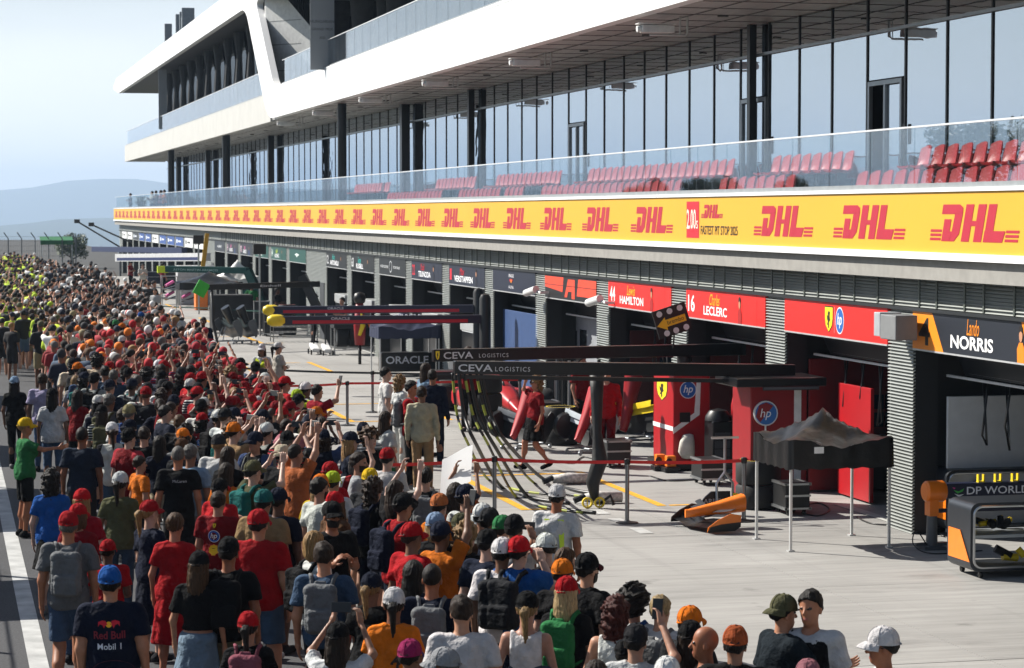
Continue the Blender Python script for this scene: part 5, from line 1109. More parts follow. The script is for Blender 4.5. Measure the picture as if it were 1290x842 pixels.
for k, (px, py, w_, h, mt, lab) in enumerate(((566, 508, .7, .8, M_BLK, 'black flight case before the padded navy posts'), (583, 500, .5, 1.1, M_GRY, 'tall grey flight case behind the mechanic'), (690, 548, .5, .7, M_CARB, 'low black case next to the slim red nose'), (780, 590, .45, .5, M_BLK, 'small black case at the foot of the dark red nose'), (898, 612, .4, .45, M_BLK, 'small black case in front of the tool cart'),
        (432, 436, .8, .9, M_NAVY, 'navy flight case behind the black tyre cart'), (345, 424, .7, .9, M_BLK, 'black flight case behind the wire trolley'), (330, 418, .6, 1.2, M_GRY, 'tall grey case near the teal tower'), (380, 416, .9, .8, M_TEAL, 'teal flight case in front of the blank grey wall'), (240, 372, .9, 1.0, flat('#b9bcc0', .5), 'pale flight case behind the pink wing racks'), (215, 366, .8, 1.1, M_BLK, 'black flight case left of the pink wings'), (195, 360, .9, .9, M_NAVY, 'navy flight case near the far white boom'), (1005, 650, .4, .5, M_BLK, 'small black case under the back of the tent'))):
    flight_case(gp(px, py), w_, .6, h, mt, lab)
def tyre_stack(q, n, lab, grp):
    for k in range(n):
        t = thing('racing_wheel', lab, 'wheel', (q.x, q.y, k*.39), grp); m_ = MB(); m_.lathe((q.x, q.y, k*.39), [(.2, .01), (.33, .01), (.36, .05), (.36, .34), (.33, .38), (.2, .38)], 20); m_.build('tyre', M_RUB, t, smooth=True)
        m_ = MB(); m_.lathe((q.x, q.y, k*.39), [(0, .08), (.21, .03), (.21, .36), (0, .30)], 14); m_.build('rim', M_GRY, t, smooth=True)
        m_ = MB(); m_.lathe((q.x, q.y, k*.39), [(.27, .384), (.30, .384), (.30, .3835), (.27, .3835)], 20); m_.build('sidewall_band', M_YEL if k % 2 else M_RED, t)
for px, py, n, lab in ((612, 540, 3, 'before the red racing car'), (706, 560, 2, 'beside the covered front wing'), (362, 422, 3, 'behind the wire trolley'), (275, 405, 3, 'beside the covered crate'), (955, 640, 2, 'in front of the round logo cabinet')):
    tyre_stack(gp(px, py), n, 'wheel with black tyre in the stack %s' % lab, 'wheels stacked %s' % lab)
# loose cables on the concrete
for k, pts in enumerate((((820, 600), (845, 606), (900, 604), (940, 612), (985, 608)), ((1000, 640), (1030, 634), (1045, 642), (1030, 650), (1010, 646)), ((690, 578), (720, 584), (735, 576), (760, 582)), ((560, 520), (600, 528), (640, 524), (690, 530)), ((1080, 652), (1100, 660), (1150, 664), (1190, 676)))):
    hose([gp(a, b, .012) for a, b in pts], .012, 'thin black cable lying %s' % ('between the red cabinets', 'coiled behind the tent', 'behind the slim red nose', 'in front of the red racing car', 'from the tent to the rounded cart')[k])
# garage fittings: overhead rails, hanging hoses and screens in the red bays
for n in (1, 2, 3, 0):
    ya, yb = bay[n]; nm = {0: 'orange team', 1: 'emblem red', 2: 'number sixteen', 3: 'number forty-four'}[n]
    t = thing('ceiling_rail', 'steel ceiling rail with hanging hoses in the %s garage' % nm, 'rail', (14.6, (ya+yb)/2, 2.4)); m_ = MB(); m_.bx(14.5, 14.6, ya + .3, yb - .3, 2.36, 2.42); m_.bx(15.3, 15.4, ya + .3, yb - .3, 2.36, 2.42); m_.build('rail', M_STEEL, t)
    m_ = MB()
    for k in range(5): y_ = ya + .6 + k*.75; m_.tube([(14.55, y_, 2.36), (14.5, y_ + .1, 1.7 - .2*(k % 3)), (14.62, y_ + .2, 1.35), (14.6, y_ + .3, 2.36)], .018, n=5)
    m_.build('hanging_hose', M_BLK, t, smooth=2)
    if n == 0: continue
    t = thing('monitor_rack', 'rack of dark monitors at the wall of the %s garage' % nm, 'rack', (15.1, yb - .35, 0)); m_ = MB(); m_.bx(14.75, 15.75, yb - .5, yb - .16, .05, .95); m_.build('cabinet', M_CARB, t, bevel=.02)
    m_ = MB(); [m_.bx(14.8 + k*.32, 15.08 + k*.32, yb - .34, yb - .30, 1.1 + .3*j, 1.34 + .3*j) for k in range(3) for j in range(2)]; m_.build('monitor', flat('#1a2733', .15), t)
# ------------------------------------------------------------------ people: implicit surfaces turned into meshes
def A3(*p): return np.array(p, dtype=np.float32)
def rcone(P, a, b, ra, rb):
    a = np.asarray(a, np.float32); b = np.asarray(b, np.float32); ab = b - a
    t = np.clip(((P - a) @ ab)/float(ab @ ab + 1e-9), 0, 1)
    return np.sqrt(((P - a - t[:, None]*ab)**2).sum(1)) - (ra + (rb - ra)*t)
def ell(P, c, r):
    r = np.asarray(r, np.float32); q = (P - np.asarray(c, np.float32))/r
    k0 = np.sqrt((q*q).sum(1)); k1 = np.sqrt(((q/r)**2).sum(1)) + 1e-6
    return k0*(k0 - 1)/k1
def rbox(P, c, h, r):
    q = np.abs(P - np.asarray(c, np.float32)) - np.asarray(h, np.float32) + r
    return np.sqrt((np.maximum(q, 0)**2).sum(1)) + np.minimum(q.max(1), 0) - r
def smin(a, b, k):
    h = np.clip(.5 + .5*(b - a)/k, 0, 1); return b + (a - b)*h - k*h*(1 - h)
def su(ds, k):
    d = ds[0]
    for e in ds[1:]: d = smin(d, e, k)
    return d
_fr = np.random.RandomState(4); FDIR = _fr.normal(size=(7, 3)).astype(np.float32); FDIR /= np.linalg.norm(FDIR, axis=1)[:, None]; FPH = _fr.uniform(0, 6.28, 7)
def folds(P, amp, f=26.0, ph=0.0):
    """soft cloth creases: a few ridged waves in warped directions"""
    wz = .5*np.sin(6*P[:, 2] + ph) + .5*np.sin(8*P[:, 0] + 5*P[:, 1] + ph*1.3); out = 0
    for k in range(7):
        out = out + (np.abs(np.sin((P @ FDIR[k])*f*(.55 + .16*k)*.5 + FPH[k] + ph + 1.3*wz)) - .6)*(1 if k < 4 else .55)
    return amp*.75*out
def nets(fn, lo, hi, h):
    """naive surface nets: vertices (n,3), quads (m,4)"""
    lo = np.asarray(lo, float); n = np.ceil((np.asarray(hi, float) - lo)/h).astype(int) + 1
    ax = [np.float32(lo[i] + h*np.arange(n[i])) for i in range(3)]
    G = np.stack(np.meshgrid(*ax, indexing='ij'), -1).reshape(-1, 3)
    F = fn(G).reshape(n).astype(np.float32)
    s = F < 0
    c = [s[i:n[0]-1+i, j:n[1]-1+j, k:n[2]-1+k] for i in (0, 1) for j in (0, 1) for k in (0, 1)]
    cnt = sum(a.astype(np.int8) for a in c); act = (cnt > 0) & (cnt < 8)
    I = np.argwhere(act); ids = -np.ones(act.shape, int); ids[act] = np.arange(len(I))
    cor = [(i, j, k) for i in (0, 1) for j in (0, 1) for k in (0, 1)]
    V = np.zeros((len(I), 3)); W_ = np.zeros(len(I))
    for a in range(8):
        for b in range(a+1, 8):
            da = np.array(cor[b]) - np.array(cor[a])
            if np.abs(da).sum() != 1: continue
            fa = F[tuple((I + cor[a]).T)]; fb = F[tuple((I + cor[b]).T)]; m = (fa < 0) != (fb < 0)
            t = np.where(m, fa/(fa - fb + 1e-12), 0)
            V += np.where(m[:, None], np.array(cor[a]) + t[:, None]*da, 0); W_ += m
    V = (V/np.maximum(W_, 1)[:, None] + I)*h + lo
    Q = []
    for d in range(3):
        sl0 = [slice(None)]*3; sl1 = [slice(None)]*3; sl0[d] = slice(0, -1); sl1[d] = slice(1, None)
        e = s[tuple(sl0)] != s[tuple(sl1)]; E = np.argwhere(e); u, v = (d+1) % 3, (d+2) % 3
        ok = (E[:, u] > 0) & (E[:, v] > 0) & (E[:, u] < n[u]-1) & (E[:, v] < n[v]-1); E = E[ok]
        if not len(E): continue
        du = np.zeros(3, int); du[u] = 1; dv = np.zeros(3, int); dv[v] = 1
        q = np.stack([ids[tuple((E - du - dv).T)], ids[tuple((E - dv).T)], ids[tuple(E.T)], ids[tuple((E - du).T)]], 1)
        fl = s[tuple(E.T)]; q[~fl] = q[~fl][:, ::-1]; Q.append(q)
    return V, np.concatenate(Q)
def mesh_np(name, V, Q, mats, mi=None):
    me = bpy.data.meshes.new(name)
    me.from_pydata(V.tolist(), [], Q.tolist())
    for m_ in mats: me.materials.append(m_)
    if mi is not None: me.polygons.foreach_set('material_index', mi)
    me.polygons.foreach_set('use_smooth', [True]*len(me.polygons)); me.update()
    return me
# --- skeleton, figure faces +y, 1.77 m tall
ARM = {   # elbow, wrist, finger direction for the right (+x) arm; the left is mirrored
 'down': ((.245, -.03, 1.13), (.255, .05, .88), (0, .25, -.97)),
 'hold': ((.235, .03, 1.14), (.09, .26, 1.21), (-.35, .55, .75)),
 'raise': ((.27, .20, 1.50), (.12, .37, 1.74), (-.2, .25, .95)),
 'high': ((.24, .12, 1.66), (.14, .24, 1.90), (-.1, .2, .97)),
 'fold': ((.255, .06, 1.15), (-.02, .19, 1.18), (-1, .05, .1)),
 'face': ((.26, .15, 1.36), (.10, .22, 1.55), (-.4, .3, .85)),
 'point': ((.30, .18, 1.33), (.34, .42, 1.36), (.05, .95, .15)),
 'brow': ((.34, .10, 1.50), (.14, .16, 1.66), (-.8, .1, .5)),
 'hip': ((.36, -.06, 1.18), (.20, .03, 1.02), (-.5, .5, -.6)),
 'back': ((.26, .14, 1.20), (.27, .36, 1.27), (.1, .9, .2)),
}
POSE = {'down': ('down', 'down'), 'hold': ('hold', 'hold'), 'raise': ('raise', 'raise'), 'high': ('high', 'high'), 'one': ('high', 'down'), 'fold': ('fold', 'fold'), 'face': ('face', 'face'),
        'point': ('point', 'down'), 'brow': ('brow', 'down'), 'hip': ('down', 'hip'), 'oneh': ('raise', 'hold'), 'reach': ('back', 'down')}
SX = {'m': dict(sh=.19, sz=1.415, ch=(.172, .115, .20), ab=(.145, .105, .18), pv=(.165, .115, .13), ua=.050, fa=.041, th=.083, ca=.056, bust=0),
      'f': dict(sh=.165, sz=1.40, ch=(.148, .102, .19), ab=(.122, .092, .17), pv=(.172, .120, .14), ua=.040, fa=.033, th=.085, ca=.051, bust=.062),
      'h': dict(sh=.20, sz=1.42, ch=(.190, .140, .21), ab=(.188, .160, .21), pv=(.185, .142, .15), ua=.057, fa=.047, th=.098, ca=.064, bust=0)}
def arms(sex, pose):
    p = SX[sex]; out = []
    for s_, nm in zip((1, -1), POSE[pose]):
        e, w_, d = ARM[nm]; k = p['sh']/.19
        f = lambda q: A3(s_*(q[0]*(.75 + .25*k) if abs(q[0]) > .2 else q[0]), q[1], q[2])
        out.append((A3(s_*p['sh'], -.005, p['sz']), f(e), f(w_), A3(s_*d[0], d[1], d[2]), s_))
    return out
def legs(st, sex):
    w_ = .10 if sex != 'h' else .12
    if st == 'stand': return [(A3(s*.095, 0, .92), A3(s*w_, .015, .50), A3(s*w_*1.05, -.02, .085), A3(s*.25, 1, 0)) for s in (1, -1)]
    return [(A3(.09, 0, .92), A3(.085, .17, .53), A3(.08, .20, .095), A3(.05, 1, .1)), (A3(-.09, 0, .92), A3(-.085, .03, .50), A3(-.085, -.26, .15), A3(-.05, .9, -.35))]
def torso(P, p, o=0.0):
    ds = [ell(P, (0, 0, .96), A3(*p['pv']) + o), ell(P, (0, .008, 1.12), A3(*p['ab']) + o), ell(P, (0, -.005, 1.29), A3(*p['ch']) + o),
          rcone(P, (-p['sh']*.86, -.012, p['sz'] - .005), (p['sh']*.86, -.012, p['sz'] - .005), .058 + o, .058 + o)]
    if p['bust']: ds += [ell(P, (s*.068, .085, 1.275), (p['bust'] + o,)*3) for s in (1, -1)]
    if p['ab'][0] > .18: ds.append(ell(P, (0, .08, 1.10), (.17 + o, .15 + o, .17 + o)))
    return su(ds, .05)
HEAD_C = (0, .0, 1.665)
def head_fn(P):
    d = su([ell(P, (0, -.008, 1.672), (.077, .097, .100)), ell(P, (0, .030, 1.600), (.055, .062, .075)), rcone(P, (0, .05, 1.555), (0, .062, 1.552), .026, .024)], .035)
    d = smin(d, rcone(P, (0, -.015, 1.42), (0, -.002, 1.57), .060, .053), .03)
    d = smin(d, rcone(P, (0, .088, 1.655), (0, .112, 1.615), .009, .015), .012)
    for s in (1, -1):
        d = smin(d, ell(P, (s*.077, -.008, 1.628), (.010, .022, .032)), .006)
        d = np.maximum(d, -ell(P, (s*.032, .105, 1.652), (.018, .016, .011)))
        d = smin(d, ell(P, (s*.032, .082, 1.652), (.014, .014, .012)), .004)
    d = smin(d, ell(P, (0, .088, 1.575), (.024, .010, .010)), .008)
    return d
HANDQ = {}
def hand_mesh(curl):
    if curl in HANDQ: return HANDQ[curl]
    def fn(P):           # wrist at origin, fingers along +z, palm facing +y, thumb on +x
        d = rbox(P, (0, 0, .045), (.040, .014, .048), .014); d = smin(d, rcone(P, (0, 0, -.03), (0, 0, .02), .026, .026), .02)
        for i, (x, L) in enumerate(((.030, .070), (.010, .080), (-.010, .074), (-.029, .058))):
            b = np.array((x, 0, .088)); c1 = b + np.array((x*.15, L*.5*math.sin(curl*.6), L*.5*math.cos(curl*.6))); c2 = c1 + np.array((x*.05, L*.5*math.sin(curl*1.6), L*.5*math.cos(curl*1.6)))
            d = smin(d, np.minimum(rcone(P, b, c1, .0095, .009), rcone(P, c1, c2, .009, .0075)), .005)
        return smin(d, np.minimum(rcone(P, (.030, .004, .018), (.058, .018, .048), .014, .011), rcone(P, (.058, .018, .048), (.058, .034, .078), .011, .009)), .008)
    HANDQ[curl] = nets(fn, (-.06, -.05, -.06), (.09, .12, .20), .0075); return HANDQ[curl]
HEADM = nets(head_fn, (-.11, -.14, 1.40), (.11, .16, 1.80), .0095)
BODY, SHIRT, BOTTOM, SHOE, HAIRM, MISC = {}, {}, {}, {}, {}, {}
RES = .019
def body_mesh(sex, pose, st):
    k = (sex, pose, st)
    if k in BODY: return BODY[k]
    p = SX[sex]; ar = arms(sex, pose); lg = legs(st, sex)
    def fn(P):
        ds = [torso(P, p, -.004), rcone(P, (0, -.015, 1.42), (0, -.002, 1.55), .060, .053)]
        for S_, E, W_, d, s in ar: ds += [rcone(P, S_, E, p['ua']*1.12, p['ua']*.86), rcone(P, E, W_, p['fa'], p['fa']*.66)]
        for H_, K, A_, d in lg: ds += [rcone(P, H_, K, p['th'], p['ca']*1.02), rcone(P, K + (0, -.012, -.04), K + (A_ - K)*.45 + A3(0, -.02, 0), p['ca'], p['ca']*1.06), rcone(P, K, A_, p['ca'], p['ca']*.66), rcone(P, A_ + A3(0, 0, -.02), A_ + d*.13 + A3(0, 0, -.05), .042, .034)]
        return su(ds, .03)
    pts = np.array([q for a in ar for q in a[:3]] + [q for a in lg for q in a[:3]])
    lo = np.minimum(pts.min(0), (-.25, -.25, 0)) - .14; hi = np.maximum(pts.max(0), (.25, .25, 1.5)) + .2; lo[2] = -.02
    V, Q = nets(fn, lo, hi, RES); Vs, Qs, mi = [V], [Q], [np.zeros(len(Q), int)]; off = len(V)
    hv, hq = HEADM; cc = hv[hq].mean(1)
    hm = np.zeros(len(hq), int)
    for s in (1, -1): hm[(np.abs(cc[:, 0] - s*.032) < .016) & (np.abs(cc[:, 2] - 1.652) < .009) & (cc[:, 1] > .06)] = 1
    hm[(np.abs(cc[:, 0]) < .022) & (np.abs(cc[:, 2] - 1.575) < .008) & (cc[:, 1] > .07)] = 2
    Vs.append(hv); Qs.append(hq + off); mi.append(hm); off += len(hv)
    for (S_, E, W_, d, s), nm in zip(ar, POSE[pose]):
        v, q = hand_mesh(.35 if nm in ('down', 'hip', 'point', 'back') else .75)
        z = d/np.linalg.norm(d); tow = A3(-s, .3, 0) if nm in ('down', 'hip') else A3(-s*.8, .5, .3); y = tow - z*(tow @ z); y /= np.linalg.norm(y); x = np.cross(y, z)
        vv = v.copy(); 
        if (x @ A3(0, 1, .2)) < 0: vv[:, 0] *= -1; q = q[:, ::-1]
        sc = 1.0 if sex != 'f' else .9
        Vs.append(vv*sc @ np.stack([x, y, z]) + W_); Qs.append(q + off); mi.append(np.zeros(len(q), int)); off += len(v)
    BODY[k] = mesh_np('body', np.concatenate(Vs), np.concatenate(Qs), [M_SKIN, M_EYE, M_LIP], np.concatenate(mi)); return BODY[k]
def shirt_mesh(sex, pose, kind, pat=None):
    """tee, tank, long (sleeves), crop"""
    k = (sex, pose, kind, pat)
    if k in SHIRT: return SHIRT[k]
    if pat:
        c = shirt_mesh(sex, pose, kind).copy(); c.materials[0] = M_PAT[pat]; SHIRT[k] = c; return c
    p = SX[sex]; ar = arms(sex, pose); ph = len(SHIRT)*1.7; o = .020 if kind != 'tank' else .010
    hem = {'tee': .86, 'tank': .92, 'long': .84, 'crop': 1.05}[kind]
    def fn(P):
        d = torso(P, p, o)
        if kind in ('tee', 'long'): d = smin(d, ell(P, (0, .0, .98), (p['pv'][0] + .024, p['pv'][1] + .03, .26)), .06)
        for S_, E, W_, dd, s in ar:
            if kind == 'tank': continue
            if kind == 'long': a = su([rcone(P, S_, E, p['ua'] + .016, p['ua'] + .010), rcone(P, E, W_ - (W_ - E)*.03, p['ua'] + .008, p['fa'] + .004)], .02)
            else:
                u = (E - S_)/np.linalg.norm(E - S_); L = np.linalg.norm(E - S_)*.68
                a = np.maximum(rcone(P, S_, S_ + u*(L + .1), p['ua'] + .024, p['ua'] + .036), (P - S_) @ u - L)
            d = smin(d, a, .03)
        d = d + folds(P, .0095, 27, ph)
        d = np.maximum(d, hem - P[:, 2] + .006*np.sin(20*P[:, 0]))
        nk = ell(P, (0, .015, 1.50), (.068, .075, .062)) if kind != 'tank' else ell(P, (0, .02, 1.50), (.105, .11, .13))
        d = np.maximum(d, -nk)
        if kind == 'tank': d = np.maximum(d, np.abs(P[:, 0]) - p['sh']*.80)
        return d
    pts = np.array([q for a in ar for q in a[:3]]); lo = np.minimum(pts.min(0), (-.28, -.24, hem)) - .12; hi = np.maximum(pts.max(0), (.28, .3, 1.5)) + .12; lo[2] = hem - .04
    V, Q = nets(fn, lo, hi, .017); SHIRT[k] = mesh_np('shirt', V, Q, [M_CLOTH]); return SHIRT[k]
def bottom_mesh(sex, st, kind):
    k = (sex, st, kind)
    if k in BOTTOM: return BOTTOM[k]
    p = SX[sex]; lg = legs(st, sex); ph = len(BOTTOM)*2.1
    def fn(P):
        d = ell(P, (0, 0, .95), A3(*p['pv']) + A3(.012, .014, .01))
        if kind in ('skirt', 'dress'):
            hem = .56 if kind == 'skirt' else .42; z = P[:, 2]
            rr = p['pv'][0]*.96 + (1.04 - z)*(.16 if kind == 'skirt' else .12)
            sk = np.sqrt(P[:, 0]**2 + (P[:, 1]*1.22 - (.03 if st == 'walk' else 0))**2) - rr + .010*np.sin(9*np.arctan2(P[:, 1], P[:, 0]) + ph)*np.clip(1 - z, 0, 1)*2
            d = smin(d, np.maximum(np.maximum(sk, hem - z), z - 1.0)*.8, .02)
        else:
            for H_, K, A_, dd in lg:
                if kind == 'shorts': d = smin(d, np.maximum(rcone(P, H_, K, p['th'] + .022, p['ca'] + .044), (K[2] + .05) - P[:, 2]), .03)
                elif kind == 'hot': d = smin(d, np.maximum(rcone(P, H_, K, p['th'] + .014, p['ca'] + .04), (K[2] + .22) - P[:, 2]), .03)
                else:
                    fl = .016 if kind == 'trousers' else .008
                    d = smin(d, su([rcone(P, H_, K, p['th'] + fl, p['ca'] + fl + .006), rcone(P, K, A_ + A3(0, 0, .0), p['ca'] + fl + .006, p['ca']*.72 + fl)], .02), .03)
        d = d + folds(P, .005, 28, ph)
        return np.maximum(d, P[:, 2] - 1.03)
    V, Q = nets(fn, (-.36, -.45, .02), (.36, .42, 1.08), RES); BOTTOM[k] = mesh_np('bottoms', V, Q, [M_CLOTH]); return BOTTOM[k]
def shoe_mesh(sex, st):
    k = (sex, st)
    if k in SHOE: return SHOE[k]
    lg = legs(st, sex)
    def fn(P):
        ds = []
        for H_, K, A_, d in lg:
            d = d/np.linalg.norm(d); b = A_ + A3(0, 0, -.04)
            ds.append(su([rcone(P, b - d*.04, b + d*.15 + A3(0, 0, -.006), .048, .040), rcone(P, A_ + A3(0, 0, .0), b, .046, .048)], .02))
        return np.maximum(np.minimum(*ds), -P[:, 2] + .002)
    V, Q = nets(fn, (-.24, -.42, -.03), (.24, .48, .24), .016); SHOE[k] = mesh_np('shoes', V, Q, [M_CLOTH]); return SHOE[k]
def hair_mesh(kind, capped=False):
    key = (kind, capped)
    if key in HAIRM: return HAIRM[key]
    rs = np.random.RandomState(len(kind)); D = rs.normal(size=(9, 3)).astype(np.float32); D /= np.linalg.norm(D, axis=1)[:, None]; PH_ = rs.uniform(0, 6.28, 9)
    def nz(P, a, f): return a*.42*sum(np.sin((P @ D[k])*f*(.6 + .12*k) + PH_[k]) for k in range(9))
    def locks(P, a): 
        an = np.arctan2(P[:, 0], -(P[:, 1] + .01)); return a*(np.abs(np.sin(7.5*an + 2.2*np.sin(9*P[:, 2]) + 1)) - .5 + .6*np.sin(19*an + 3*np.sin(13*P[:, 2])))
    def fn(P):
        x, y, z = P.T
        o = {'short': .013, 'buzz': .005, 'curly': .030, 'afro': .050}.get(kind, .016)
        cap = ell(P, (0, -.010, 1.674), (.077 + o, .097 + o, .100 + o))
        line = (1.582 if kind not in ('curly', 'afro') else 1.52) + .80*(y + .09) - z
        d = np.maximum(cap, line*.78)
        if kind == 'long': d = smin(d, su([ell(P, (0, -.075, 1.50), (.090, .050, .21)), ell(P, (.072, -.02, 1.54), (.026, .05, .15)), ell(P, (-.072, -.02, 1.54), (.026, .05, .15))], .03), .03)
        if kind == 'bob': d = smin(d, su([ell(P, (0, -.06, 1.585), (.088, .055, .10)), ell(P, (.076, -.01, 1.59), (.022, .055, .085)), ell(P, (-.076, -.01, 1.59), (.022, .055, .085))], .03), .03)
        if kind == 'pony': d = smin(d, su([rcone(P, (0, -.095, 1.70), (0, -.155, 1.64), .030, .040), rcone(P, (0, -.155, 1.64), (.01, -.15, 1.40), .042, .014)], .02), .02)
        if kind == 'bun': d = smin(d, ell(P, (0, -.105, 1.715), (.052, .048, .045)), .02)
        if kind == 'curly': d = smin(d, ell(P, (0, -.055, 1.55), (.108, .065, .13)), .05); d = d + nz(P, .012, 110)
        elif kind == 'afro': d = d + nz(P, .013, 110)
        elif kind in ('long', 'bob', 'pony', 'bun'): d = d + locks(P, .0055) + nz(P, .0015, 120)
        elif kind == 'short': d = d + nz(P, .0034, 110)
        else: d = d + nz(P, .001, 120)
        fr = ell(P, (0, .085, 1.63), (.062, .062, .078)); d = np.maximum(d, -fr)
        if capped: d = np.maximum(d, np.minimum(z - 1.675, -ell(P, (0, -.006, 1.70), (.120, .138, .10)) + .0)) if kind in ('pony', 'bun') else np.maximum(d, z - 1.682)
        return d
    lowz = {'long': 1.26, 'pony': 1.36, 'curly': 1.36, 'bob': 1.46}.get(kind, 1.5)
    V, Q = nets(fn, (-.18, -.24, lowz), (.18, .18, 1.88), .0095); HAIRM[key] = mesh_np('hair', V, Q, [M_HAIR]); return HAIRM[key]
def cap_meshes():
    if 'cap' in MISC: return MISC['cap']
    n, m = 20, 7; vs = []
    for i in range(m):
        a = math.pi/2*i/(m-1)
        for j in range(n):
            t = 2*math.pi*j/n; c_ = math.cos(a)**.8
            vs.append((.096*c_*math.cos(t), -.006 + .115*c_*math.sin(t), 1.682 + .112*math.sin(a)*(1 + .03*math.sin(t)) - .012*(1 if i == 0 else 0) - .008*math.sin(t)*(-1 if i == 0 else 0)))
    fs = [(i*n + j, i*n + (j+1) % n, (i+1)*n + (j+1) % n, (i+1)*n + j) for i in range(m-1) for j in range(n)]
    mb = MB(); mb.add(vs, fs); mb.lathe((0, -.006, 1.792), [(.011, 0), (.009, .007), (0, .009)], 8)
    ho = [(0, -.1235, 1.674)] + [(.034*math.cos(q*math.pi/8), -.1235 + .006*abs(math.cos(q*math.pi/8)) + .012*math.sin(q*math.pi/8), 1.678 + .036*math.sin(q*math.pi/8)) for q in range(9)]
    mb.add(ho, [tuple(range(10))], 1); mb.bx(-.04, .04, -.128, -.116, 1.662, 1.674, 0)
    for q in range(6):
        tq = q*math.pi/3 + .52; mb.tube([(.0975*math.cos(a)**.8*math.cos(tq), -.006 + .1165*math.cos(a)**.8*math.sin(tq), 1.683 + .1125*math.sin(a)*(1 + .03*math.sin(tq))) for a in [i*math.pi/2/6 for i in range(6)]], .0022, n=4)
    o = mb.build('cap', [M_CLOTH, flat('#1b1410', .7, noise=0)], smooth=2); cm = o.data; bpy.data.objects.remove(o)
    vs = []; r, c = 5, 11
    for lay in (0, -.006):
        for i in range(r):
            for j in range(c):
                s = j/(c-1)*2 - 1; u = i/(r-1); ang = s*1.15
                bx_, by = .094*math.sin(ang), -.006 + .113*math.cos(ang); L = .078*math.cos(s*1.35)**.6 if abs(s) < 1 else .012
                vs.append((bx_*(1 + .06*u), by + L*u, 1.690 - .030*u*u - .016*s*s*(.6 + u) + lay))
    k = r*c; fs = []
    for i in range(r-1):
        for j in range(c-1):
            a = i*c + j; fs += [(a, a+1, a+c+1, a+c), (k + a, k + a+c, k + a+c+1, k + a+1)]
    for j in range(c-1): a = (r-1)*c + j; fs.append((a, a+1, k + a+1, k + a))
    mb = MB(); mb.add(vs, fs); o = mb.build('brim', M_CLOTH, smooth=2, fix=False); bm_ = o.data; bpy.data.objects.remove(o)
    mb = MB(); mb.lathe((0, -.006, 0), [(0, 1.79), (.06, 1.785), (.092, 1.755), (.102, 1.69), (.104, 1.685), (.165, 1.645), (.167, 1.648), (.10, 1.70)], 22); o = mb.build('bucket', M_CLOTH, smooth=2); bk = o.data; bpy.data.objects.remove(o)
    MISC['cap'] = (cm, bm_, bk); return MISC['cap']
def pack_meshes():
    if 'pack' in MISC: return MISC['pack']
    def fn(P):
        d = su([rbox(P, (0, -.215, 1.22), (.145, .075, .215), .06), rbox(P, (0, -.30, 1.13), (.11, .03, .10), .03)], .015)
        g = np.minimum(np.abs(P[:, 2] - 1.33 - .05*np.cos(P[:, 0]*9)), np.abs(P[:, 2] - 1.175 + .9*P[:, 0]**2)); d = d + .007*np.exp(-(g/.008)**2)
        return smin(d, rcone(P, (-.04, -.2, 1.45), (.04, -.2, 1.45), .012, .012), .01) + folds(P, .005, 30, 1.0)
    V, Q = nets(fn, (-.2, -.37, .95), (.2, -.1, 1.49), .0115); pk = mesh_np('backpack', V, Q, [M_CLOTH])
    mb = MB()
    for s in (-1, 1): mb.tube([(s*.08, -.15, 1.38), (s*.10, -.09, 1.47), (s*.115, -.02, 1.495), (s*.115, .07, 1.44), (s*.115, .135, 1.33), (s*.135, .135, 1.2), (s*.175, .05, 1.10), (s*.13, -.15, 1.06)], .022, n=6, flat_=.55)
    o = mb.build('strap', M_CLOTH, smooth=2); st = o.data; bpy.data.objects.remove(o); MISC['pack'] = (pk, st); return MISC['pack']
def glasses_mesh():
    if 'gl' in MISC: return MISC['gl']
    mb = MB()
    for s in (-1, 1): mb.lathe((s*.032, .106, 1.652), [(0, -.004), (.024, -.003), (.024, .003), (0, .004)], 12, axis='Y'); mb.tube([(s*.056, .10, 1.655), (s*.078, .03, 1.655), (s*.08, -.01, 1.645)], .004, n=4)
    mb.tube([(-.012, .112, 1.656), (.012, .112, 1.656)], .004, n=4)
    o = mb.build('sunglasses', flat('#0d0d0f', .15, noise=0), smooth=True); MISC['gl'] = o.data; bpy.data.objects.remove(o); return MISC['gl']
def beard_mesh():
    if 'bd' in MISC: return MISC['bd']
    def fn(P): return np.maximum(np.maximum(head_fn(P) - .006, P[:, 2] - 1.605 - np.abs(P[:, 0])*.25), np.maximum(.015 - P[:, 1], 1.535 - P[:, 2]))
    V, Q = nets(fn, (-.1, -.02, 1.5), (.1, .15, 1.66), .0095); MISC['bd'] = mesh_np('beard', V, Q, [M_HAIR]); return MISC['bd']
COLN = {'red': '#b3131d', 'dark red': '#86121b', 'crimson': '#9c1224', 'black': '#141416', 'charcoal': '#2b2c2f', 'navy': '#161d31', 'white': '#dcdcda', 'off-white': '#cfcabf', 'grey': '#77797b', 'light grey': '#a3a4a4', 'blue': '#1f5aa6', 'light blue': '#8fa9c6', 'slate blue': '#3d5168',
        'orange': '#e0781a', 'yellow': '#e6bd1e', 'lime': '#b9d430', 'green': '#2f7a46', 'teal': '#1f6a66', 'olive': '#56563c', 'tan': '#a3835e', 'beige': '#c9bda3', 'khaki': '#8b805f', 'pink': '#cf8590', 'magenta': '#a02860', 'brown': '#5a3d28', 'denim': '#4a607c', 'pale denim': '#8296ab', 'purple': '#4b3a6b', 'burgundy': '#4c1220', 'rust': '#a2512c', 'hi-vis': '#cfe02f', 'lilac': '#a9a4c4'}
HAIRC = {'dark': '#17110d', 'brown': '#2e2016', 'light brown': '#553c26', 'blond': '#94744a', 'fair': '#b3986c', 'grey': '#63605c', 'auburn': '#4a1d16'}
SKINC = ['#c4937a', '#b4836a', '#cca08a', '#a0735a', '#86604a', '#bd8b74', '#d3ab97', '#6a4a3a']
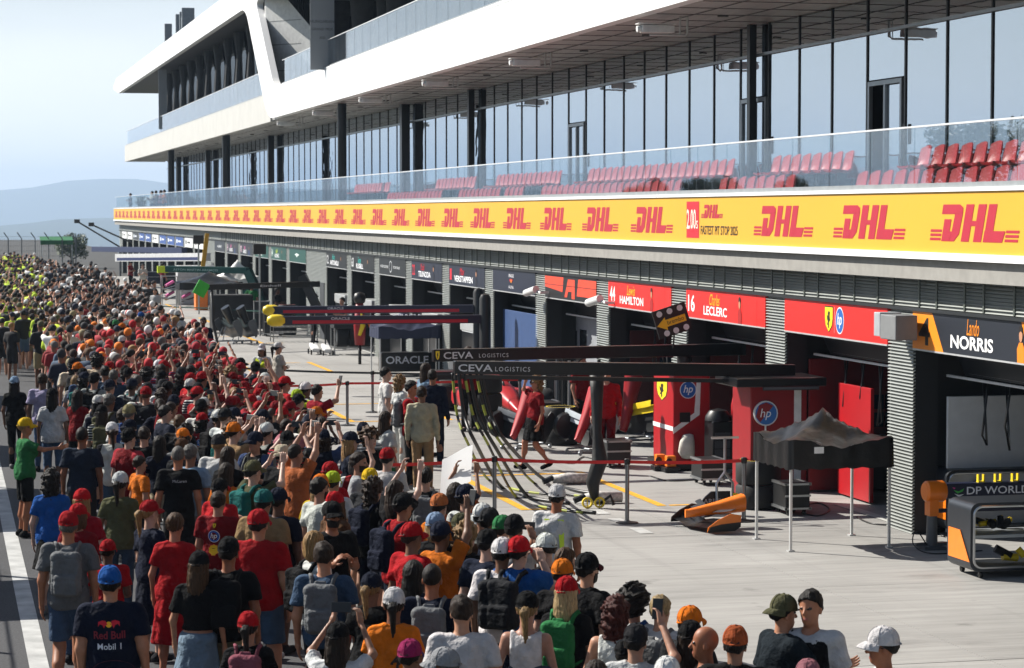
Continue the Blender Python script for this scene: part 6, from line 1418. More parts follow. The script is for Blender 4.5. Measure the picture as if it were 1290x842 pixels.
def C4(c): return (*[x*.66 for x in srgb(c)], 1)
PEOPLE = []; LABELS = {}
def addpart(parent, me, name, col, rot=None):
    o = bpy.data.objects.new(name, me); COL.objects.link(o); o.parent = parent
    if col is not None: o.color = C4(col)
    if rot is not None: o.rotation_euler = rot
    return o
POSETXT = {'down': '', 'hold': 'holding a phone', 'raise': 'with both arms raised', 'high': 'with arms high overhead', 'one': 'with one arm up', 'fold': 'with folded arms', 'face': 'hands at the face', 'point': 'arm stretched out', 'brow': 'hand at the brow', 'hip': 'hand on hip', 'oneh': 'lifting a phone', 'reach': 'reaching out'}
BOTTXT = {'trousers': 'trousers', 'jeans': 'jeans', 'shorts': 'shorts', 'hot': 'short shorts', 'skirt': 'skirt', 'dress': 'dress'}
PHONE_ME = None
def phone(px, label=None): pass
def person(at, face, sex='m', pose='down', st='stand', h=1.77, shirt='black', kind='tee', bot='shorts', botc='navy', hair='short', hairc='dark', hat=None, hatc='red', brimc=None, back=False, pack=None, shoes=None, skin=None, label=None, glasses=False, beard=False, vest=None, group=None, note=''):
    rnd = random.Random(hash((round(at[0], 2), round(at[1], 2))) & 0xffff)
    t = bpy.data.objects.new('person', None); COL.objects.link(t); t.empty_display_size = .2
    t.location = (at[0], at[1], at[2] if len(at) > 2 else 0.0); t.rotation_euler = (0, 0, -math.radians(face)); s = h/1.77; t.scale = (s, s, s)
    jit = lambda c: tuple(min(.9, x*(1 + rnd.uniform(-.035, .035))*j_) for x in srgb(COLN.get(c, c))) if (j_ := rnd.uniform(.78, 1.12)) else c
    sk = skin if skin is not None else rnd.choice(SKINC)
    t.rotation_euler = (math.radians(rnd.uniform(-2, 1.5)), math.radians(rnd.uniform(-1.5, 1.5)), -math.radians(face)); hz_ = rnd.uniform(-.22, .22)
    addpart(t, body_mesh(sex, pose, st), 'body', sk)
    pat = None if (label is not None or kind != 'tee') else rnd.choice((None, None, None, 'yoke', 'yoke', 'print', 'stripe'))
    cl = addpart(t, shirt_mesh(sex, pose, kind, pat), 'shirt' if kind != 'long' else 'jacket', jit(shirt)); t_shirt = cl
    addpart(t, bottom_mesh(sex, st, bot), BOTTXT[bot].split()[-1], jit(botc))
    addpart(t, shoe_mesh(sex, st), 'shoes', COLN.get(shoes, shoes) if shoes else rnd.choice(('#e0e0de', '#18181a', '#8b8b8b', '#2c2c30')))
    if hair != 'bald':
        hh = hair
        if hat and hair in ('afro',): hh = 'curly'
        addpart(t, hair_mesh(hh, bool(hat)), 'hair', jit(HAIRC.get(hairc, hairc)), (0, 0, hz_*.4))
    if beard: addpart(t, beard_mesh(), 'beard', HAIRC.get(hairc, hairc))
    if glasses: addpart(t, glasses_mesh(), 'sunglasses', None)
    if hat:
        cm, bm_, bk = cap_meshes()
        if hat == 'bucket': addpart(t, bk, 'bucket_hat', COLN.get(hatc, hatc))
        elif hat == 'bandana': addpart(t, cm, 'bandana', COLN.get(hatc, hatc))
        else:
            hc_ = jit(hatc); c = addpart(t, cm, 'cap', hc_, (0, 0, hz_ + (math.pi if back else 0))); addpart(c, bm_, 'brim', jit(brimc) if brimc else hc_)
    if pack:
        pk, stp = pack_meshes(); o = addpart(t, pk, 'backpack', COLN.get(pack, pack)); addpart(o, stp, 'strap', COLN.get(pack, pack))
        if sex == 'h': o.location = (0, -.05, 0)
    if kind == 'tee' and not pack and not vest and pose in ('down', 'hold', 'fold', 'hip') and label is None and pat is None and shirt in TEAMP and rnd.random() < .75: team_print(cl, sex, pose, shirt)
    if vest:
        m = shirt_mesh(sex, 'down', 'tank'); o = addpart(t, m, 'vest', COLN.get(vest, vest)); o.scale = (1.12, 1.16, 1.0); o.location = (0, 0, .0)
    if label is None:
        bt = '%s %s' % (botc, BOTTXT[bot]) if bot != 'dress' else ''
        hd = ('%s %s' % (hatc, {'cap': 'cap' if not back else 'cap worn backwards', 'bucket': 'bucket hat', 'bandana': 'headscarf'}[hat])) if hat else ('bald head' if hair == 'bald' else '%s %s hair' % (hair, hairc))
        parts = ['fan in %s %s' % (shirt, {'tee': 'shirt', 'tank': 'tank top', 'long': 'long-sleeved top', 'crop': 'cropped top'}[kind] if bot != 'dress' else 'dress'), hd, bt]
        if pack: parts.append('%s backpack' % pack)
        if POSETXT[pose]: parts.append(POSETXT[pose])
        if hat and hair in ('long', 'pony', 'curly', 'bob'): parts.append('%s %s hair' % (hair, hairc))
        lab = ', '.join(q for q in parts if q)
        if glasses and len(lab.split()) < 14: lab += ', sunglasses'
        w_ = lab.split()
        label = ' '.join(w_[:16]).rstrip(',')
    t['label'] = label; t['category'] = 'person'; t['group'] = group or 'fans crowding the pit lane'
    LABELS.setdefault(label, []).append(t); PEOPLE.append((at[0], at[1]))
    return t, t_shirt
TEAMP = ('red', 'dark red', 'crimson', 'black', 'navy', 'orange', 'white', 'charcoal'); PRINTS = {}
def team_print(cl, sex, pose, shirt):
    style = 'red' if shirt in ('red', 'dark red', 'crimson') else ('dark' if shirt in ('black', 'charcoal', 'white', 'navy') else 'or'); k = (sex, pose, style)
    if k not in PRINTS:
        d = Decal()
        if style == 'red': hp_logo(d, 0, .07, .052); shell_logo(d, 0, -.07, .048); d.rect(-.07, .155, .07, .175, '#d8cfc8', 1)
        elif style == 'dark': d.rect(-.10, .06, .10, .085, '#8f9194', 1); d.rect(-.06, .02, .06, .038, '#8f9194', 1)
        else: d.text('4', 0, -.06, .16, '#20160c', 1, bold=.02, center=True)
        PRINTS[k] = shirt_print(None, cl, d, 0, 1.22); return
    c = PRINTS[k].copy(); COL.objects.link(c); c.parent = cl
def at_px(px, py, h): p = gp(px, py, h); return (p.x, p.y)
def hand_world(t, sex, pose, side):
    for (S_, E, W_, d, s), nm in zip(arms(sex, pose), POSE[pose]):
        if s == side: q = Vector(W_.tolist()) + Vector(d.tolist()).normalized()*.09; return Matrix.Translation(t.location) @ Matrix.Rotation(t.rotation_euler.z, 4, 'Z') @ (q*t.scale.x)
def hold_phone(t, sex, pose, label):
    a = hand_world(t, sex, pose, 1); b = hand_world(t, sex, pose, -1); c = (a + b)/2 if pose in ('hold', 'raise', 'high', 'face') else a
    e = thing('phone', label, 'phone', c); R = rotm(t.rotation_euler.z, -.25)
    m_ = MB(); m_.box((0, .01, .02), (.155 if pose in ('raise', 'high', 'face') else .078, .009, .078 if pose in ('raise', 'high', 'face') else .155), R); m_.build('case', M_BLK, e, world=False, bevel=.003)
    w2, h2 = (.145, .07) if pose in ('raise', 'high', 'face') else (.07, .145); m_ = MB(); m_.box(R @ Vector((0, .0045, .02)), (w2, .001, h2), R); m_.build('screen', flat('#20262e', .1, noise=0), e, world=False); return e
def shirt_print(t, cl, decal, u0, v0, name='print'):
    """flat print laid on the back of a shirt"""
    me = cl.data; bv = BVHTree.FromPolygons([v.co for v in me.vertices], [tuple(p.vertices) for p in me.polygons])
    def fn(u, v, o):
        hit = bv.ray_cast(Vector((u + u0, -1.0, v + v0)), Vector((0, 1, 0)))
        y = hit[0].y if hit[0] else -.13
        return (u + u0, y - .004 - o, v + v0)
    o = decal.build(name, None, fn, rough=.8, step=.0012); o.parent = cl; return o
# ------------------------------------------------------------------ people read off the photograph, one by one
def P_(px, py, face, label=None, h=1.74, **k):
    capo = .02 if k.get('hat') else 0.0
    return person(at_px(px, py, h + capo), face, h=h, label=label, **k)
fanred = dict(shirt='dark red', botc='black')
# --- front left
t, s = P_(146, 712, 12, 'broad man in navy team shirt with bull print and royal blue cap', 1.80, sex='h', shirt='navy', bot='trousers', botc='burgundy', hat='cap', hatc='blue', hairc='dark', skin='#c98d6d')
d = Decal(); bull(d, 0, .10, .085); d.text('Red Bull', 0, .03, .085, '#7d1626', 1, bold=.02, center=True, width=.25); d.text('Mobil 1', 0, -.055, .07, '#d5d8de', 1, bold=.01, center=True, width=.19); d.disc(.02, -.24, .17, .10, '#4a1020', 1, 16); shirt_print(t, s, d, 0, 1.20)
P_(84, 644, 8, 'man in grey polo shirt and denim shorts with grey backpack, red cap', 1.80, shirt='grey', botc='denim', hat='cap', pack='grey', hairc='grey', st='walk', skin='#b97c5c')
P_(216, 648, 25, 'woman in bright red knee-length dress with brown hair bun', 1.70, sex='f', shirt='red', bot='dress', botc='red', hair='bun', hairc='light brown', skin='#c58468')
P_(246, 694, 25, 'woman in black cropped top and pale denim skirt with long hair', 1.68, sex='f', shirt='black', kind='crop', bot='skirt', botc='pale denim', hair='long', hairc='light brown', hat='cap', hatc='black', brimc='red', skin='#c98d6d')
P_(192, 630, 55, 'woman in navy top with red cap and blond ponytail', 1.68, sex='f', shirt='navy', bot='dress', botc='navy', hair='pony', hairc='blond', hat='cap', pose='hold')
P_(135, 680, 20, 'child in red cap and red shirt beside the grey backpack', 1.45, shirt='red', hat='cap', hairc='dark', pose='hold')
P_(97, 634, 25, 'woman with red cap and white shoulder strap over red shirt', 1.66, sex='f', shirt='dark red', hat='cap', hair='bob', hairc='light brown', pack=None, bot='jeans', botc='denim')
P_(106, 616, 25, 'blond woman in red cap and red team shirt', 1.70, sex='f', shirt='crimson', hat='cap', hair='long', hairc='blond', bot='shorts')
P_(149, 594, 20, 'woman in olive shirt with white cap and dark ponytail', 1.70, sex='f', shirt='olive', hat='cap', hatc='white', hair='pony', hairc='dark', bot='jeans', botc='slate blue')
P_(65, 594, 15, 'woman in blue shirt with big curly black hair', 1.68, sex='f', shirt='blue', hair='curly', hairc='dark', bot='skirt', botc='black')
P_(29, 526, 75, 'woman in yellow cap and green top stretching one arm out', 1.72, sex='f', shirt='green', hat='cap', hatc='yellow', bot='shorts', botc='black', hairc='blond', pose='point', skin='#b97c5c', glasses=True)
P_(178, 575, 70, 'boy in orange shirt with thick brown hair', 1.50, shirt='orange', hairc='brown', botc='charcoal')
P_(101, 539, 12, 'man in plain navy shirt with cropped dark hair', 1.78, shirt='#26303f', hair='buzz', botc='charcoal', skin='#8d5a3f')
P_(162, 509, 35, 'man in blue checked shirt with blue backpack and khaki cap', 1.78, shirt='slate blue', hat='cap', hatc='khaki', pack='#22407a', bot='jeans', botc='slate blue', hairc='grey')
t, s = P_(219, 497, 15, 'man in dark red team shirt with two round logos and navy cap', 1.80, sex='h', shirt='dark red', hat='cap', hatc='navy', botc='green', skin='#c98d6d')
d = Decal(); hp_logo(d, 0, .10, .06); shell_logo(d, .0, -.07, .055); shirt_print(t, s, d, .0, 1.22)
P_(66, 489, 10, 'woman in white shirt and jeans with very long hair and black cap', 1.74, sex='f', shirt='white', hat='cap', hatc='black', hair='long', hairc='dark', bot='jeans', botc='denim')
P_(96, 492, 40, 'woman in dark red top with dark hair', 1.68, sex='f', shirt='dark red', hair='long', hairc='dark', bot='trousers', botc='black')
P_(117, 469, 25, 'man in grey-white shirt with black backpack and black cap', 1.80, shirt='light grey', hat='cap', hatc='black', pack='black', botc='black')
P_(54, 471, 20, 'man in lilac shirt with short dark hair', 1.78, shirt='lilac', bot='jeans', botc='denim', hairc='brown')
P_(163, 477, 20, 'man in light grey shirt with grey backpack and navy cap', 1.78, shirt='light grey', hat='cap', hatc='navy', pack='charcoal', bot='jeans')
P_(21, 474, 20, 'woman in black with pale blue cap in the shade', 1.68, sex='f', shirt='black', hat='cap', hatc='light blue', hair='long', hairc='dark', bot='trousers', botc='black')
t, s = P_(225, 563, 12, 'man in black team shirt with pale chest-high lettering on the back', 1.78, shirt='black', hair='buzz', hairc='grey', botc='black', skin='#b97c5c')
d = Decal(); d.text('McLaren', 0, 0, .05, '#c8c8c8', 1, center=True, width=.17); shirt_print(t, s, d, .03, 1.33)
P_(241, 561, 30, 'grey-haired man in light blue shirt', 1.76, shirt='light blue', hairc='grey', botc='grey')
P_(147, 454, 50, 'fan in magenta top with black cap and orange peak', 1.68, sex='f', shirt='magenta', hat='cap', hatc='black', brimc='orange', bot='shorts')
P_(89, 397, 60, 'man in black shirt and pale denim shorts walking aside', 1.78, shirt='black', botc='pale denim', st='walk', hairc='dark')
P_(112, 417, 195, 'woman in black with folded arms and black cap facing back', 1.72, sex='f', shirt='black', bot='skirt', botc='black', hat='cap', hatc='black', pose='fold', hair='long')
P_(25, 383, 2, 'woman in white shirt and denim shorts walking away alone', 1.72, sex='f', shirt='white', bot='hot', botc='pale denim', hair='long', hairc='brown', st='walk')
P_(54, 395, 4, 'man in black shirt and shorts with black backpack walking away', 1.80, shirt='black', pack='black', botc='black', st='walk')
P_(66, 388, 10, 'man in white shirt and grey shorts beside the black backpack', 1.78, shirt='white', botc='grey', hairc='brown')
t, s = P_(224, 391, 25, 'steward in white shirt with lime crossed vest and white cap', 1.80, shirt='white', hat='cap', hatc='white', bot='trousers', botc='charcoal', group='stewards')
d = Decal()
for a in (-1, 1): d.poly([(a*-.13, .18), (a*-.09, .18), (a*.13, -.18), (a*.09, -.18)], '#cfe02f', 1 if a < 0 else 2)
d.rect(-.15, -.24, .15, -.20, '#cfe02f', 1); shirt_print(t, s, d, 0, 1.24)
P_(241, 406, 30, 'person in black top in front of the crossed vest', 1.72, shirt='black', bot='trousers', botc='black'); P_(254, 400, 200, 'man in navy and red jacket talking beside the barrier', 1.78, shirt='navy', kind='long', bot='trousers', botc='burgundy', skin='#6e4530')
P_(197, 390, 60, 'steward in lime vest with white cap near the pink wings', 1.76, shirt='white', hat='cap', hatc='white', vest='hi-vis', bot='trousers', group='stewards'); P_(178, 393, 40, 'fan in red hooded jacket with royal blue cap', 1.76, shirt='red', kind='long', hat='cap', hatc='blue', bot='jeans')
P_(155, 407, 50, 'fan in white shirt with orange cap', 1.74, shirt='white', hat='cap', hatc='orange'); P_(146, 403, 40, 'fan in dark shirt with bright green cap', 1.74, shirt='charcoal', hat='cap', hatc='green'); P_(156, 423, 30, 'fan with white hood over the head', 1.72, shirt='white', kind='long', hat='bandana', hatc='white')
# --- stewards and guests beyond the barrier
P_(331, 433, 205, 'woman steward in lime vest with white cap and long brown hair', 1.68, sex='f', shirt='white', hat='cap', hatc='white', vest='hi-vis', hair='long', hairc='brown', pose='fold', bot='trousers', botc='charcoal', group='stewards')
P_(349, 431, 70, 'woman steward in white shirt and cap with a braid', 1.70, sex='f', shirt='off-white', hat='cap', hatc='white', hair='pony', hairc='dark', pose='fold', bot='trousers', botc='black', group='stewards')
P_(303, 451, 65, 'man in pale blue shirt and black cap watching the lane', 1.78, shirt='light blue', hat='cap', hatc='black')
P_(361, 474, 75, 'man in red shirt and red cap at the front row near the yellow line', 1.80, shirt='red', hat='cap', hatc='red')
P_(384, 481, 60, 'steward in lime vest with white cap near the red belt', 1.74, shirt='white', hat='cap', hatc='white', vest='hi-vis', bot='trousers', group='stewards')
t, s = P_(401, 485, 62, 'man in red jacket filming with a phone at the red belt', 1.76, shirt='crimson', pose='oneh', bot='jeans', hairc='dark'); hold_phone(t, 'm', 'oneh', 'dark phone held up by the man in red jacket at the belt')
P_(374, 490, 50, 'fan with lime yellow cap in the front row', 1.72, shirt='black', hat='cap', hatc='lime'); P_(376, 496, 60, 'fan with black cap below the lime cap', 1.70, shirt='dark red', hat='cap', hatc='black')
P_(487, 463, 88, 'man in white polo shirt and dark trousers beside the red belt', 1.80, shirt='white', bot='trousers', botc='black', group='guests beyond the barrier'); P_(504, 474, 70, 'blond woman in white beside the man in white polo', 1.70, sex='f', shirt='white', hair='curly', hairc='blond', bot='trousers', botc='white', group='guests beyond the barrier')
P_(518, 480, 120, 'man in red polo shirt looking down at his phone', 1.84, shirt='red', bot='trousers', botc='black', pose='hold', pack='grey', hairc='dark', group='guests beyond the barrier', skin='#b97c5c')
P_(533, 487, 15, 'man in beige linen suit seen from behind', 1.78, shirt='beige', kind='long', bot='trousers', botc='tan', group='guests beyond the barrier', hairc='brown'); P_(538, 458, 60, 'tall woman with long brown hair in pale blue', 1.80, sex='f', shirt='light blue', kind='long', hair='long', hairc='brown', bot='trousers', botc='navy', group='guests beyond the barrier')
P_(548, 466, 25, 'man in navy suit beside the beige suit', 1.80, shirt='navy', kind='long', bot='trousers', botc='navy', group='guests beyond the barrier'); P_(484, 519, 60, 'brunette in white shirt below the guests', 1.66, sex='f', shirt='white', hair='long', hairc='brown', bot='skirt', botc='green')
P_(673, 474, 258, 'blond woman in dark red team shirt and black skirt walking with hand at brow', 1.72, sex='f', shirt='#93101c', bot='skirt', botc='black', hair='curly', hairc='blond', pose='brow', st='walk', glasses=True, shoes='black', skin='#c58468', group='team members')
P_(591, 437, 175, 'mechanic in dark red shirt and black overalls under the black booms', 1.82, shirt='dark red', bot='trousers', botc='black', hairc='brown', pose='fold', group='team members', shoes='black'); P_(763, 464, 200, 'mechanic in red race suit behind the upright hose trunk', 1.80, shirt='red', kind='long', bot='trousers', botc='dark red', group='team members')
t, s = P_(698, 610, 30, 'steward in white shirt with lime shoulder straps and white cap', 1.76, shirt='white', hat='cap', hatc='white', bot='trousers', botc='charcoal', group='stewards', skin='#a96b4c')
d = Decal()
for a in (-1, 1): d.poly([(a*.05, .20), (a*.11, .20), (a*.13, -.2), (a*.09, -.2)], '#c6e03a', 1)
d.rect(-.13, -.25, .13, -.20, '#c6e03a', 1); shirt_print(t, s, d, 0, 1.22)
# --- middle of the crowd
P_(243, 477, 40, 'fan in white and navy cap behind the logo shirt', 1.74, shirt='dark red', hat='cap', hatc='white', brimc='navy'); P_(291, 513, 45, 'fan with navy cap and bare arms in grey', 1.76, shirt='grey', hat='cap', hatc='navy'); P_(274, 516, 60, 'fan with white cap turned sideways', 1.72, shirt='charcoal', hat='cap', hatc='white', pack='black')
P_(248, 487, 70, 'fan in red shirt and red cap seen from the side', 1.78, shirt='red', hat='cap', hatc='red', pose='hold')
P_(289, 532, 60, 'man in tan shirt with orange cap raising his phone', 1.80, shirt='tan', hat='cap', hatc='orange', pose='raise'); P_(341, 532, 45, 'man in grey shirt with white cap and dark backpack', 1.78, shirt='light grey', hat='cap', hatc='white', pack='black'); P_(383, 522, 55, 'fan with white cap beside the raised arms', 1.74, shirt='white', hat='cap', hatc='white')
t, s = P_(366, 528, 55, 'man in pink shirt with cropped brown hair filming overhead', 1.80, shirt='pink', hair='buzz', hairc='brown', pose='raise'); hold_phone(t, 'm', 'raise', 'dark phone held up by the man in pink shirt')
P_(357, 560, 45, 'fan in beige bucket hat and black shirt', 1.74, shirt='black', hat='bucket', hatc='beige'); P_(321, 580, 55, 'man in green shirt with teal backpack and olive cap, arms raised', 1.76, shirt='olive', hat='cap', hatc='olive', pack='teal', pose='raise')
t, s = P_(377, 560, 60, 'man in orange shirt with both arms raised over the caps', 1.80, shirt='#b5673a', pose='high', hair='buzz'); hold_phone(t, 'm', 'high', 'dark phone held high by the man in orange shirt')
P_(438, 544, 80, 'blond woman with navy cap looking to the garages', 1.74, sex='f', shirt='navy', hat='cap', hatc='navy', hair='long', hairc='blond'); P_(470, 541, 150, 'man with curly fair hair in black shirt looking down', 1.78, shirt='black', hair='afro', hairc='light brown'); P_(451, 571, 110, 'bearded man in grey hooded top', 1.78, shirt='light grey', kind='long', beard=True, hairc='brown')
P_(464, 590, 40, 'fan with mustard yellow cap by the grey hood', 1.72, shirt='charcoal', hat='cap', hatc='yellow'); P_(421, 594, 40, 'fan with pale lime cap beside the white shirt', 1.70, shirt='white', hat='cap', hatc='lime'); P_(414, 582, 45, 'fan with red cap above the pale lime cap', 1.72, shirt='red', hat='cap'); P_(401, 597, 40, 'fan with orange cap left of the pale lime cap', 1.72, shirt='yellow', hat='cap', hatc='orange', hair='long', hairc='blond', sex='f')
P_(229, 552, 30, 'woman in black with brown and orange cap', 1.66, sex='f', shirt='charcoal', hat='cap', hatc='brown', brimc='orange'); P_(290, 564, 40, 'woman in black top with loose brown hair', 1.70, sex='f', shirt='black', hair='long', hairc='brown'); P_(284, 584, 40, 'woman in orange top with brown hair', 1.68, sex='f', shirt='orange', hair='long', hairc='brown'); P_(277, 602, 50, 'fan in red top with red and black cap', 1.66, shirt='red', hat='cap', hatc='black', brimc='red', pose='hold')
t, s = P_(271, 620, 25, 'boy in dark red team shirt with two round logos and brown hair', 1.66, shirt='dark red', hair='short', hairc='brown', botc='black', pose='hold')
d = Decal(); shield(d, 0, .19, .035, .05); hp_logo(d, 0, .07, .065); shell_logo(d, 0, -.09, .06); shirt_print(t, s, d, 0, 1.20)
P_(330, 642, 25, 'broad man in bright red polo shirt, red cap and denim shorts', 1.84, sex='h', shirt='red', hat='cap', hatc='red', botc='denim', skin='#c98d6d'); P_(329, 617, 30, 'man in tan shirt with teal cap', 1.78, sex='h', shirt='tan', hat='cap', hatc='teal')
P_(287, 676, 15, 'man in black shirt with black backpack and black cap', 1.78, shirt='black', hat='cap', hatc='black', pack='black', botc='khaki', skin='#a96b4c'); P_(315, 771, 15, 'girl in black shirt with pink backpack, red cap and dark ponytail', 1.55, sex='f', shirt='black', hat='cap', hatc='red', hair='pony', hairc='dark', pack='#8c4f5c', bot='jeans')
t, s = P_(419, 784, 20, 'girl in white top with red and black cap filming with both hands', 1.62, sex='f', shirt='white', hat='cap', hatc='black', brimc='red', hair='long', hairc='brown', pose='raise', bot='shorts'); hold_phone(t, 'f', 'raise', 'dark phone held up by the girl in white top')
P_(413, 684, 18, 'man in slate blue shirt with grey backpack and short hair', 1.80, shirt='slate blue', hairc='brown', pack='grey', bot='jeans', botc='charcoal', skin='#c98d6d'); P_(400, 671, 60, 'blond woman in white shirt with black backpack', 1.70, sex='f', shirt='white', hair='bob', hairc='blond', pack='black', bot='jeans')
P_(416, 632, 165, 'bearded man in black shirt and black cap facing back', 1.80, shirt='black', hat='cap', hatc='black', beard=True, glasses=True, pose='hold', skin='#b97c5c'); P_(423, 619, 240, 'woman with red and white cap turned away from the lane', 1.70, sex='f', shirt='brown', hat='cap', hatc='red', brimc='white', hair='long', hairc='light brown'); P_(407, 602, 60, 'man in white shirt with dark hair and black strap', 1.78, shirt='white', hairc='dark', beard=True)
P_(468, 604, 60, 'woman in black shirt with curly brown hair', 1.72, sex='f', shirt='black', hair='curly', hairc='brown', pack='navy'); P_(347, 614, 35, 'man in navy team shirt with navy cap', 1.76, shirt='navy', hat='cap', hatc='navy', botc='navy')
t, s = P_(504, 621, 62, 'man in red polo shirt with black cap and navy backpack', 1.80, sex='h', shirt='red', hat='cap', hatc='black', pack='navy', botc='navy', skin='#b97c5c'); P_(519, 658, 60, 'young man in bright red shirt and red cap with small yellow badge', 1.78, shirt='red', hat='cap', hatc='red', hairc='brown', bot='jeans')
P_(519, 708, 35, 'woman with long straight dark hair in navy', 1.68, sex='f', shirt='navy', hair='long', hairc='dark', bot='jeans'); P_(542, 712, 18, 'man in navy shirt with light grey backpack and cropped hair', 1.76, shirt='navy', hair='buzz', pack='grey', bot='jeans', skin='#a96b4c')
t, s = P_(490, 740, 14, 'woman in orange shirt numbered 4 with white cap and dark ponytail', 1.68, sex='f', shirt='orange', hat='cap', hatc='white', hair='pony', hairc='dark', bot='skirt', botc='black', skin='#8d5a3f'); d = Decal(); d.text('4', 0, -.05, .17, '#20160c', 1, bold=.02, center=True); shirt_print(t, s, d, .03, 1.17)
P_(585, 751, 12, 'man in white printed shirt with black straps and wavy brown hair', 1.78, shirt='white', hair='short', hairc='brown', pack=None, botc='black', skin='#d29b7c')
t, s = PEOPLE and P_(521, 806, 40, 'fan with purple and red patterned cap', 1.60, shirt='charcoal', hat='cap', hatc='magenta', brimc='purple'); P_(557, 815, 300, 'older man with washed grey cap', 1.66, shirt='light grey', hat='cap', hatc='light grey', hairc='grey')
P_(654, 675, 45, 'broad man in blue striped shirt with grey backpack and red cap', 1.80, sex='h', shirt='blue', hat='cap', hatc='red', pack='charcoal', botc='navy', pose='face'); P_(629, 677, 30, 'man in white and blue shirt with dark backpack and white cap', 1.78, shirt='white', hat='cap', hatc='white', pack='charcoal')
P_(659, 744, 18, 'woman in white tank top with blond ponytail, red and black cap', 1.70, sex='f', shirt='white', kind='tank', hat='cap', hatc='black', brimc='red', hair='pony', hairc='blond', bot='shorts'); P_(671, 805, 20, 'child with cropped brown hair', 1.35, shirt='#5e6672', hair='buzz', hairc='brown')
P_(586, 659, 55, 'woman in black shirt with long curly blond hair', 1.72, sex='f', shirt='black', hair='curly', hairc='blond'); P_(607, 667, 50, 'fan with black cap next to the curly blond hair', 1.74, shirt='navy', hat='cap', hatc='black')
t, s = P_(560, 657, 55, 'fan in orange shirt with navy cap lifting one arm', 1.74, shirt='orange', hat='cap', hatc='navy', pose='one'); hold_phone(t, 'm', 'one', 'dark phone held high by the fan in orange shirt'); P_(546, 645, 40, 'woman with pale hair and light blue cap', 1.70, sex='f', shirt='black', hat='cap', hatc='light blue', hair='bob', hairc='fair'); P_(556, 622, 40, 'fan with patterned orange headscarf', 1.70, sex='f', shirt='orange', hat='bandana', hatc='#c07040')
P_(591, 610, 62, 'man in white shirt with navy cap at the barrier', 1.80, shirt='white', hat='cap', hatc='navy'); P_(628, 649, 45, 'fan with bright green and yellow cap', 1.72, shirt='navy', hat='cap', hatc='green', brimc='yellow')
t, s = P_(653, 648, 35, 'man with black cap photographing at the barrier', 1.78, shirt='white', hat='cap', hatc='black', pose='face'); hold_phone(t, 'm', 'face', 'dark phone at the face of the man with black cap')
P_(580, 646, 40, 'fan with black and gold cap', 1.70, shirt='brown', hat='cap', hatc='olive', brimc='black'); P_(604, 634, 50, 'fan with white cap in front of the barrier post', 1.74, shirt='white', hat='cap', hatc='white', brimc='grey'); P_(615, 639, 50, 'fan with grey cap in front of the barrier post', 1.74, shirt='grey', hat='cap', hatc='charcoal')
P_(691, 672, 320, 'woman with white cap holding a camera to her eye', 1.70, sex='f', shirt='black', hat='cap', hatc='white', pose='face', hairc='brown'); P_(708, 691, 70, 'person with light brown hair behind the orange cap', 1.66, hair='bob', hairc='light brown', shirt='charcoal', sex='f'); P_(708, 705, 45, 'fan with plain orange cap by the white wide cap', 1.68, shirt='black', hat='cap', hatc='orange')
P_(715, 726, 35, 'woman with fair long hair, red cap and green backpack', 1.70, sex='f', shirt='black', hat='cap', hatc='red', hair='long', hairc='fair', pack='green', bot='jeans'); P_(468, 721, 35, 'woman with navy cap and blond ponytail in black', 1.66, sex='f', shirt='black', hat='cap', hatc='navy', hair='pony', hairc='blond')
t, s = P_(494, 607, 55, 'woman with brown hair lifting a white sheet overhead', 1.74, sex='f', shirt='black', hair='long', hairc='brown', pose='high')
a = hand_world(t, 'f', 'high', 1); c = yp(575, 593, a.y + .25); sh = thing('paper_sheet', 'big blank white sheet held up over the crowd', 'paper', c); m_ = MB(); n = 6; vs = []
for i in range(n):
    for j in range(n): u, v = i/(n-1) - .5, j/(n-1) - .5; vs.append((u*.36 + v*.14, v*.52 + .03*math.sin(3*u + 1), v*.36 + u*.10 + .03*math.sin(3*u)))
m_.add(vs, [(i*n + j, (i+1)*n + j, (i+1)*n + j+1, i*n + j+1) for i in range(n-1) for j in range(n-1)])
mp_, n_, l_, b_ = nmat('paper'); b_.inputs['Base Color'].default_value = (.86, .86, .85, 1); b_.inputs['Roughness'].default_value = .8; tl_ = n_.new('ShaderNodeBsdfTranslucent'); tl_.inputs['Color'].default_value = (.85, .85, .82, 1); ms_ = n_.new('ShaderNodeMixShader'); ms_.inputs['Fac'].default_value = .4; l_.new(b_.outputs['BSDF'], ms_.inputs[1]); l_.new(tl_.outputs['BSDF'], ms_.inputs[2]); l_.new(ms_.outputs['Shader'], n_['Material Output'].inputs['Surface'])
m_.build('sheet', mp_, sh, world=False, smooth=2, fix=False)
t2, s2 = person((c.x - .12, c.y - .30), 40, 'f', 'high', h=1.70, shirt='rust', hair='long', hairc='brown', label='woman with both hands at the raised white sheet')
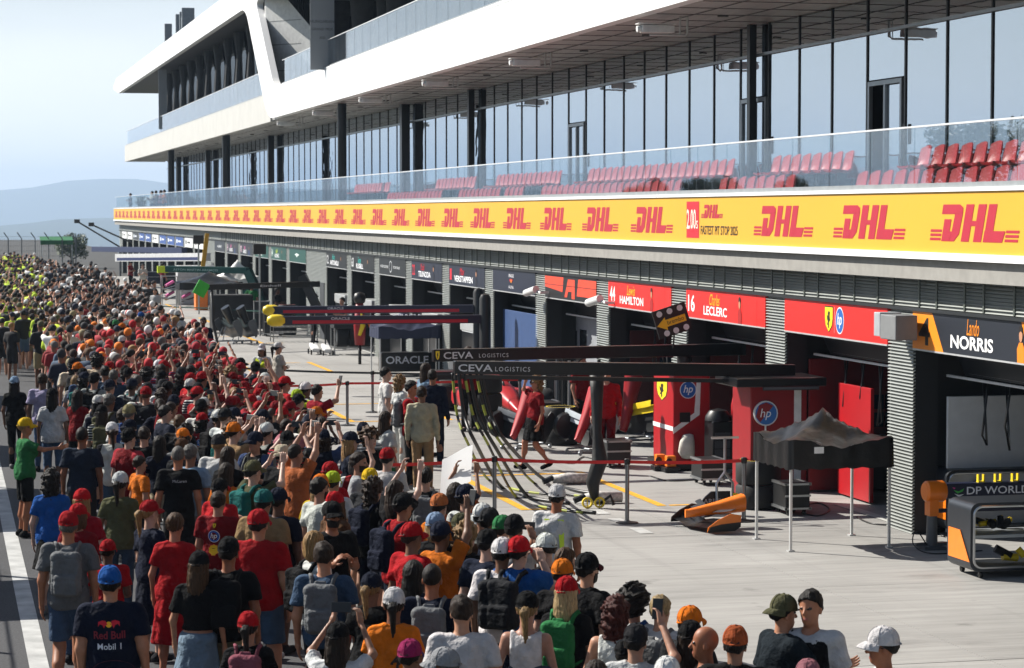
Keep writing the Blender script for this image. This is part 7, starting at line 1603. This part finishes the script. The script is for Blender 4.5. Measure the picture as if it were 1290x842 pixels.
# --- front right
P_(742, 696, 62, 'bearded man in black shirt with black cap and glasses', 1.80, sex='h', shirt='black', hat='cap', hatc='black', brimc='burgundy', beard=True, glasses=True, skin='#d29b7c'); P_(770, 754, 25, 'woman in white strap top with curly red-tipped hair', 1.68, sex='f', shirt='white', kind='tank', hair='curly', hairc='auburn', bot='shorts', skin='#d29b7c')
P_(801, 742, 40, 'person with big black hair in white shirt', 1.70, sex='f', shirt='white', hair='afro', hairc='dark', pack='blue'); P_(836, 750, 45, 'boy with fair tousled hair and grey backpack', 1.66, shirt='white', hair='short', hairc='fair', pack='grey', skin='#d29b7c'); P_(864, 763, 55, 'fan with orange and grey cap turned to the lane', 1.68, shirt='charcoal', hat='cap', hatc='orange')
P_(869, 782, 30, 'woman with black cap and long brown hair at the front edge', 1.66, sex='f', shirt='white', hat='cap', hatc='black', hair='long', hairc='brown'); P_(890, 789, 290, 'bald man in black shirt turned left', 1.70, shirt='black', hair='bald', skin='#a96b4c'); P_(923, 788, 25, 'man with rust orange cap and orange neck strap', 1.72, sex='h', shirt='black', hat='cap', hatc='rust')
P_(791, 807, 35, 'child with black cap and orange peak', 1.45, shirt='white', hat='cap', hatc='black', brimc='orange'); t, s = P_(798, 786, 30, 'fan with charcoal cap filming over the edge', 1.68, shirt='white', hat='cap', hatc='charcoal', pose='oneh'); hold_phone(t, 'm', 'oneh', 'dark phone held by the fan with charcoal cap')
P_(984, 750, 80, 'man in dark shirt with olive cap and yellow strap reaching forward', 1.78, sex='h', shirt='#1d2730', hat='cap', hatc='olive', back=True, pose='reach', skin='#c98d6d'); P_(1027, 744, 225, 'dark-haired man in white shirt and black vest facing the crowd', 1.84, shirt='white', vest='black', hairc='dark', bot='trousers', botc='black', skin='#b97c5c', group='stewards')
P_(1013, 829, 30, 'woman with floral headscarf at the bottom edge', 1.62, sex='f', shirt='purple', hat='bandana', hatc='#a06a72'); P_(1122, 789, 285, 'man in white cap and sunglasses standing apart on the concrete', 1.78, shirt='white', hat='cap', hatc='white', glasses=True, hairc='dark', skin='#a96b4c', bot='trousers', botc='charcoal')
P_(760, 833, 40, 'fan with brown hair bun at the bottom edge', 1.62, sex='f', shirt='teal', hair='bun', hairc='brown'); P_(845, 826, 40, 'fan with white cap and grey shirt at the bottom edge', 1.64, shirt='grey', hat='cap', hatc='white')
for k, (px, py) in enumerate(((195, 162), (265, 167), (85, 202), (210, 212), (150, 267), (350, 264), (390, 280), (470, 292), (365, 312), (425, 307), (485, 317), (405, 337), (490, 342), (305, 370), (350, 380), (440, 372), (480, 402), (570, 402), (625, 402), (485, 447), (580, 432), (15, 157), (60, 163), (30, 205), (240, 240), (320, 236))):
    sh = ('red', 'dark red', 'crimson', 'black', 'red', 'dark red', 'charcoal', 'navy')[k % 8]; ps = ('down', 'hold', 'down', 'raise', 'down', 'hold')[k % 6]; fem = k % 3 == 2
    P_(px/3.829 + 200, py/3.829 + 400, 35 + (k*17) % 40, None, 1.68 + .02*(k % 6), shirt=sh, hat='cap', hatc=('red', 'dark red', 'crimson', 'red')[k % 4], pose=ps, sex='f' if fem else 'm', hair=('long', 'pony')[k % 2] if fem else 'short', hairc=list(HAIRC)[k % 6], botc=('black', 'navy', 'denim', 'khaki', 'grey')[k % 5], bot=('shorts', 'jeans')[k % 2])
# --- team members among the equipment
for k, (px, py, fc, sh, bt, lab) in enumerate(((395, 432, 90, 'black', 'black', 'mechanic in black beside the wheeled jack'), (432, 440, 240, 'navy', 'navy', 'mechanic in navy behind the tyre cart'), (350, 420, 120, 'black', 'black', 'mechanic in black near the wire trolley'), (318, 412, 30, 'green', 'black', 'mechanic in green by the teal tower'), (240, 374, 200, 'pink', 'navy', 'mechanic in pink beside the wing racks'), (180, 372, 170, 'white', 'black', 'mechanic in white at the far wing racks'), (165, 366, 120, 'dark red', 'black', 'mechanic in dark red at the far gantry'), (205, 370, 60, 'dark red', 'black', 'mechanic in dark red behind the pink wings'), (735, 558, 150, 'dark red', 'black', 'mechanic in dark red bending over the covered wing'))):
    q = gp(px, py); person((q.x, q.y), fc, 'm', ('down', 'hold', 'fold', 'hip')[k % 4], h=1.78, shirt=sh, bot='trousers', botc=bt, hat='cap' if k % 3 == 0 else None, hatc='black', label=lab, group='team members')
# --- the rest of the crowd: free spots, at most 300 people one by one
rg = random.Random(11)
SPOTS = []
def xmax(y): return np.interp(y, [14, 18, 24, 30, 38, 50, 60, 75, 90, 120], [5.4, 5.3, 5.15, 5.5, 6.1, 6.3, 6.6, 6.6, 7.6, 9.0])
def xmin(y): return np.interp(y, [14, 26, 36, 44, 60, 80, 100], [1.4, 1.2, .7, 1.6, 1.9, .9, .2])
def free(x, y, r): return all((x - a)**2 + (y - b)**2 > r*r for a, b in PEOPLE) 
def region(x, y):
    if y > 62 and x < 3.0 + (y - 62)*.035: return 'lime'
    if y > 74: return 'far'
    if 36 < y < 66 and x > 3.4: return 'red'
    return 'mix'
PAL = {'lime': ['lime', 'hi-vis', 'black', 'lime', 'lime', 'white', 'black', 'lime', 'navy', 'black'], 'far': ['white', 'black', 'black', 'dark red', 'white', 'navy', 'charcoal', 'grey', 'light grey', 'black'], 'red': ['red', 'dark red', 'crimson', 'black', 'dark red', 'white', 'navy', 'charcoal', 'black', 'black'], 'mix': ['black', 'black', 'white', 'navy', 'dark red', 'grey', 'charcoal', 'charcoal', 'light grey', 'dark red', 'olive', 'black', 'white', 'slate blue', 'black', 'navy', 'beige']}
HPAL = {'lime': ['black', 'white', 'black', 'navy', 'olive', 'charcoal', 'lime'], 'far': ['white', 'black', 'black', 'navy', 'charcoal'], 'red': ['red', 'red', 'red', 'dark red', 'black', 'navy', 'white', 'black', 'crimson', 'charcoal', 'orange'], 'mix': ['black', 'black', 'white', 'red', 'navy', 'charcoal', 'navy', 'khaki', 'orange']}
def attrs(x, y):
    rgn = region(x, y); fem = rg.random() < .42
    k = dict(sex='f' if fem else ('h' if rg.random() < .15 else 'm'), shirt=rg.choice(PAL[rgn]), h=rg.uniform(1.60, 1.72) if fem else rg.uniform(1.68, 1.86), hairc=rg.choice(('dark', 'dark', 'dark', 'brown', 'brown', 'light brown', 'blond', 'grey') if y < 70 else ('dark', 'dark', 'brown')), hair=rg.choice(('long', 'pony', 'bob', 'bun', 'curly')) if fem else rg.choice(('short', 'short', 'buzz', 'afro', 'short')))
    if rg.random() < (.72 if rgn == 'red' else .55): k.update(hat='cap' if rg.random() < .93 else 'bucket', hatc=rg.choice(HPAL[rgn]), back=rg.random() < .12)
    k['bot'] = rg.choice(('shorts', 'hot', 'jeans', 'skirt', 'trousers') if fem else ('shorts', 'shorts', 'jeans', 'trousers')); k['botc'] = rg.choice(('black', 'navy', 'denim', 'pale denim', 'khaki', 'grey', 'charcoal', 'beige'))
    k['pose'] = rg.choice(('down', 'down', 'hold', 'hold', 'fold', 'raise', 'raise', 'high', 'hip', 'one', 'oneh', 'face') if x > xmax(y) - 2.2 else ('down', 'down', 'hold', 'down', 'hip'))
    if rg.random() < .25: k['pack'] = rg.choice(('black', 'grey', 'navy', 'olive', 'burgundy', 'teal'))
    face = math.degrees(math.atan2(13.5 - x, 26)) + rg.gauss(8, 22)
    if rg.random() < .08: face += rg.choice((90, 180, -90))
    if x < xmin(y) + 1.5 and rg.random() < .5: face = rg.gauss(5, 15); k['st'] = 'walk'; k['pose'] = 'down'
    return face, k
cand = []
y = 15.0
while y < 96:
    x = xmin(y) - .2
    while x < xmax(y):
        dens = np.interp(xmax(y) - x, [0, 2.5, 4, 6], [1.0, .95, .62, .45]) * (1.0 if y < 40 or y > 70 else np.interp(x, [1.0, 2.3, 2.5, 3.3], [.0, .06, .45, 1]))
        if rg.random() < dens: cand.append((x + rg.uniform(-.2, .2), y + rg.uniform(-.2, .2)))
        x += .55
    y += .62
used_lab = set(LABELS); n_ind = len(PEOPLE); far_people = []
for (x, y) in cand:
    if y < 24 or (y < 31 and (x < 2.8 or not free(x, y, .68))) or (y < 40 and x < 2.2): continue
    if y < 36 and not free(x, y, .55): continue
    if not free(x, y, .40): continue
    px_ = depth((x, y, 1.7))
    if len(PEOPLE) < 262 and (y > 27 or True):
        for _ in range(6):
            face, k = attrs(x, y)
            n0 = len(PEOPLE)
            shade = (k['shirt'], k.get('hatc') if k.get('hat') else k['hair'] + k['hairc'], k['botc'], k['bot'], k.get('pack'), k['pose'], k['sex'])
            if shade not in used_lab: used_lab.add(shade); break
        tt, _ = person((x, y), face, **k)
        if k['pose'] in ('raise', 'high', 'oneh') and y < 60 and rg.random() < .8: hold_phone(tt, k['sex'], k['pose'], 'dark phone lifted by the %s' % ' '.join(tt['label'].split()[:11]).rstrip(','))
    else:
        far_people.append((x, y)); PEOPLE.append((x, y))
print('individual people', sum(len(v) for v in LABELS.values()), 'duplicate labels', sum(1 for v in LABELS.values() if len(v) > 1), 'far', len(far_people))
# ------------------------------------------------------------------ far crowd as one mass, colours per figure
m, n, l, b = nmat('crowd_cloth'); at_ = n.new('ShaderNodeAttribute'); at_.attribute_name = 'col'; l.new(at_.outputs['Color'], b.inputs['Base Color']); b.inputs['Roughness'].default_value = .85; M_CROWD = m
def low_fig(sex, pose, fem_hair):
    p = SX[sex]; ar = arms(sex, pose); lg = legs('stand', sex)
    def fb(P): return su([rcone(P, S_, E, .055, .045) for S_, E, W_, d, s in ar] + [rcone(P, E, W_ + d*.1, .042, .034) for S_, E, W_, d, s in ar] + [rcone(P, K, A_ - A3(0, 0, .05), .062, .05) for H_, K, A_, d in lg], .02)
    def fs(P): return np.maximum(su([torso(P, p, .022)] + [rcone(P, S_, S_ + (E - S_)*.7, .075, .075) for S_, E, W_, d, s in ar], .03), .88 - P[:, 2])
    def fl(P): return np.maximum(su([ell(P, (0, 0, .93), A3(*p['pv']) + .012)] + [rcone(P, H_, K, .105, .09) for H_, K, A_, d in lg], .03), .52 - P[:, 2])
    def fh(P): return su([ell(P, (0, -.008, 1.665), (.085, .10, .11)), rcone(P, (0, .02, 1.58), (0, -.01, 1.42), .06, .06)], .02)
    def ft(P): return np.maximum(ell(P, (0, -.015, 1.68), (.10, .115, .115)), (1.60 if fem_hair else 1.66) + .5*P[:, 1] - P[:, 2])
    out = []
    for k, (f, lo, hi) in enumerate(((fb, (-.45, -.3, 0), (.45, .55, 2.1)), (fs, (-.42, -.3, .8), (.42, .5, 1.8)), (fl, (-.3, -.25, .45), (.3, .25, 1.15)), (fh, (-.15, -.18, 1.36), (.15, .18, 1.84)), (ft, (-.15, -.2, 1.5), (.15, .2, 1.86)))):
        V, Q = nets(f, lo, hi, .05 if k < 3 else .042); out.append((V, Q, k))
    return out
LOWF = [low_fig(s_, p_, f_) for s_, p_, f_ in (('m', 'down', 0), ('f', 'hold', 1), ('m', 'fold', 0), ('f', 'down', 1), ('m', 'down', 0), ('m', 'raise', 0), ('h', 'hold', 0))]
y = 96.0
while y < 182:
    x = .2
    while x < 9.2 - (0 if y < 150 else (y - 150)*.12):
        if rg.random() < .62 and not (x > 6.5 and rg.random() < .5): far_people.append((x + rg.uniform(-.25, .25), y + rg.uniform(-.3, .3)))
        x += .75
    y += .95 + (y - 96)*.012
Vs, Qs, Cs, off = [], [], [], 0
for (x, y) in far_people:
    fig = rg.choice(LOWF); face, k = attrs(x, y); a = -math.radians(face); s_ = k['h']/1.77; ca, sa = math.cos(a), math.sin(a); R = np.array(((ca, sa, 0), (-sa, ca, 0), (0, 0, 1)))*s_
    cols = [srgb(rg.choice(SKINC)), srgb(COLN[k['shirt']]), srgb(COLN[k['botc']]), srgb(rg.choice(SKINC)), srgb(COLN[k['hatc']] if k.get('hat') else HAIRC[k['hairc']])]
    for V, Q, kk in fig:
        Vs.append(V @ R + (x, y, 0)); Qs.append(Q + off); Cs.append(np.tile((*cols[kk], 1.0), (len(V), 1))); off += len(V)
V = np.concatenate(Vs); Q = np.concatenate(Qs)
cme = mesh_np('crowd', V, Q, [M_CROWD]); ca_ = cme.color_attributes.new('col', 'FLOAT_COLOR', 'POINT'); ca_.data.foreach_set('color', np.concatenate(Cs).astype(np.float32).ravel())
co = bpy.data.objects.new('crowd', cme); link(co); stuff(co); tag(co, 'distant crowd of fans filling the far pit lane', 'crowd'); print('far crowd', len(far_people), len(Q))
# people leaning on the terrace rail at the far end
for k, (px, sh) in enumerate(((163, 'black'), (190, 'white'), (196, 'tan'), (201, 'pink'), (206, 'orange'))):
    q = fp(px, 240, 13.9)
    person((13.95, q.y, 4.40), 270 - 20*(k % 3), 'm' if k % 2 else 'f', 'hold', h=1.75, shirt=sh, botc='black', label=['figure in black alone at the end of the terrace rail', 'guest in white leaning on the terrace rail', 'guest in tan leaning on the terrace rail', 'guest in pink leaning on the terrace rail', 'guest in orange leaning on the terrace rail'][k], group='guests on the terrace')

# ------------------------------------------------------------------ vegetation, pit wall, far fence
def leaf_mat(name, c0, c1):
    m, n, l, b = nmat(name); oi = n.new('ShaderNodeNewGeometry'); cr = n.new('ShaderNodeValToRGB'); nz = n.new('ShaderNodeTexNoise'); nz.inputs['Scale'].default_value = 1.6
    l.new(oi.outputs['Position'], nz.inputs['Vector']); l.new(nz.outputs['Fac'], cr.inputs['Fac']); cr.color_ramp.elements[0].color = (*c0, 1); cr.color_ramp.elements[1].color = (*c1, 1); cr.color_ramp.elements[0].position = .3; cr.color_ramp.elements[1].position = .7
    l.new(cr.outputs['Color'], b.inputs['Base Color']); b.inputs['Roughness'].default_value = .6; return m
M_LEAF = leaf_mat('leaves', (.025, .05, .015), (.075, .12, .03)); M_BARK = flat('#4a3b2c', .9, 0, .3, 9, .5)
def tree_meshes(seed, H_, R_, nl=2600, leaf=.16):
    r = random.Random(seed); mb = MB(); mb.tube([(0, 0, 0), (.05, .02, H_*.25), (-.04, .05, H_*.5), (.03, 0, H_*.8)], [.16, .13, .09, .03], n=8)
    tips = []
    for k in range(9):
        a = k*2.4; z0 = H_*(.28 + .05*k); e = (math.cos(a)*R_*.7, math.sin(a)*R_*.7, z0 + H_*.18); mb.tube([(0, 0, z0), (e[0]*.5, e[1]*.5, z0 + H_*.07), e], [.07, .05, .02], n=6); tips.append(e)
    tips += [(0, 0, H_*.9), (.2, .1, H_*.7)]
    lf = MB()
    for k in range(nl):
        c = r.choice(tips); d = Vector((r.gauss(0, 1), r.gauss(0, 1), r.gauss(0, .8))).normalized()*R_*.42*r.random()**.4; p = Vector(c) + d
        u = Vector((r.gauss(0, 1), r.gauss(0, 1), r.gauss(0, .6))).normalized()*leaf*r.uniform(.6, 1.3); w_ = u.orthogonal().normalized()*leaf*.45
        lf.add([p - u, p + w_, p + u, p - w_], [(0, 1, 2, 3)])
    return mb, lf
def tree(name, label, loc, seed, H_, R_, group=None, nl=2600, leaf=.16):
    t = thing(name, label, 'tree', loc, group); a, b_ = tree_meshes(seed, H_, R_, nl, leaf); a.build('trunk', M_BARK, t, smooth=2, world=False); b_.build('crown', M_LEAF, t, world=False, fix=False); return t
# trees across the track, seen mirrored in the lounge glass and balustrade
protos = [tree('broadleaf_tree', 'green broadleaf tree across the track, mirrored in the lounge glass', (-34, 70, -.08), s_, h_, r_, 'trees across the track', 7000, .17) for s_, h_, r_ in ((1, 8, 3.2), (2, 9.5, 3.6), (3, 7, 3.0))]
rt = random.Random(5)
bk_ = [(-31, -.1), (-37, 2.6), (-44, 4.6), (-54, 5.2), (-70, 4.8), (-95, -.1)]; vs_ = []; ny = 60
for j in range(ny):
    y_ = 30 + j*7.5; e_ = min(1, j/4, (ny - 1 - j)/14)
    vs_ += [(x_, y_, -.09 + (z_ + .09)*e_*(1 + .12*math.sin(j*.9 + x_))) for x_, z_ in bk_]
mb = MB(); nb_ = len(bk_); mb.add(vs_, [(j*nb_ + i, j*nb_ + i + 1, (j+1)*nb_ + i + 1, (j+1)*nb_ + i) for j in range(ny-1) for i in range(nb_-1)]); struct(mb.build('grass_bank', M_GROUND, smooth=2))
for i, p_ in enumerate(protos): p_.location = (-46 - i*3, 60 + i*7, 4.0); p_.scale = (.8,)*3
for k in range(21):
    c = copy_tree(protos[k % 3]); s_ = rt.uniform(.8, 1.15); s_ *= (1.45 if 4 < k < 14 else 1.0) if k < 15 else .5; c.location = (-45 - rt.uniform(0, 12), 60 + k*(7 if k < 15 else 11) + rt.uniform(-2, 2), 4.0); c.scale = (s_, s_, s_); c.rotation_euler = (0, 0, rt.uniform(0, 6))
# tree and fence at the far end of the lane
q = yp(90, 305, 205); tree('broadleaf_tree', 'green bushy tree behind the far fence', (q.x, 205, -.08), 8, 2.9, 1.3, None, 2600, .11)
for k, (px, Xp) in enumerate(((178, 14.6), (208, 14.6), (216, 14.6))):
    q = fp(px, 242, Xp); t = thing('potted_palm', ['small potted palm at the end of the terrace', 'large potted palm beside the far front column', 'small potted palm next to the large one'][k], 'plant', (Xp, q.y, 4.4)); m_ = MB(); m_.lathe((Xp, q.y, 4.4), [(0, 0), (.2, 0), (.28, .5), (.25, .5), (0, .45)], 12); m_.build('pot', M_GRY, t)
    m_ = MB(); r = random.Random(k)
    for j in range(60):
        a = r.uniform(0, 6.28); L = r.uniform(.6, 1.1); zz = r.uniform(.3, 1.1); o = Vector((math.cos(a), math.sin(a), 0)); s2 = Vector((-math.sin(a), math.cos(a), 0))*.05; b0_ = Vector((Xp, q.y, 4.85)); m1 = b0_ + o*L*.5 + Vector((0, 0, zz)); e = b0_ + o*L + Vector((0, 0, zz*.8)); m_.add([b0_, m1 + s2, e, m1 - s2], [(0, 1, 2, 3)])
    m_.build('fronds', M_LEAF, t, fix=False)
ft = thing('debris_fence', 'tall wire debris fence with bent posts at the far end of the lane', 'fence', (1, 200, 0)); M_WIRE = flat('#6d7275', .5, .6)
for k in range(12):
    x = -1.0 + k*1.05; yk = 200 - k*.5; m_ = MB(); m_.tube([(x, yk, 0), (x, yk, 2.6), (x - .35, yk - .1, 3.1)], .045, n=6); m_.build('post', M_WIRE, ft)
m_ = MB()
for z in (.4, .8, 1.2, 1.6, 2.0, 2.4, 2.75): m_.tube([(-1.2, 200, z), (11, 194.5, z)], .012, n=4)
for k in range(70): x = -1.1 + k*.17; m_.tube([(x, 200 - (x + 1)*.476, .1), (x, 200 - (x + 1)*.476, 2.6)], .006, n=3)
stuff(m_.build('wire_mesh', M_WIRE, ft))
for k, (x0, y0, x1, y1, lab) in enumerate(((97, 279, 132, 300, 'long black camera crane arm reaching over the far crowd'), (115, 283, 146, 297, 'slim second camera crane arm beside the long one'))):
    a = yp(x0, y0, 178); b = yp(x1, y1, 178); t = thing('camera_crane', lab, 'crane', (b.x, 178, 0)); m_ = MB(); b = b + (b - a)*(.55 if k == 0 else .9); m_.tube([a, b], .06, n=6); m_.build('arm', M_BLK, t); m_ = MB(); m_.box(a, (.4, .3, .28)); m_.build('camera_head', M_BLK, t); m_ = MB(); m_.tube([b, (b.x, 178, 0)], .08, n=6); m_.build('mast', M_GRY, t)
q = yp(70, 303, 195); t = thing('awning', 'green striped awning over the far end of the crowd', 'awning', (q.x, 195, 0)); m_ = MB(); m_.add([(q.x - 1.2, 195, q.z), (q.x + 1.4, 195, q.z), (q.x + 1.4, 197, q.z + .3), (q.x - 1.2, 197, q.z + .3), (q.x - 1.2, 195, q.z - .35), (q.x + 1.4, 195, q.z - .35)], [(0, 1, 2, 3), (0, 4, 5, 1)]); m_.build('cloth', flat('#1f6b3a', .7), t); m_ = MB(); [m_.tube([(q.x + a, 195.1, 0), (q.x + a, 195.1, q.z)], .04, n=6) for a in (-1.1, 1.3)]; m_.build('pole', M_STEEL, t)
# pit wall with team stands, left of the lane (their shade falls on the lane)
pw = thing('pit_wall', 'concrete pit wall with wire fence along the left of the lane', 'wall', (-1.9, 60, 0)); m_ = MB(); m_.bx(-2.05, -1.8, 6, 190, -.06, 1.1); m_.build('concrete', flat('#9c9a94', .8), pw)
for k in range(46): m_ = MB(); yk = 8 + k*4; m_.tube([(-1.95, yk, 1.1), (-1.95, yk, 2.7)], .04, n=6); m_.build('post', M_WIRE, pw)
m_ = MB()
for z in (1.3, 1.7, 2.1, 2.5, 2.7): m_.tube([(-1.95, 6, z), (-1.95, 190, z)], .015, n=4)
stuff(m_.build('wire', M_WIRE, pw))
for k, (ya, yb, c) in enumerate(((30.5, 33.5, M_NAVY), (38.3, 43.8, M_DRED), (47.5, 51.5, M_NAVY), (60, 65, M_BLK), (78, 83, M_TEAL))):
    t = thing('pit_wall_stand', '%s roofed team stand on the pit wall' % ('navy', 'dark red', 'long navy', 'black', 'teal')[k], 'stand', (-2.2, (ya+yb)/2, 0)); m_ = MB(); m_.bx(-3.4, -1.5, ya, yb, 3.05, 3.2); m_.build('roof', c, t, bevel=.04); m_ = MB(); m_.bx(-3.3, -3.2, ya + .1, yb - .1, 1.0, 3.05); m_.bx(-2.6, -2.1, ya + .1, yb - .1, 1.1, 2.1); m_.build('screens', M_BLK, t)
    m_ = MB(); [m_.bx(x - .04, x + .04, y_ - .04, y_ + .04, 0, 3.05) for x in (-3.2, -1.62) for y_ in (ya + .15, (ya+yb)/2, yb - .15)]; m_.build('frame', M_GRY, t); m_ = MB(); m_.bx(-3.3, -2.1, ya, yb, .5, .6); m_.build('deck', M_GRY, t)
# ------------------------------------------------------------------ haze
HAZE = 1.7e-4
mb = MB(); mb.bx(-8500, 8500, -1500, 11500, -110, 200); hz = mb.build('haze', flat('#ffffff', .5)); stuff(hz); tag(hz, 'thin blue summer haze in the air', 'haze')
m = bpy.data.materials.new('haze'); m.use_nodes = True; n = m.node_tree.nodes; n.clear(); out = n.new('ShaderNodeOutputMaterial'); pv = n.new('ShaderNodeVolumePrincipled'); pv.inputs['Density'].default_value = HAZE; pv.inputs['Color'].default_value = (.58, .76, 1.0, 1); pv.inputs['Anisotropy'].default_value = .2
m.node_tree.links.new(pv.outputs['Volume'], out.inputs['Volume']); hz.data.materials.clear(); hz.data.materials.append(m)
